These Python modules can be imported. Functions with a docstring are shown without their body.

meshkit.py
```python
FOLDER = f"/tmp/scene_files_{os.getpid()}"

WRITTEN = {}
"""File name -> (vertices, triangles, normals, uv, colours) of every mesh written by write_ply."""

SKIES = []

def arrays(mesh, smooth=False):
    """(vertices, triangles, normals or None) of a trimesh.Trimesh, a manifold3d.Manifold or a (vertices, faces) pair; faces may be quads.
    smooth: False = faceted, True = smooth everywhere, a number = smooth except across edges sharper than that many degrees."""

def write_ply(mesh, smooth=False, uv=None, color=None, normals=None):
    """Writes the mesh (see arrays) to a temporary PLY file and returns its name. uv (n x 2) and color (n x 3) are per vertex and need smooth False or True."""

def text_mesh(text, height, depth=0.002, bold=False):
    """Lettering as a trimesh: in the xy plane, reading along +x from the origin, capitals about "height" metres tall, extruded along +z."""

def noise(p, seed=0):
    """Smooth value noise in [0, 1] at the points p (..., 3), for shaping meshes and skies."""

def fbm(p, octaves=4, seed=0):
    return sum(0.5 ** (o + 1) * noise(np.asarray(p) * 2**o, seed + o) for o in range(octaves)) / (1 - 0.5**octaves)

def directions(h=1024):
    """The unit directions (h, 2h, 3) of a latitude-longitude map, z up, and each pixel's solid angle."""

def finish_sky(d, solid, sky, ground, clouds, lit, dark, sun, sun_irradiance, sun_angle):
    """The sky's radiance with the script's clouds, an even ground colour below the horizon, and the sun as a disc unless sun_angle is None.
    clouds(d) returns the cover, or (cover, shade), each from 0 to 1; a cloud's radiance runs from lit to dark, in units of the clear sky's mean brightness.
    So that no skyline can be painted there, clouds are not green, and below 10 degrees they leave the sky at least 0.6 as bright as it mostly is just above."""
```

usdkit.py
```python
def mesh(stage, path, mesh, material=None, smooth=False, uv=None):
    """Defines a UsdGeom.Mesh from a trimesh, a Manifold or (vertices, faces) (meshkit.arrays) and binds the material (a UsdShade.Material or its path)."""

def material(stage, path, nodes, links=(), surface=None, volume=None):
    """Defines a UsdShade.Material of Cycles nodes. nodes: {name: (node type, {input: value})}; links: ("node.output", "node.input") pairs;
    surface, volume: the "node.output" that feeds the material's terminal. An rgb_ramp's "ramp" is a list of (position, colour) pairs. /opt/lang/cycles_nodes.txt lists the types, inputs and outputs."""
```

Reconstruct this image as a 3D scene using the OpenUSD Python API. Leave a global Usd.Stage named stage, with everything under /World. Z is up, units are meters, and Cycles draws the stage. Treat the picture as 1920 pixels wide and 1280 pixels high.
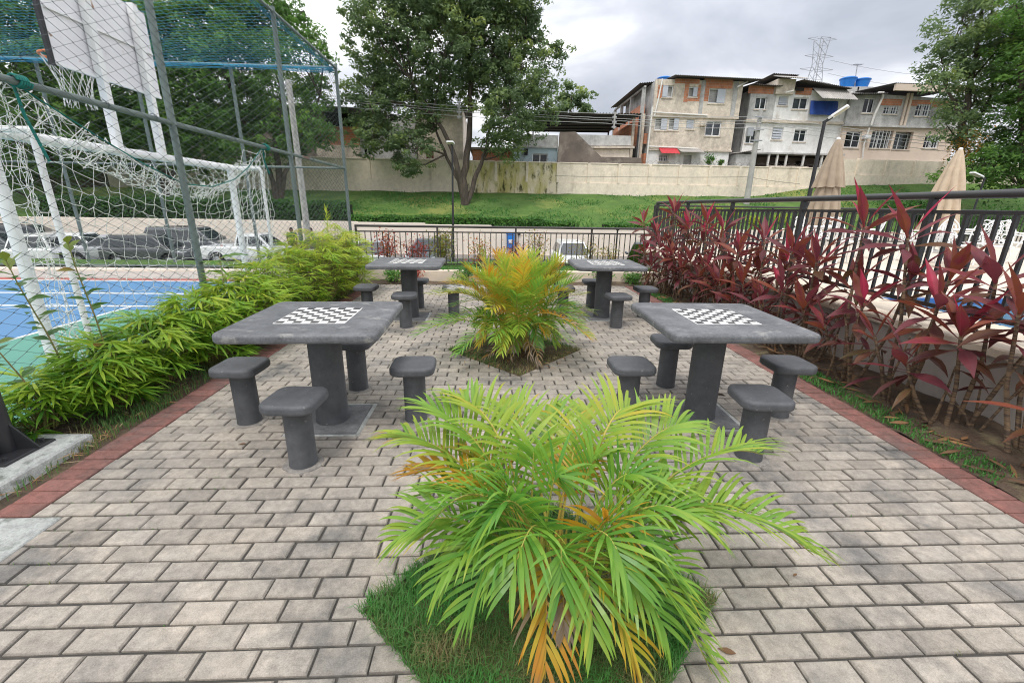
import math, random
import numpy as np
import trimesh, manifold3d, shapely
from collections import defaultdict
from shapely.geometry import Polygon, box as sbox
from pxr import Usd, UsdGeom, UsdLux, UsdShade, Sdf, Gf, Vt
import usdkit, meshkit

stage = Usd.Stage.CreateInMemory()
UsdGeom.SetStageUpAxis(stage, UsdGeom.Tokens.z)
UsdGeom.SetStageMetersPerUnit(stage, 1.0)
UsdGeom.Xform.Define(stage, '/World')
UsdGeom.Scope.Define(stage, '/World/Looks')
PI = math.pi

# ------------------------------------------------------------------ camera
FPX, PITCH, YAW, ROLL, EYE = 812.27, 0.29914, 0.0497960, 0.0162955, 1.52356
_cp, _sp, _cy, _sy = math.cos(PITCH), math.sin(PITCH), math.cos(YAW), math.sin(YAW)
FWD = np.array([_sy * _cp, _cy * _cp, -_sp])
_r0 = np.array([_cy, -_sy, 0.0]); _u0 = np.cross(_r0, FWD)
RIGHT = math.cos(ROLL) * _r0 + math.sin(ROLL) * _u0
UP = -math.sin(ROLL) * _r0 + math.cos(ROLL) * _u0
cam = UsdGeom.Camera.Define(stage, '/World/camera')
cam.AddTransformOp().Set(Gf.Matrix4d(*RIGHT, 0, *UP, 0, *(-FWD), 0, 0, 0, EYE, 1))
cam.CreateHorizontalApertureAttr(36.0)
cam.CreateFocalLengthAttr(36.0 * FPX / 1920)
cam.CreateClippingRangeAttr(Gf.Vec2f(0.05, 2000))
cam.CreateFStopAttr(0.0)
EXPOSURE = 0.35
cam.CreateExposureAttr(EXPOSURE)

def at(px, py, Y):
    """World point at depth Y whose direction was measured in the photograph."""
    d = FWD + RIGHT * (px - 960) / FPX - UP * (py - 640) / FPX
    return np.array([0, 0, EYE]) + d * (Y / d[1])

# ------------------------------------------------------------------ sky and sun
SUN_AZ, SUN_EL = math.radians(200), math.radians(62)      # behind the camera, high, veiled by cloud
SUNV = np.array([math.sin(SUN_AZ) * math.cos(SUN_EL), math.cos(SUN_AZ) * math.cos(SUN_EL), math.sin(SUN_EL)])
sky_mat = usdkit.material(stage, '/World/Looks/overcast_sky', {
    'sky': ('sky_texture', {'sky_type': 'single_scattering', 'sun_disc': False, 'sun_elevation': SUN_EL, 'sun_rotation': SUN_AZ, 'air_density': 1.0, 'aerosol_density': 2.0}),
    'co': ('texture_coordinate', {}),
    'mp': ('mapping', {'mapping_type': 'point', 'scale': (1.0, 1.0, 2.6), 'location': (0.35, 0.2, 0.1)}),
    'nz': ('noise_texture', {'scale': 1.9, 'detail': 8.0, 'roughness': 0.5, 'distortion': 0.5}),
    'rp': ('rgb_ramp', {'ramp': [(0.30, (3.6, 3.85, 4.4)), (0.44, (5.2, 5.4, 5.95)), (0.50, (6.9, 7.05, 7.4)), (0.57, (9.0, 9.0, 9.1)), (0.68, (10.6, 10.6, 10.6))]}),
    'mx': ('mix', {'mix_type': 'mix', 'fac': 0.93}),
    'sx': ('separate_xyz', {}), 'gr': ('map_range', {'from_min': 0.0, 'from_max': 1.0, 'to_min': 0.76, 'to_max': 1.75, 'clamp': True}), 'gc': ('combine_color', {'color_type': 'rgb'}), 'gm': ('mix', {'mix_type': 'multiply', 'fac': 1.0}),
    'bg': ('background_shader', {'strength': 0.12})},
    [('co.generated', 'mp.vector'), ('mp.vector', 'nz.vector'), ('nz.fac', 'rp.fac'), ('co.generated', 'sx.vector'), ('sx.z', 'gr.value'), ('gr.result', 'gc.r'), ('gr.result', 'gc.g'), ('gr.result', 'gc.b'),
     ('sky.color', 'mx.color1'), ('rp.color', 'mx.color2'), ('mx.color', 'gm.color1'), ('gc.color', 'gm.color2'), ('gm.color', 'bg.color')],
    surface='bg.background')
dome = UsdLux.DomeLight.Define(stage, '/World/sky')
UsdShade.MaterialBindingAPI.Apply(dome.GetPrim()).Bind(sky_mat)
dome.GetPrim().SetCustomDataByKey('kind', 'structure')
sun = UsdLux.DistantLight.Define(stage, '/World/sun')
sun.CreateNormalizeAttr(True) if hasattr(sun, 'CreateNormalizeAttr') else None
sun.CreateIntensityAttr(0.4); sun.CreateAngleAttr(14.0); sun.CreateColorAttr(Gf.Vec3f(1.0, 0.96, 0.9))
_z = SUNV / np.linalg.norm(SUNV); _x = np.cross([0, 0, 1.0], _z); _x /= np.linalg.norm(_x); _y = np.cross(_z, _x)
sun.AddTransformOp().Set(Gf.Matrix4d(*_x, 0, *_y, 0, *_z, 0, 0, 0, 30, 1))

# ------------------------------------------------------------------ prim helpers
_count = defaultdict(int); ORIGIN = {}

def new_path(parent, name):
    base = str(parent.GetPath()) if parent is not None else '/World'
    n = _count[(base, name)]; _count[(base, name)] += 1
    return base + '/' + name + ('_%03d' % n if n else '')

def data(prim, label=None, cat=None, group=None, kind=None):
    for k, v in (('label', label), ('category', cat), ('group', group), ('kind', kind)):
        if v: prim.SetCustomDataByKey(k, v)
    return prim

def thing(name, label, cat, loc=(0, 0, 0), rotz=0.0, group=None, kind=None, parent=None):
    """An Xform at the thing's base; its parts are emitted in world coordinates (or local ones when loc is the origin)."""
    p = new_path(parent, name)
    x = UsdGeom.Xform.Define(stage, p)
    x.AddTranslateOp().Set(Gf.Vec3d(*map(float, loc)))
    if rotz: x.AddRotateZOp().Set(math.degrees(rotz))
    ORIGIN[p] = np.array(loc, float)
    return data(x.GetPrim(), label, cat, group, kind)

def place(prim, loc, rotz=0.0):
    x = UsdGeom.Xformable(prim); x.ClearXformOpOrder()
    for a in list(prim.GetAttributes()):
        if a.GetName().startswith('xformOp:'): prim.RemoveProperty(a.GetName())
    x.AddTranslateOp().Set(Gf.Vec3d(*map(float, loc)))
    if rotz: x.AddRotateZOp().Set(math.degrees(rotz))

def dup(first, loc, rotz, label, group=None):
    """A copy of a thing with all its parts, under the next number."""
    p = new_path(None, first.GetName().rstrip('0123456789').rstrip('_') if first.GetName()[-3:].isdigit() else first.GetName())
    x = UsdGeom.Xform.Define(stage, p)
    x.AddTranslateOp().Set(Gf.Vec3d(*map(float, loc)))
    x.AddRotateZOp().Set(math.degrees(rotz))
    pr = x.GetPrim()
    pr.GetReferences().AddInternalReference(first.GetPath())
    UsdGeom.Xformable(pr).SetXformOpOrder(UsdGeom.Xformable(pr).GetOrderedXformOps())
    pr.SetInstanceable(True)
    was = first.GetCustomData()
    return data(pr, label, was.get('category'), group or was.get('group'))

class MB:
    """Collects vertices and faces that become one mesh."""
    def __init__(s): s.v, s.f, s.t, s.n = [], [], [], 0
    def add(s, v, f, t=0.5):
        v = np.asarray(v, float); f = np.asarray(f, int)
        if f.shape[1] == 4: f = np.vstack([f[:, [0, 1, 2]], f[:, [0, 2, 3]]])
        s.v.append(v); s.f.append(f + s.n); s.n += len(v)
        s.t.append(np.broadcast_to(np.asarray(t, float), (len(v),)))
        return s
    def tm(s, m, t=0.5):
        if hasattr(m, 'to_mesh'):
            q = m.to_mesh(); return s.add(q.vert_properties[:, :3], q.tri_verts, t)
        return s.add(m.vertices, m.faces, t)
    def box(s, lo, hi, t=0.5):
        x0, y0, z0 = lo; x1, y1, z1 = hi
        v = [(x0, y0, z0), (x1, y0, z0), (x1, y1, z0), (x0, y1, z0), (x0, y0, z1), (x1, y0, z1), (x1, y1, z1), (x0, y1, z1)]
        return s.add(v, [(0, 3, 2, 1), (4, 5, 6, 7), (0, 1, 5, 4), (1, 2, 6, 5), (2, 3, 7, 6), (3, 0, 4, 7)], t)
    def bevel_box(s, lo, hi, b, t=0.5):
        """A box whose upper edges are chamfered."""
        x0, y0, z0 = lo; x1, y1, z1 = hi
        v = [(x0, y0, z0), (x1, y0, z0), (x1, y1, z0), (x0, y1, z0), (x0, y0, z1 - b), (x1, y0, z1 - b), (x1, y1, z1 - b), (x0, y1, z1 - b),
             (x0 + b, y0 + b, z1), (x1 - b, y0 + b, z1), (x1 - b, y1 - b, z1), (x0 + b, y1 - b, z1)]
        q = [(8, 9, 10, 11)]
        for i in range(4):
            j = (i + 1) % 4; q += [(i, j, 4 + j, 4 + i), (4 + i, 4 + j, 8 + j, 8 + i)]
        return s.add(v, q, t)
    def bar(s, a, b, w, h=None, up=(0, 0, 1), t=0.5):
        """A square bar from a to b."""
        a, b = np.asarray(a, float), np.asarray(b, float); h = h or w
        d = b - a; d /= np.linalg.norm(d); u = np.asarray(up, float)
        if abs(d @ u) > 0.98: u = np.array([0, 1.0, 0])
        r = np.cross(d, u); r /= np.linalg.norm(r); u = np.cross(r, d)
        v = [p + r * sx * w / 2 + u * sz * h / 2 for p in (a, b) for sx, sz in ((-1, -1), (1, -1), (1, 1), (-1, 1))]
        return s.add(v, [(0, 1, 2, 3), (7, 6, 5, 4), (0, 4, 5, 1), (1, 5, 6, 2), (2, 6, 7, 3), (3, 7, 4, 0)], t)
    def tube(s, pts, r, sides=6, t=0.5, caps=True):
        pts = np.asarray(pts, float); n = len(pts); r = np.broadcast_to(np.asarray(r, float), (n,))
        d = np.gradient(pts, axis=0); d /= np.maximum(np.linalg.norm(d, axis=1, keepdims=True), 1e-9)
        u = np.array([0, 0, 1.0]) if abs(d[0][2]) < 0.9 else np.array([0, 1.0, 0])
        N = np.zeros((n, 3)); cur = u - d[0] * (u @ d[0]); cur /= np.linalg.norm(cur); N[0] = cur
        for i in range(1, n):
            cur = cur - d[i] * (cur @ d[i]); l = np.linalg.norm(cur); cur = cur / l if l > 1e-6 else N[i - 1]; N[i] = cur
        B = np.cross(d, N); a = np.arange(sides) * 2 * PI / sides
        ring = pts[:, None] + r[:, None, None] * (np.cos(a)[None, :, None] * N[:, None] + np.sin(a)[None, :, None] * B[:, None])
        v = ring.reshape(-1, 3); i = np.arange(n - 1)[:, None] * sides; k = np.arange(sides)[None]; k2 = (k + 1) % sides
        q = np.stack([i + k, i + k2, i + sides + k2, i + sides + k], -1).reshape(-1, 4)
        s.add(v, q, t if np.ndim(t) == 0 else np.repeat(t, sides))
        if caps and sides > 3:
            c = np.arange(sides)
            s.add(ring[0], [(0, c[j + 1], c[j]) for j in range(1, sides - 1)], t if np.ndim(t) == 0 else t[0])
            s.add(ring[-1], [(0, c[j], c[j + 1]) for j in range(1, sides - 1)], t if np.ndim(t) == 0 else t[-1])
        return s
    def quad(s, a, b, c, d, t=0.5): return s.add([a, b, c, d], [(0, 1, 2, 3)], t)
    def poly(s, ring, z0, z1, t=0.5):
        m = trimesh.creation.extrude_polygon(ring if hasattr(ring, 'exterior') else Polygon(ring), z1 - z0, engine='earcut')
        m.apply_translation((0, 0, z0)); return s.tm(m, t)
    def xz(s, ring, y0, y1, t=0.5):
        """A polygon drawn in x and z, extruded from y0 to y1."""
        m = trimesh.creation.extrude_polygon(ring if hasattr(ring, 'exterior') else Polygon(ring), y1 - y0, engine='earcut')
        v = np.array(m.vertices); v = np.stack([v[:, 0], y1 - v[:, 2], v[:, 1]], -1)
        return s.add(v, m.faces, t)
    def arrays(s):
        return np.vstack(s.v), np.vstack(s.f), np.concatenate(s.t)
    def emit(s, name, material, parent=None, smooth=False, label=None, cat=None, group=None, kind=None):
        p = new_path(parent, name)
        o = np.zeros(3)
        q = parent
        while q is not None and str(q.GetPath()) not in ('/', '/World'):
            if str(q.GetPath()) in ORIGIN: o = ORIGIN[str(q.GetPath())]; break
            q = q.GetParent()
        v, f, t = s.arrays(); v = v - o
        m = UsdGeom.Mesh.Define(stage, p)
        if smooth and smooth is not True:
            v2, f, n = meshkit.arrays((v, f), smooth)
            t = np.full(len(v2), float(np.mean(t))) if np.ptp(t) < 1e-9 or len(v2) != len(v) else t
            v = v2
        elif smooth:
            v, f, n = meshkit.arrays((v, f), True)
        else: n = None
        m.CreatePointsAttr(Vt.Vec3fArray.FromNumpy(np.ascontiguousarray(v, np.float32)))
        m.CreateFaceVertexCountsAttr(Vt.IntArray.FromNumpy(np.full(len(f), 3, np.int32)))
        m.CreateFaceVertexIndicesAttr(Vt.IntArray.FromNumpy(np.ascontiguousarray(f, np.int32).ravel()))
        m.CreateSubdivisionSchemeAttr('none')
        if n is not None:
            m.CreateNormalsAttr(Vt.Vec3fArray.FromNumpy(np.ascontiguousarray(n, np.float32))); m.SetNormalsInterpolation('vertex')
        UsdGeom.PrimvarsAPI(m).CreatePrimvar('tone', Sdf.ValueTypeNames.FloatArray, 'vertex').Set(Vt.FloatArray.FromNumpy(np.ascontiguousarray(t, np.float32)))
        if material is not None: UsdShade.MaterialBindingAPI.Apply(m.GetPrim()).Bind(material)
        return data(m.GetPrim(), label, cat, group, kind)

def slab(w, d, h, rc, re, steps=5):
    """A slab w by d by h standing on z=0, its corners rounded by rc and its upper and lower edges by re."""
    def ring(inset, z):
        a, b, r = w / 2 - inset, d / 2 - inset, max(rc - inset, 0.004)
        out = []
        for cx, cy, a0 in ((a - r, b - r, 0), (-a + r, b - r, 90), (-a + r, -b + r, 180), (a - r, -b + r, 270)):
            for k in range(5):
                th = math.radians(a0 + 22.5 * k); out.append((cx + r * math.cos(th), cy + r * math.sin(th), z))
        return out
    prof = [(re * (1 - math.sin(t)), re * (1 - math.cos(t))) for t in np.linspace(0, PI / 2, steps)]
    rings = [ring(i, z) for i, z in prof] + [ring(i, h - z) for i, z in reversed(prof)]
    n = len(rings[0]); v = np.array([p for r in rings for p in r])
    q = [(i * n + k, i * n + (k + 1) % n, (i + 1) * n + (k + 1) % n, (i + 1) * n + k) for i in range(len(rings) - 1) for k in range(n)]
    t = [(0, k + 1, k) for k in range(1, n - 1)] + [((len(rings) - 1) * n, (len(rings) - 1) * n + k, (len(rings) - 1) * n + k + 1) for k in range(1, n - 1)]
    q = np.array(q); f = np.vstack([q[:, [0, 1, 2]], q[:, [0, 2, 3]], np.array(t)])
    return v, f

def lathe(prof, sides=24):
    """(radius, z) pairs turned about z."""
    a = np.arange(sides) * 2 * PI / sides
    v = np.array([(r * math.cos(x), r * math.sin(x), z) for r, z in prof for x in a])
    q = [(i * sides + k, i * sides + (k + 1) % sides, (i + 1) * sides + (k + 1) % sides, (i + 1) * sides + k) for i in range(len(prof) - 1) for k in range(sides)]
    return v, np.array(q)

# ------------------------------------------------------------------ materials
def solid(name, c1, c2=None, scale=6.0, rough=0.7, bump=0.0, bscale=60.0, metal=0.0, lo=0.35, hi=0.65, detail=5.0, c3=None, scale3=1.0, lo3=0.55, hi3=0.62, tone=0.0, stretch=(1, 1, 1), spec=0.5, bdist=0.02, coat=0.0, grain=0.0, gscale=160.0, joints=None):
    """Principled surface: two colours mixed by noise, a third in blotches, a lift by the mesh's own tone, fine relief."""
    c2 = c2 or tuple(x * 0.8 for x in c1)
    nodes = {'geo': ('geometry', {}), 'mp': ('mapping', {'mapping_type': 'point', 'scale': stretch}),
             'n1': ('noise_texture', {'scale': scale, 'detail': detail, 'roughness': 0.6}),
             'r1': ('rgb_ramp', {'ramp': [(lo, c1), (hi, c2)]}), 'p': ('principled_bsdf', {'roughness': rough, 'metallic': metal, 'specular_ior_level': spec, 'coat_weight': coat})}
    links = [('geo.position', 'mp.vector'), ('mp.vector', 'n1.vector'), ('n1.fac', 'r1.fac')]
    col = 'r1.color'
    if c3:
        nodes['n3'] = ('noise_texture', {'scale': scale3, 'detail': 6.0, 'roughness': 0.65})
        nodes['r3'] = ('rgb_ramp', {'ramp': [(lo3, (0, 0, 0)), (hi3, (1, 1, 1))]})
        nodes['m3'] = ('mix', {'mix_type': 'mix', 'color2': c3})
        links += [('mp.vector', 'n3.vector'), ('n3.fac', 'r3.fac'), ('n3b.val', 'm3.fac'), (col, 'm3.color1')]
        nodes['n3b'] = ('rgb_to_bw', {}); links.append(('r3.color', 'n3b.color'))
        col = 'm3.color'
    if tone:
        nodes['at'] = ('attribute', {'attribute': 'tone'})
        nodes['tr'] = ('map_range', {'from_min': 0.0, 'from_max': 1.0, 'to_min': 1 - tone, 'to_max': 1 + tone})
        nodes['cc'] = ('combine_color', {'color_type': 'rgb'})
        nodes['mt'] = ('mix', {'mix_type': 'multiply', 'fac': 1.0})
        links += [('at.fac', 'tr.value'), ('tr.result', 'cc.r'), ('tr.result', 'cc.g'), ('tr.result', 'cc.b'), (col, 'mt.color1'), ('cc.color', 'mt.color2')]
        col = 'mt.color'
    if joints:      # grime that has crept from the joints over the edges of the blocks
        nodes['mj'] = ('mapping', {'mapping_type': 'point', 'location': joints})
        nodes['nj'] = ('noise_texture', {'scale': 26.0, 'detail': 5.0, 'roughness': 0.7}); nodes['nk'] = ('noise_texture', {'scale': 1.3, 'detail': 3.0})
        nodes['vj'] = ('vector_math', {'math_type': 'multiply_add', 'vector2': (0.012, 0.012, 0.0)})
        nodes['bj'] = ('brick_texture', {'scale': 1.0, 'mortar_size': 0.016, 'mortar_smooth': 1.0, 'brick_width': 0.2, 'row_height': 0.105, 'offset': 0.5, 'offset_frequency': 2, 'color1': (0, 0, 0), 'color2': (0, 0, 0), 'mortar': (1, 1, 1)})
        nodes['kj'] = ('map_range', {'from_min': 0.35, 'from_max': 0.68, 'to_min': 0.05, 'to_max': 0.6, 'clamp': True}); nodes['fj'] = ('math', {'math_type': 'multiply', 'use_clamp': True})
        nodes['xj'] = ('mix', {'mix_type': 'mix', 'color2': (0.06, 0.056, 0.05)})
        links += [('geo.position', 'mj.vector'), ('geo.position', 'nj.vector'), ('geo.position', 'nk.vector'), ('nj.color', 'vj.vector1'), ('mj.vector', 'vj.vector3'), ('vj.vector', 'bj.vector'), ('nk.fac', 'kj.value'), ('bj.fac', 'fj.value1'), ('kj.result', 'fj.value2'), ('fj.value', 'xj.fac'), (col, 'xj.color1')]
        col = 'xj.color'
    if grain:
        nodes['ng'] = ('noise_texture', {'scale': gscale, 'detail': 3.0, 'roughness': 0.8}); nodes['nh'] = ('noise_texture', {'scale': gscale * 0.12, 'detail': 4.0, 'roughness': 0.7})
        nodes['ga'] = ('math', {'math_type': 'add'}); nodes['gr'] = ('map_range', {'from_min': 0.7, 'from_max': 1.3, 'to_min': 1 - grain * 1.6, 'to_max': 1 + grain * 1.6})
        nodes['gc'] = ('combine_color', {'color_type': 'rgb'}); nodes['gm'] = ('mix', {'mix_type': 'multiply', 'fac': 1.0})
        links += [('geo.position', 'ng.vector'), ('geo.position', 'nh.vector'), ('ng.fac', 'ga.value1'), ('nh.fac', 'ga.value2'), ('ga.value', 'gr.value'), ('gr.result', 'gc.r'), ('gr.result', 'gc.g'), ('gr.result', 'gc.b'), (col, 'gm.color1'), ('gc.color', 'gm.color2')]
        col = 'gm.color'
    links.append((col, 'p.base_color'))
    if bump:
        nodes['nb'] = ('noise_texture', {'scale': bscale, 'detail': 4.0, 'roughness': 0.6})
        nodes['b'] = ('bump', {'strength': bump, 'distance': bdist})
        links += [('geo.position', 'nb.vector'), ('nb.fac', 'b.height'), ('b.normal', 'p.normal')]
    return usdkit.material(stage, '/World/Looks/' + name, nodes, links, surface='p.BSDF')

def leaf(name, ramp, rough=0.45, trans=0.3, vary=0.25, scale=3.0, spec=0.4):
    """Leaves: the mesh's tone picks the colour, noise shifts it, light passes through."""
    nodes = {'at': ('attribute', {'attribute': 'tone'}), 'geo': ('geometry', {}), 'nz': ('noise_texture', {'scale': scale, 'detail': 3.0}),
             'mr': ('map_range', {'from_min': 0.25, 'from_max': 0.75, 'to_min': -vary, 'to_max': vary}), 'ad': ('math', {'math_type': 'add', 'use_clamp': True}),
             'rp': ('rgb_ramp', {'ramp': ramp}), 'p': ('principled_bsdf', {'roughness': rough, 'specular_ior_level': spec}), 't': ('translucent_bsdf', {}), 'mx': ('mix_closure', {'fac': trans})}
    return usdkit.material(stage, '/World/Looks/' + name, nodes,
        [('geo.position', 'nz.vector'), ('nz.fac', 'mr.value'), ('at.fac', 'ad.value1'), ('mr.result', 'ad.value2'), ('ad.value', 'rp.fac'), ('rp.color', 'p.base_color'),
         ('rp.color', 't.color'), ('p.BSDF', 'mx.closure1'), ('t.BSDF', 'mx.closure2')], surface='mx.closure')

def bricks(name, c1, c2, mortar, bw, rh, axis='xz', rough=0.85, msize=0.01):
    """Far brickwork, drawn on a wall that faces along y (xz) or along x (yz)."""
    nodes = {'geo': ('geometry', {}), 'sp': ('separate_xyz', {}), 'cb': ('combine_xyz', {}),
             'br': ('brick_texture', {'color1': c1, 'color2': c2, 'mortar': mortar, 'scale': 1.0, 'mortar_size': msize, 'mortar_smooth': 0.2, 'brick_width': bw, 'row_height': rh}),
             'nz': ('noise_texture', {'scale': 1.3, 'detail': 5.0}), 'rp': ('rgb_ramp', {'ramp': [(0.3, (0.72, 0.72, 0.72)), (0.7, (1.1, 1.1, 1.1))]}), 'mm': ('mix', {'mix_type': 'multiply', 'fac': 1.0}),
             'p': ('principled_bsdf', {'roughness': rough})}
    a = 'sp.x' if axis == 'xz' else 'sp.y'
    return usdkit.material(stage, '/World/Looks/' + name, nodes, [('geo.position', 'sp.vector'), (a, 'cb.x'), ('sp.z', 'cb.y'), ('cb.vector', 'br.vector'), ('geo.position', 'nz.vector'), ('nz.fac', 'rp.fac'),
        ('br.color', 'mm.color1'), ('rp.color', 'mm.color2'), ('mm.color', 'p.base_color')], surface='p.BSDF')

def pane_mat(name, tint, fac_ior=1.5):
    """A window pane: mostly clear, reflecting more at a flat angle."""
    return usdkit.material(stage, '/World/Looks/' + name, {'t': ('transparent_bsdf', {'color': tint}), 'g': ('glossy_bsdf', {'color': (0.9, 0.92, 0.95), 'roughness': 0.04}),
        'f': ('fresnel', {'IOR': fac_ior}), 'm': ('mix_closure', {})}, [('f.fac', 'm.fac'), ('t.BSDF', 'm.closure1'), ('g.BSDF', 'm.closure2')], surface='m.closure')
rng = np.random.default_rng(7)
R = rng.uniform

# ------------------------------------------------------------------ materials of the place
m_paver = solid('concrete_paver', (0.36, 0.315, 0.262), (0.285, 0.258, 0.225), scale=3.2, rough=0.92, bump=0.5, bscale=230, bdist=0.004, c3=(0.10, 0.10, 0.098), scale3=2.1, lo3=0.49, hi3=0.72, tone=0.19, grain=0.22, gscale=190, joints=(-0.08 - 0.006, -1.0967 - 0.006, 0))
m_sand = solid('dark_joint_sand', (0.075, 0.068, 0.06), (0.045, 0.043, 0.038), scale=9, rough=0.95, bump=0.3, bscale=200, bdist=0.004)
m_red = solid('red_paver', (0.225, 0.098, 0.08), (0.155, 0.08, 0.068), scale=5, rough=0.9, bump=0.35, bscale=240, bdist=0.004, c3=(0.13, 0.085, 0.075), scale3=2.6, lo3=0.54, hi3=0.68, tone=0.28, grain=0.28, gscale=190)
m_concrete = solid('weathered_concrete', (0.42, 0.43, 0.41), (0.30, 0.31, 0.295), scale=4, rough=0.9, bump=0.4, bscale=90, c3=(0.2, 0.21, 0.19), scale3=9, lo3=0.55, hi3=0.64, grain=0.25, gscale=120)
m_soil = solid('brown_soil', (0.13, 0.085, 0.055), (0.075, 0.055, 0.038), scale=7, rough=1.0, bump=1.0, bscale=45, bdist=0.03, c3=(0.17, 0.14, 0.075), scale3=5, lo3=0.52, hi3=0.66)
m_turf = solid('turf_soil', (0.055, 0.09, 0.022), (0.11, 0.1, 0.045), scale=6, rough=1.0, bump=0.8, bscale=70, bdist=0.02)
m_meadow = solid('slope_turf', (0.105, 0.195, 0.035), (0.065, 0.135, 0.024), scale=0.9, rough=1.0, bump=1.0, bscale=9, bdist=0.12, c3=(0.22, 0.25, 0.06), scale3=0.22, lo3=0.53, hi3=0.66)
m_earth = solid('far_earth', (0.09, 0.11, 0.05), (0.12, 0.1, 0.07), scale=0.2, rough=1.0)
m_asphalt = solid('asphalt', (0.06, 0.06, 0.062), (0.045, 0.045, 0.046), scale=2, rough=0.9, bump=0.3, bscale=120)
m_courtblue = solid('blue_court_paint', (0.075, 0.20, 0.38), (0.085, 0.22, 0.4), scale=1.5, rough=0.6)
m_courtgreen = solid('green_court_paint', (0.10, 0.29, 0.22), (0.085, 0.26, 0.2), scale=1.5, rough=0.65)
m_courtred = solid('red_court_paint', (0.42, 0.115, 0.09), (0.35, 0.10, 0.085), scale=2, rough=0.7)
m_line = solid('white_line_paint', (0.75, 0.76, 0.76), (0.68, 0.7, 0.7), scale=6, rough=0.7)
m_wallcream = solid('cream_wall_paint', (0.80, 0.69, 0.57), (0.73, 0.635, 0.53), scale=0.9, rough=0.9, c3=(0.5, 0.42, 0.33), scale3=1.4, lo3=0.56, hi3=0.75, stretch=(1, 1, 0.3), grain=0.12, gscale=30)
m_wallmoss = solid('mossy_wall_paint', (0.72, 0.62, 0.47), (0.48, 0.42, 0.17), scale=1.3, rough=0.95, lo=0.4, hi=0.6, c3=(0.06, 0.06, 0.02), scale3=2.2, lo3=0.52, hi3=0.66, stretch=(1.3, 1, 0.55))
m_parkwall = solid('pale_block_wall', (0.78, 0.69, 0.59), (0.72, 0.635, 0.545), scale=1.1, rough=0.9, c3=(0.42, 0.36, 0.3), scale3=2.2, lo3=0.66, hi3=0.74)
m_poolwall = solid('greyish_render', (0.47, 0.42, 0.38), (0.38, 0.34, 0.31), scale=2.5, rough=0.9, bump=0.15, bscale=60, c3=(0.27, 0.24, 0.22), scale3=1.5, lo3=0.58, hi3=0.72, stretch=(1, 1, 0.5))
m_coping = solid('cream_coping_stone', (0.68, 0.58, 0.46), (0.58, 0.5, 0.4), scale=5, rough=0.8, bump=0.2)
m_deck = solid('cream_deck_stone', (0.66, 0.575, 0.475), (0.58, 0.51, 0.42), scale=2, rough=0.85, bump=0.15, c3=(0.46, 0.4, 0.33), scale3=1.2, lo3=0.6, hi3=0.7)
m_greypaint = solid('dark_grey_paint', (0.085, 0.088, 0.095), (0.06, 0.063, 0.068), scale=5, rough=0.62, bump=0.5, bscale=55, bdist=0.006, c3=(0.22, 0.215, 0.205), scale3=38, lo3=0.655, hi3=0.70, grain=0.14, gscale=140)
m_tabletop = solid('scuffed_grey_paint', (0.135, 0.138, 0.145), (0.085, 0.088, 0.094), scale=4, rough=0.55, bump=0.3, bscale=60, bdist=0.004, c3=(0.29, 0.28, 0.26), scale3=11, lo3=0.57, hi3=0.72, stretch=(0.6, 1, 1), grain=0.28, gscale=75)
m_slabpaint = solid('grey_floor_paint', (0.15, 0.152, 0.156), (0.115, 0.118, 0.122), scale=6, rough=0.8, bump=0.2, bscale=120, grain=0.3, gscale=90)
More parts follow.
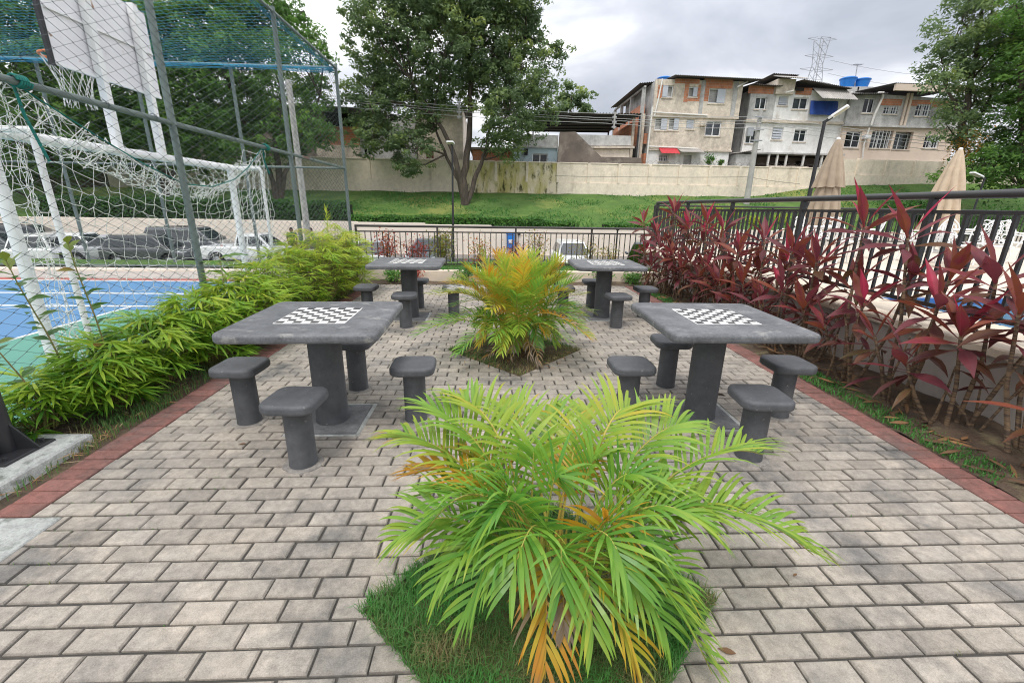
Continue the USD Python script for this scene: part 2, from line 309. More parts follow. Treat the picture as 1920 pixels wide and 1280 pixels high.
m_boardwhite = solid('board_white', (0.78, 0.77, 0.74), (0.68, 0.67, 0.64), scale=22, rough=0.6, c3=(0.34, 0.33, 0.31), scale3=16, lo3=0.56, hi3=0.74, grain=0.15)
m_boardblack = solid('board_black', (0.022, 0.022, 0.024), (0.045, 0.045, 0.047), scale=20, rough=0.6, c3=(0.2, 0.2, 0.195), scale3=26, lo3=0.6, hi3=0.72)
m_steelgreen = solid('galvanised_green_grey', (0.17, 0.21, 0.195), (0.13, 0.165, 0.155), scale=6, rough=0.55, metal=0.25, c3=(0.16, 0.075, 0.05), scale3=2.0, lo3=0.66, hi3=0.7)
m_wire = solid('green_coated_wire', (0.028, 0.042, 0.042), (0.042, 0.056, 0.055), scale=5, rough=0.5)
m_wirefar = solid('galvanised_wire', (0.12, 0.15, 0.145), (0.09, 0.115, 0.11), scale=5, rough=0.5, metal=0.3)
m_whitesteel = solid('white_steel_paint', (0.78, 0.78, 0.78), (0.68, 0.68, 0.68), scale=4, rough=0.5, c3=(0.4, 0.3, 0.24), scale3=5, lo3=0.68, hi3=0.72)
m_board = solid('backboard_paint', (0.76, 0.75, 0.77), (0.66, 0.65, 0.68), scale=2.5, rough=0.6, c3=(0.3, 0.16, 0.08), scale3=5.5, lo3=0.655, hi3=0.7)
m_cord = solid('white_net_cord', (0.74, 0.75, 0.72), (0.62, 0.63, 0.6), scale=12, rough=0.9)
m_ropegreen = solid('green_rope', (0.012, 0.19, 0.15), (0.01, 0.14, 0.12), scale=40, rough=0.85)
m_bluenet = solid('blue_net', (0.03, 0.24, 0.36), (0.03, 0.19, 0.31), scale=3, rough=0.8)
m_orange = solid('orange_steel', (0.75, 0.2, 0.06), (0.6, 0.16, 0.05), scale=6, rough=0.5)
m_black = solid('black_metal_paint', (0.014, 0.014, 0.016), (0.022, 0.022, 0.024), scale=6, rough=0.4, bump=0.1)
m_railblack = solid('black_rail_paint', (0.02, 0.02, 0.021), (0.03, 0.029, 0.028), scale=5, rough=0.42)
m_railbrown = solid('dark_brown_rail_paint', (0.035, 0.03, 0.027), (0.05, 0.044, 0.04), scale=5, rough=0.5)
m_bark = solid('grey_brown_bark', (0.12, 0.095, 0.075), (0.055, 0.045, 0.037), scale=3, rough=0.95, bump=0.8, bscale=14, bdist=0.05, stretch=(3, 3, 0.6))

# ------------------------------------------------------------------ ground, terrace, paving
def struct(name, label, cat):
    return thing(name, label, cat, kind='structure')

g = MB(); n = 40
xs = np.concatenate([[-600, -200], np.linspace(-60, 60, 7), [200, 600]]); ys = np.concatenate([[-400, -100, -20], np.linspace(0, 100, 9), [250, 700]])
for i in range(len(xs) - 1):
    for j in range(len(ys) - 1): g.quad((xs[i], ys[j], -1.6), (xs[i + 1], ys[j], -1.6), (xs[i + 1], ys[j + 1], -1.6), (xs[i], ys[j + 1], -1.6))
g.emit('ground', m_earth, label='dull earth ground reaching out under and beyond everything', cat='ground', kind='structure')

XL, XR, Y0, Y1 = -2.325, 2.77, -0.7, 8.82
PITCHY, PITCHX, ROW0 = 0.105, 0.2, 1.0967
tb = MB(); tb.box((-3.2, -2, -1.58), (3.72, 8.95, -0.062)); tb.emit('terrace_fill', m_soil, label='soil body of the raised terrace under the paving', cat='ground', kind='structure')
terrace = struct('terrace_paving', 'terrace floor of grey concrete pavers with red brick edging', 'paving')
MB().box((XL - 0.2, Y0, -0.06), (XR + 0.2, Y1, -0.013)).emit('joint_bed', m_sand, terrace)

tables = [(-1.18, 2.98), (1.62, 3.0), (-1.16, 6.16), (1.63, 6.2)]
beds = [Polygon([(0.2 - 0.71, 1.35), (0.2, 1.35 - 0.71), (0.2 + 0.71, 1.35), (0.2, 1.35 + 0.71)]), Polygon([(0.26 - 0.75, 4.62), (0.26, 4.62 - 0.8), (0.26 + 0.75, 4.62), (0.26, 4.62 + 0.8)])]
pads = [sbox(x - 0.23, y - 0.23, x + 0.23, y + 0.23) for x, y in tables]
holes = [b for b in beds] + [p.buffer(0.035, join_style=2) for p in pads]
holes.append(sbox(-4, -2, -2.155, 1.93))
hole_union = shapely.union_all(holes)
pavers = []
k0, k1 = int(math.floor((Y0 - ROW0) / PITCHY)), int(math.ceil((Y1 - ROW0) / PITCHY))
for k in range(k0, k1):
    ya, yb = ROW0 + k * PITCHY, ROW0 + (k + 1) * PITCHY
    if ya < Y0 - 0.01 or yb > Y1 + 0.06: continue
    off = -0.42 if k % 2 == 0 else -0.52
    for i in range(int((XL - off) / PITCHX) - 2, int((XR - off) / PITCHX) + 2):
        xa, xb = max(off + i * PITCHX, XL), min(off + (i + 1) * PITCHX, XR)
        if xb - xa < 0.03: continue
        pavers.append((xa, xb, ya, yb))
bands = [(XL - 0.2, XL, 1.95), (XR, XR + 0.2, Y0)]
def one_paver(mb, xa, xb, ya, yb):
    gap = R(0.004, 0.0065); lift = R(-0.0018, 0.0018); t = float(np.clip(rng.normal(0.5, 0.16), 0, 1))
    if R() < 0.07: t = R(0.0, 0.15)
    j = rng.normal(0, 0.0012, 4)
    xa, xb, ya, yb = xa + gap + j[0], xb - gap + j[1], ya + gap + j[2], yb - gap + j[3]
    shp = sbox(xa, ya, xb, yb)
    if shp.intersects(hole_union):
        shp = shp.difference(hole_union)
        for s_ in getattr(shp, 'geoms', [shp]):
            if s_.area > 6e-4: mb.poly(s_, -0.05, lift - 0.001, t)
        return
    n0 = mb.n
    mb.bevel_box((xa, ya, -0.05), (xb, yb, lift), 0.006, t)
    tilt = rng.normal(0, 0.004, 2); v = mb.v[-1]; c = v.mean(0)
    v[:, 2] += ((v[:, 0] - c[0]) * tilt[0] + (v[:, 1] - c[1]) * tilt[1]) * (v[:, 2] > -0.04)
pavers.sort(key=lambda p: (p[2] < 1.0) * 100 + abs((p[0] + p[1]) / 2 - 0.3) * 0.15 + p[2])
field = MB(); single = 0
for p in pavers:
    mid = sbox(p[0], p[2], p[1], p[3])
    if mid.within(hole_union): continue
    if p[2] > 0.95 and single < 295 and mid.difference(hole_union).area > 0.008 and abs(p[0] - 0.22) < 1.35 + 0.9 * p[2]:
        m = MB(); one_paver(m, *p)
        if m.n: m.emit('paver', m_paver, terrace); single += 1
    else: one_paver(field, *p)
field.emit('paver_field', m_paver, terrace, kind='stuff')
for xa, xb, ys0 in bands:
    for k in range(k0, k1):
        ya, yb = ROW0 + k * PITCHY, ROW0 + (k + 1) * PITCHY
        if ya < ys0 - 0.02 or yb > Y1 + 0.06: continue
        m = MB(); gp = R(0.002, 0.0045); t = float(np.clip(rng.normal(0.5, 0.2), 0, 1)); l = R(-0.002, 0.002)
        m.bevel_box((xa + 0.004, ya + gp, -0.055), (xb - 0.004, yb - gp, l), 0.005, t); m.emit('red_brick', m_red, terrace)

MB().poly(pads[0].buffer(0.033, join_style=2).difference(pads[0].buffer(0.002, join_style=2)), -0.05, -0.004).emit('mortar_edge', m_concrete, terrace)
for p_ in pads[1:]: MB().poly(p_.buffer(0.033, join_style=2).difference(p_.buffer(0.002, join_style=2)), -0.05, -0.004).emit('mortar_edge', m_concrete, terrace)
# concrete slab at the left edge and the soil of the beds
MB().bevel_box((-3.3, -0.7, -0.06), (-2.16, 1.925, 0.004), 0.006).emit('concrete_slab', m_concrete, label='pale concrete slab at the left edge before the red bricks', cat='slab', kind='structure')

def bumpy(x0, x1, y0, y1, z, amp, nx, ny, seed, freq=3.0, zf=None):
    xs, ys = np.linspace(x0, x1, nx), np.linspace(y0, y1, ny); X, Y = np.meshgrid(xs, ys, indexing='ij')
    P = np.stack([X, Y, np.zeros_like(X)], -1)
    Z = (zf(X, Y) if zf else z) + amp * (meshkit.fbm(P * freq, 4, seed) - 0.5)
    v = np.stack([X, Y, Z], -1).reshape(-1, 3); i = np.arange(nx - 1)[:, None] * ny; j = np.arange(ny - 1)[None]
    return v, np.stack([i + j, i + ny + j, i + ny + j + 1, i + j + 1], -1).reshape(-1, 4)

MB().add(*bumpy(-3.32, XL - 0.203, -0.7, 8.85, 0.0, 0.05, 14, 120, 3, zf=lambda X, Y: -0.012 + 0.03 * np.clip((-2.6 - X) / 0.4, 0, 1) - 0.2 * ((X < -2.2) & (Y < 1.9) & (X > -3.2)))).emit('left_bed', m_soil, smooth=True, label='strip of soil and dry grass under the bamboo shrubs', cat='soil', kind='structure')
MB().add(*bumpy(XR + 0.203, 3.74, -0.7, 9.3, 0.0, 0.07, 16, 140, 4, zf=lambda X, Y: -0.015 + 0.06 * np.clip((X - 3.05) / 0.4, 0, 1))).emit('right_bed', m_soil, smooth=True, label='brown soil strip between red bricks and the pool wall', cat='soil', kind='structure')
MB().add(*bumpy(-3.2, 3.74, Y1 + 0.01, 9.24, 0.0, 0.06, 60, 6, 5, zf=lambda X, Y: 0.0 + 0.05 * (Y - Y1))).emit('back_bed', m_soil, smooth=True, label='narrow soil strip along the far end of the paving', cat='soil', kind='structure')
for b, s_ in zip(beds, (1, 2)):
    c = np.array(b.centroid.coords[0]); ring = np.array(b.exterior.coords)[:-1]
    m = MB(); N = 14
    for e in range(4):
        a, d = ring[e], ring[(e + 1) % 4]
        pts = np.array([[c + (a - c) * u * (1 - w) + (d - c) * u * w for w in np.linspace(0, 1, N)] for u in np.linspace(0, 0.995, N)])
        h = -0.012 + 0.035 * (1 - np.linspace(0, 1, N)[:, None] ** 2) * np.ones((1, N)) + 0.012 * meshkit.noise(np.concatenate([pts * 14, np.zeros((N, N, 1))], -1), s_)
        v = np.concatenate([pts, h[..., None]], -1).reshape(-1, 3); i = np.arange(N - 1)[:, None] * N; j = np.arange(N - 1)[None]
        m.add(v, np.stack([i + j, i + N + j, i + N + j + 1, i + j + 1], -1).reshape(-1, 4))
    m.emit('diamond_bed', m_turf if s_ == 1 else m_soil, smooth=True, label=('diamond patch of earth in the paving nearest the camera' if s_ == 1 else 'diamond patch of dry earth between the four tables'), cat='soil', kind='structure')

# ------------------------------------------------------------------ grass
m_grass = leaf('grass_blade', [(0.0, (0.28, 0.22, 0.11)), (0.22, (0.2, 0.2, 0.075)), (0.45, (0.10, 0.19, 0.05)), (0.7, (0.075, 0.2, 0.045)), (1.0, (0.06, 0.25, 0.04))], rough=0.6, trans=0.25, vary=0.2, scale=4)
def blades(mb, P, h, w, tone, lean=0.6):
    """Bent two-piece grass blades rooted at the points P."""
    n = len(P); a = R(0, 2 * PI, n); hh = h * R(0.55, 1.25, n); side = np.stack([-np.sin(a), np.cos(a), 0 * a], 1) * w / 2
    d = np.stack([np.cos(a), np.sin(a), 0 * a], 1); l = R(0.1, lean, n)[:, None]
    mid = P + d * l * hh[:, None] * 0.35 + np.array([0, 0, 1]) * (hh * 0.62)[:, None]
    tip = P + d * l * hh[:, None] * 1.1 + np.array([0, 0, 1]) * (hh * np.sqrt(np.maximum(1 - (l[:, 0] * 0.6) ** 2, 0.2)))[:, None]
    v = np.stack([P - side, P + side, mid + side * 0.8, mid - side * 0.8, tip], 1).reshape(-1, 3)
    b = np.arange(n)[:, None] * 5
    f = np.concatenate([b + [0, 1, 2], b + [0, 2, 3], b + [3, 2, 4]], 0)
    mb.add(v, f, np.repeat(tone, 5))
def inside(poly, n, z=0.0):
    x0, y0, x1, y1 = poly.bounds; out = []
    P = np.stack([R(x0, x1, n * 3), R(y0, y1, n * 3)], 1)
    k = shapely.contains_xy(poly, P[:, 0], P[:, 1]); P = P[k][:n]
    return np.concatenate([P, np.full((len(P), 1), z)], 1)
gm = MB(); P = inside(beds[0].buffer(0.015), 24000, 0.0); P = P[(np.hypot(P[:, 0] - 0.25, P[:, 1] - 1.35) > 0.16)]
blades(gm, P, 0.052, 0.0034, np.clip(0.56 + 0.5 * (meshkit.noise(P * 6, 8) - 0.5) * 2 + rng.normal(0, 0.17, len(P)), 0, 1), lean=1.1)
gm.emit('bed_grass', m_grass, label='lush green grass around the foreground palm in its diamond bed', cat='grass', kind='stuff')
gm = MB(); P = inside(beds[1].buffer(0.01), 9000); dd = (P[:, 0] - 0.26); keep = R(0, 1, len(P)) < np.where((P[:, 0] < 0.05) | (P[:, 1] > 4.6), 0.95, 0.5); P = P[keep]
blades(gm, P, 0.032, 0.006, np.clip(np.where((P[:, 0] < 0.05) | (P[:, 1] > 4.7), 0.48, 0.2) + rng.normal(0, 0.15, len(P)), 0, 1), lean=1.1)
gm.emit('bed_grass', m_grass, label='short patchy grass, partly dry, under the middle palm', cat='grass', kind='stuff')
gm = MB(); P = np.stack([R(-3.1, -2.53, 16000), R(1.7, 8.7, 16000), np.full(16000, -0.005)], 1)
nz = meshkit.noise(P * 2.2, 5); P = P[(nz + R(-0.2, 0.2, len(P)) > 0.45)]
blades(gm, P, 0.06, 0.005, np.clip(0.42 + 0.5 * (meshkit.noise(P * 3, 9) - 0.5) + rng.normal(0, 0.15, len(P)), 0, 1))
P = np.stack([R(2.98, 3.25, 9000), R(1.2, 9.0, 9000), np.full(9000, 0.0)], 1); nz = meshkit.noise(P * 1.6, 15); P = P[nz + R(-0.15, 0.15, len(P)) > 0.5]
g2 = MB(); blades(g2, P, 0.035, 0.008, np.clip(0.72 + rng.normal(0, 0.15, len(P)), 0, 1), lean=0.9)
gm.emit('bed_grass', m_grass, label='thin straw and grass beside the left red brick edging', cat='grass', kind='stuff')
g2.emit('bed_grass', m_grass, label='low bright weeds along the right red brick edging', cat='grass', kind='stuff')

gm = MB(); n = 2600; kk = rng.integers(0, 78, n); P = np.stack([np.where(R(0, 1, n) < 0.5, XL + np.abs(rng.normal(0, 0.5, n)), XR - np.abs(rng.normal(0, 0.6, n))), ROW0 + kk * PITCHY + rng.normal(0, 0.003, n), np.full(n, -0.012)], 1)
P = P[(P[:, 0] > XL) & (P[:, 0] < XR)]; P = P[meshkit.noise(P * 3.1, 40) > 0.52]
blades(gm, P, 0.014, 0.004, np.clip(rng.normal(0.42, 0.2, len(P)), 0, 1), lean=1.2); gm.emit('joint_weeds', m_grass, label='tiny weeds and moss in the paving joints near the edges', cat='weeds', kind='stuff')

# ------------------------------------------------------------------ kerb, bank, car park, slope
MB().bevel_box((-3.2, 9.24, -0.06), (3.9, 9.40, 0.235), 0.012).emit('bed_kerb', m_coping, label='low stone kerb behind the back planting strip', cat='kerb', kind='structure')
def bankz(X, Y): return np.interp(Y, [9.35, 10.6, 12.6, 15.5, 19], [0.17, 0.17, 0.03, -1.5, -1.52])
MB().add(*bumpy(-3.3, 4.6, 9.38, 19.5, 0, 0.05, 60, 60, 21, freq=2.0, zf=bankz)).emit('grass_bank', m_meadow, smooth=True, label='grassy bank falling away behind the dark railing', cat='grass', kind='structure')
def bankz2(X, Y): return np.interp(Y, [10.6, 12.4, 15.5, 19], [0.12, 0.02, -1.5, -1.52])
MB().add(*bumpy(-40, -3.32, 10.62, 19.5, 0, 0.05, 60, 40, 22, freq=2.0, zf=bankz2)).emit('grass_bank', m_meadow, smooth=True, label='grass strip behind the far court fence', cat='grass', kind='structure')
MB().add(*bumpy(4.62, 40, 14.2, 19.5, 0, 0.05, 60, 30, 23, freq=2.0, zf=lambda X, Y: np.interp(Y, [14.2, 16, 19], [0.45, -1.2, -1.52]))).emit('grass_bank', m_meadow, smooth=True, label='grass bank below the pool deck', cat='grass', kind='structure')
gm = MB(); P = np.stack([R(-3.1, 3.8, 14000), R(9.42, 10.7, 14000)], 1); P = np.column_stack([P, bankz(P[:, 0], P[:, 1]) - 0.01])
blades(gm, P, 0.07, 0.012, np.clip(0.6 + rng.normal(0, 0.16, len(P)), 0, 1)); gm.emit('bank_grass', m_grass, label='ragged green grass at the foot of the dark railing', cat='grass', kind='stuff')
MB().box((-60, 19.4, -1.6), (60, 27.05, -1.5)).emit('car_park', m_asphalt, label='asphalt car park below the terrace', cat='car park', kind='structure')
def slopez(X, Y):
    top = np.interp(X, [-60, 20, 26, 34, 60], [2.5, 2.62, 3.5, 3.9, 4.0])
    return 0.33 + (top - 0.33) * np.clip((Y - 27.6) / 7.4, 0, 1) ** 0.9
MB().add(*bumpy(-70, 70, 27.3, 35.1, 0, 0.28, 180, 28, 31, freq=0.7, zf=slopez)).emit('grass_slope', m_meadow, smooth=True, label='green grass slope rising to the long cream wall', cat='grass slope', kind='structure')
gm = MB(); n = 30000; P = np.stack([R(-26, 32, n), R(27.6, 34.9, n)], 1); Z = slopez(P[:, 0], P[:, 1]) - 0.02; P = np.column_stack([P, Z])
keep = meshkit.fbm(P * 0.5, 3, 6) + R(-0.12, 0.12, n) > 0.47; P = P[keep]
blades(gm, P, 0.11, 0.07, np.clip(0.68 + 0.25 * (meshkit.noise(P * 0.4, 3) - 0.5) + rng.normal(0, 0.1, len(P)), 0, 1), lean=1.0); gm.emit('slope_grass', m_grass, label='tufty grass on the slope below the cream wall', cat='grass', kind='stuff')
MB().box((-70, 35.3, -1.5), (70, 130, 4.4)).emit('house_terrace', m_earth, label='level ground on which the far houses stand', cat='ground', kind='structure')

# ------------------------------------------------------------------ court
court = struct('sports_court', 'blue and green painted sports court with white lines', 'court')
MB().box((-30, -12, -0.06), (-3.32, 10.3, -0.024)).emit('blue_surface', m_courtblue, court)
MB().box((-5.5, -12, -0.03), (-3.33, 6.55, -0.019)).emit('green_surface', m_courtgreen, court)
MB().box((-30, 9.16, -0.03), (-3.33, 9.42, -0.019)).emit('red_margin', m_courtred, court)
for lo, hi in (((-5.55, -12), (-5.5, 6.78)), ((-30, 6.78), (-3.4, 6.84)), ((-30, 7.78), (-3.4, 7.84)), ((-30, 9.1), (-3.4, 9.155))):
    MB().box((*lo, -0.022), (*hi, -0.0145)).emit('court_line', m_line, court)
arc = MB(); a = np.linspace(math.radians(95), math.radians(190), 26); rr = 2.3
for i in range(25):
    p = [(-5.6 + (rr + d) * math.cos(t), 6.0 + (rr + d) * math.sin(t) * 0.36 + 0.0, -0.0165) for t, d in ((a[i], -0.03), (a[i + 1], -0.03), (a[i + 1], 0.03), (a[i], 0.03))]
    arc.quad(*p)
arc.emit('court_line', m_line, court)
MB().bevel_box((-30, 9.425, -0.06), (-3.33, 10.33, -0.002), 0.008).emit('concrete_apron', m_poolwall, court)
MB().bevel_box((-30, 10.34, -0.06), (-3.33, 10.56, 0.055), 0.015).emit('court_kerb', m_parkwall, label='low pale kerb wall under the far court fence', cat='kerb', kind='structure')

# ------------------------------------------------------------------ pool deck
deckp = Polygon([(3.78, -1), (3.78, 10.7), (5.0, 14.1), (22, 14.1), (22, -1)])
poolp = Polygon([(4.55, -0.5), (4.55, 5.25), (9.5, 5.25), (9.5, -0.5)])
dk = struct('pool_deck', 'raised pale stone deck around the swimming pool', 'deck')
MB().poly(deckp.difference(poolp), -1.55, 0.5).emit('deck_fill', m_parkwall, dk)
for i in range(24):
    for j in range(20):
        t_ = sbox(4.5 + i * 0.7, -0.6 + j * 0.72, 4.5 + i * 0.7 + 0.69, -0.6 + j * 0.72 + 0.71).intersection(deckp).difference(poolp)
        if t_.area < 0.02 or t_.bounds[0] > 16 or t_.geom_type != 'Polygon': continue
        if t_.bounds[1] < 1.0: continue
        MB().poly(t_, 0.49, 0.515 + R(-0.001, 0.001), R(0.3, 0.7)).emit('deck_slab', m_deck, dk)
m_water = usdkit.material(stage, '/World/Looks/pool_water', {'p': ('principled_bsdf', {'base_color': (0.25, 0.55, 0.8), 'roughness': 0.03, 'transmission_weight': 0.85, 'ior': 1.33}),
    'nz': ('noise_texture', {'scale': 4.0, 'detail': 3.0}), 'g': ('geometry', {}), 'b': ('bump', {'strength': 0.4, 'distance': 0.03})}, [('g.position', 'nz.vector'), ('nz.fac', 'b.height'), ('b.normal', 'p.normal')], surface='p.BSDF')
m_pooltile = solid('blue_pool_tile', (0.03, 0.11, 0.32), (0.04, 0.14, 0.38), scale=30, rough=0.3)
pl = struct('swimming_pool', 'blue tiled swimming pool filled with water', 'pool')
MB().box((4.55, -0.5, -0.9), (9.5, 5.25, -0.8)).emit('pool_floor', m_pooltile, pl)
for lo, hi in (((4.551, -0.5), (4.6, 5.25)), ((9.45, -0.5), (9.499, 5.25)), ((4.6, 5.2), (9.45, 5.249)), ((4.6, -0.499), (9.45, -0.45))):
    MB().box((*lo, -0.8), (*hi, 0.5)).emit('pool_side', m_pooltile, pl)
MB().quad((4.6, -0.45, 0.43), (9.45, -0.45, 0.43), (9.45, 5.2, 0.43), (4.6, 5.2, 0.43)).emit('water', m_water, pl)
pw = thing('pool_wall', 'grey rendered retaining wall with cream coping beside red plants', 'wall', (3.75, 5, 0), kind='structure')
MB().box((3.75, -1, -0.3), (3.9, 10.7, 0.53)).emit('wall_body', m_poolwall, pw)
for k in range(13):
    MB().bevel_box((3.69, -1 + k * 0.9 + 0.003, 0.53), (4.5, -1 + k * 0.9 + 0.897, 0.6), 0.012, R(0.3, 0.7)).emit('coping_stone', m_coping, pw)
# ------------------------------------------------------------------ chess tables and stools
def make_table(loc, rot, label):
    t = thing('chess_table', label, 'table', loc, rot, group='concrete chess tables on the terrace')
    ORIGIN[str(t.GetPath())] = np.zeros(3)
    v, f = slab(0.97, 0.97, 0.062, 0.07, 0.024, 6); v = v + [0, 0, 0.728]
    n_ = meshkit.noise(v * 6.0, 3)[:, None] - 0.5; MB().add(v + n_ * 0.006, f).emit('tabletop', m_tabletop, t, smooth=35)
    MB().add(*lathe([(0.0, -0.01), (0.118, -0.01), (0.117, 0.02), (0.113, 0.05), (0.113, 0.7), (0.116, 0.74), (0, 0.74)], 32)).emit('pedestal', m_greypaint, t, smooth=40)
    MB().bevel_box((-0.23, -0.23, -0.05), (0.23, 0.23, 0.0015), 0.001).emit('base_slab', m_slabpaint, t)
    b = MB().bevel_box((-0.225, -0.225, 0.7885), (0.225, 0.225, 0.7925), 0.001).emit('chessboard', m_boardwhite, t)
    for i in range(8):
        for j in range(8):
            if (i + j) % 2 == 0:
                x, y = -0.22 + i * 0.055, -0.22 + j * 0.055
                MB().quad((x + 0.001, y + 0.001, 0.7937), (x + 0.054, y + 0.001, 0.7937), (x + 0.054, y + 0.054, 0.7937), (x + 0.001, y + 0.054, 0.7937)).emit('dark_square', m_boardblack, b)
    return t
tl = ['large near chess table on the left beside the yellow-green bamboo', 'large near chess table on the right beside the red-leaved plants',
      'far left chess table close to the dark railing', 'far right chess table close to the dark railing']
table0 = make_table((*tables[0], 0), math.radians(1.2), tl[0])
for i, r in ((1, -1.0), (2, 0.8), (3, -1.5)): dup(table0, (*tables[i], 0), math.radians(r), tl[i])
stool_label = {(0, 'L'): 'left stool of the near left table, against the bamboo', (0, 'F'): 'front stool of the near left table, closest to the camera', (0, 'B'): 'back stool of the near left table, half under its top', (0, 'R'): 'inner stool of the near left table facing the open paving',
    (1, 'L'): 'inner stool of the near right table, partly behind palm leaves', (1, 'F'): 'front stool of the near right table beside the foreground palm', (1, 'B'): 'back stool of the near right table, tucked behind its top', (1, 'R'): 'right stool of the near right table next to the red bricks',
    (2, 'L'): 'left stool of the far left table by the bamboo', (2, 'F'): 'front stool of the far left table', (2, 'B'): 'back stool of the far left table behind its pedestal', (2, 'R'): 'inner stool of the far left table with a pale worn top',
    (3, 'L'): 'inner stool of the far right table hidden by the middle palm', (3, 'F'): 'front stool of the far right table', (3, 'B'): 'back stool of the far right table left of its pedestal', (3, 'R'): 'right stool of the far right table near the red plants'}
stool0 = None
m_mortar = solid('rough_mortar', (0.27, 0.25, 0.225), (0.19, 0.175, 0.16), scale=14, rough=0.95, bump=0.6, bscale=120, bdist=0.004, grain=0.3)
m_worn = solid('worn_stool_paint', (0.42, 0.41, 0.4), (0.06, 0.062, 0.066), scale=7, rough=0.65, lo=0.46, hi=0.58)
def make_stool(loc, rot, label, top=None):
    s = thing('concrete_stool', label, 'stool', loc, rot, group='concrete stools around the chess tables')
    ORIGIN[str(s.GetPath())] = np.zeros(3)
    v, f = slab(0.315, 0.315, 0.062, 0.075, 0.022, 6); v = v + [0, 0, 0.388]
    MB().add(v + (meshkit.noise(v * 9, 4)[:, None] - 0.5) * 0.005, f).emit('seat', top or m_greypaint, s, smooth=35)
    MB().add(*lathe([(0, -0.01), (0.084, -0.01), (0.08, 0.03), (0.079, 0.39), (0, 0.39)], 28)).emit('column', m_greypaint, s, smooth=40)
    v, f = lathe([(0.07, 0.004), (0.098, 0.0045), (0.116, 0.0025), (0.12, -0.02)], 28); v[:, :2] *= 1 + 0.16 * (meshkit.noise(v[:, :2].repeat(2, 1)[:, :3] * 30, 2)[:, None] - 0.5); MB().add(v, f).emit('mortar_ring', m_mortar, s, smooth=40)
    return s
for ti, (tx, ty) in enumerate(tables):
    for d, (dx, dy) in (('L', (-0.59, -0.03)), ('F', (0.03 if ti % 2 == 0 else 0.04, -0.6)), ('B', (0.03 if ti % 2 == 0 else -0.03, 0.58)), ('R', (0.62, -0.02))):
        loc = (tx + dx + R(-0.012, 0.012), ty + dy + R(-0.015, 0.015), 0); rot = R(-0.1, 0.1)
        if (ti, d) == (2, 'R'): make_stool(loc, rot, stool_label[(ti, d)], m_worn)
        elif stool0 is None: stool0 = make_stool(loc, rot, stool_label[(ti, d)])
        else: dup(stool0, loc, rot, stool_label[(ti, d)])

# ------------------------------------------------------------------ dark railing at the end of the terrace
def railing(name, label, pts, z0, top, chest, low, mat, step, bar_w, posts, rail_r, post_w=0.04, lean=False):
    t = thing(name, label, 'railing', (pts[0][0], pts[0][1], z0))
    for a, b in zip(pts[:-1], pts[1:]):
        a, b = np.array(a, float), np.array(b, float); L = np.linalg.norm(b - a); d = (b - a) / L
        P = lambda s, z: (*(a + d * s), z)
        MB().tube([P(-0.02, top), P(L * 0.5, top), P(L + 0.02, top)], rail_r, 10).emit('handrail', mat, t, smooth=True)
        MB().bar(P(0, chest), P(L, chest), 0.022, 0.03).emit('rail', mat, t)
        MB().bar(P(0, low), P(L, low), 0.022, 0.035).emit('rail', mat, t)
        for s in np.arange(0, L + 0.3, posts):
            if s > L + 0.01: continue
            MB().bar(P(s, z0 - 0.05), P(s, top), post_w).emit('post', mat, t)
        for s in np.arange(step / 2, L, step):
            if min(s % posts, posts - s % posts) < 0.03: continue
            MB().bar(P(s, low), P(s, chest), bar_w).emit('baluster', mat, t)
    return t
railing('terrace_railing', 'dark brown railing along the far end of the terrace', [(-3.05, 10.2), (3.85, 10.55)], 0.16, 1.085, 0.965, 0.24, m_railbrown, 0.129, 0.018, 1.81, 0.027)
railing('pool_railing', 'black railing on the pool wall behind the red plants', [(3.93, 2.2), (3.93, 10.6)], 0.6, 1.685, 1.545, 0.75, m_railblack, 0.118, 0.024, 1.68, 0.033, 0.05)
railing('pool_railing', 'black railing across the far side of the pool deck behind white chairs', [(3.96, 10.64), (5.1, 13.95), (20, 13.95)], 0.5, 1.66, 1.52, 0.66, m_railblack, 0.13, 0.022, 1.9, 0.028, 0.05)

# ------------------------------------------------------------------ chain-link fences
def chain(mb, P0, d, L, z0, z1, cell, r, sides=3):
    """Zigzag wires hooked into one another, from P0 along d."""
    d = np.asarray(d, float); nrm = np.array([-d[1], d[0], 0]); n = int(L / (cell / 1.0)) + 1; h = cell / 2
    zs = np.arange(z0, z1, h); k = np.arange(len(zs))
    for i in range(n):
        off = i * cell + np.where((k + i) % 2 == 0, -cell / 2, cell / 2) * 1.02
        pts = np.asarray(P0) + d * off[:, None] + nrm * (np.where((k + i) % 2 == 0, 1, -1) * r * 0.9)[:, None]
        pts[:, 2] = zs
        mb.tube(pts, r, sides, caps=False)
FX, FT, FM = -3.25, 4.25, 2.3
fence = thing('chain_link_fence', 'tall chain-link fence between bamboo shrubs and court', 'fence', (FX, 5, 0))
for y in (2.3, 5.02, 7.74, 10.46): MB().tube([(FX, y, -0.1), (FX, y, 2.2), (FX, y, FT + 0.06)], 0.034, 12).emit('post', m_steelgreen, fence, smooth=True)
MB().tube([(FX, -0.4, FT), (FX, 5, FT), (FX, 10.46, FT)], 0.024, 10).emit('top_rail', m_steelgreen, fence, smooth=True)
MB().tube([(FX, 0.9, FM), (FX, 5, FM - 0.01), (FX, 10.46, FM)], 0.026, 10).emit('middle_rail', m_steelgreen, fence, smooth=True)
for y in (4.2, 4.75, 6.1, 6.9, 8.6, 9.5):
    MB().tube([(FX + 0.03 * math.cos(a), y + 0.004 * a, FM + 0.03 * math.sin(a)) for a in np.linspace(0, 7, 14)], 0.003, 5).emit('tie_wire', m_wire, fence)
w = MB(); chain(w, (FX + 0.036, 1.2, 0), (0, 1, 0), 9.25, 0.06, FT, 0.092, 0.0029); w.emit('wire_mesh', m_wire, fence, kind='stuff')
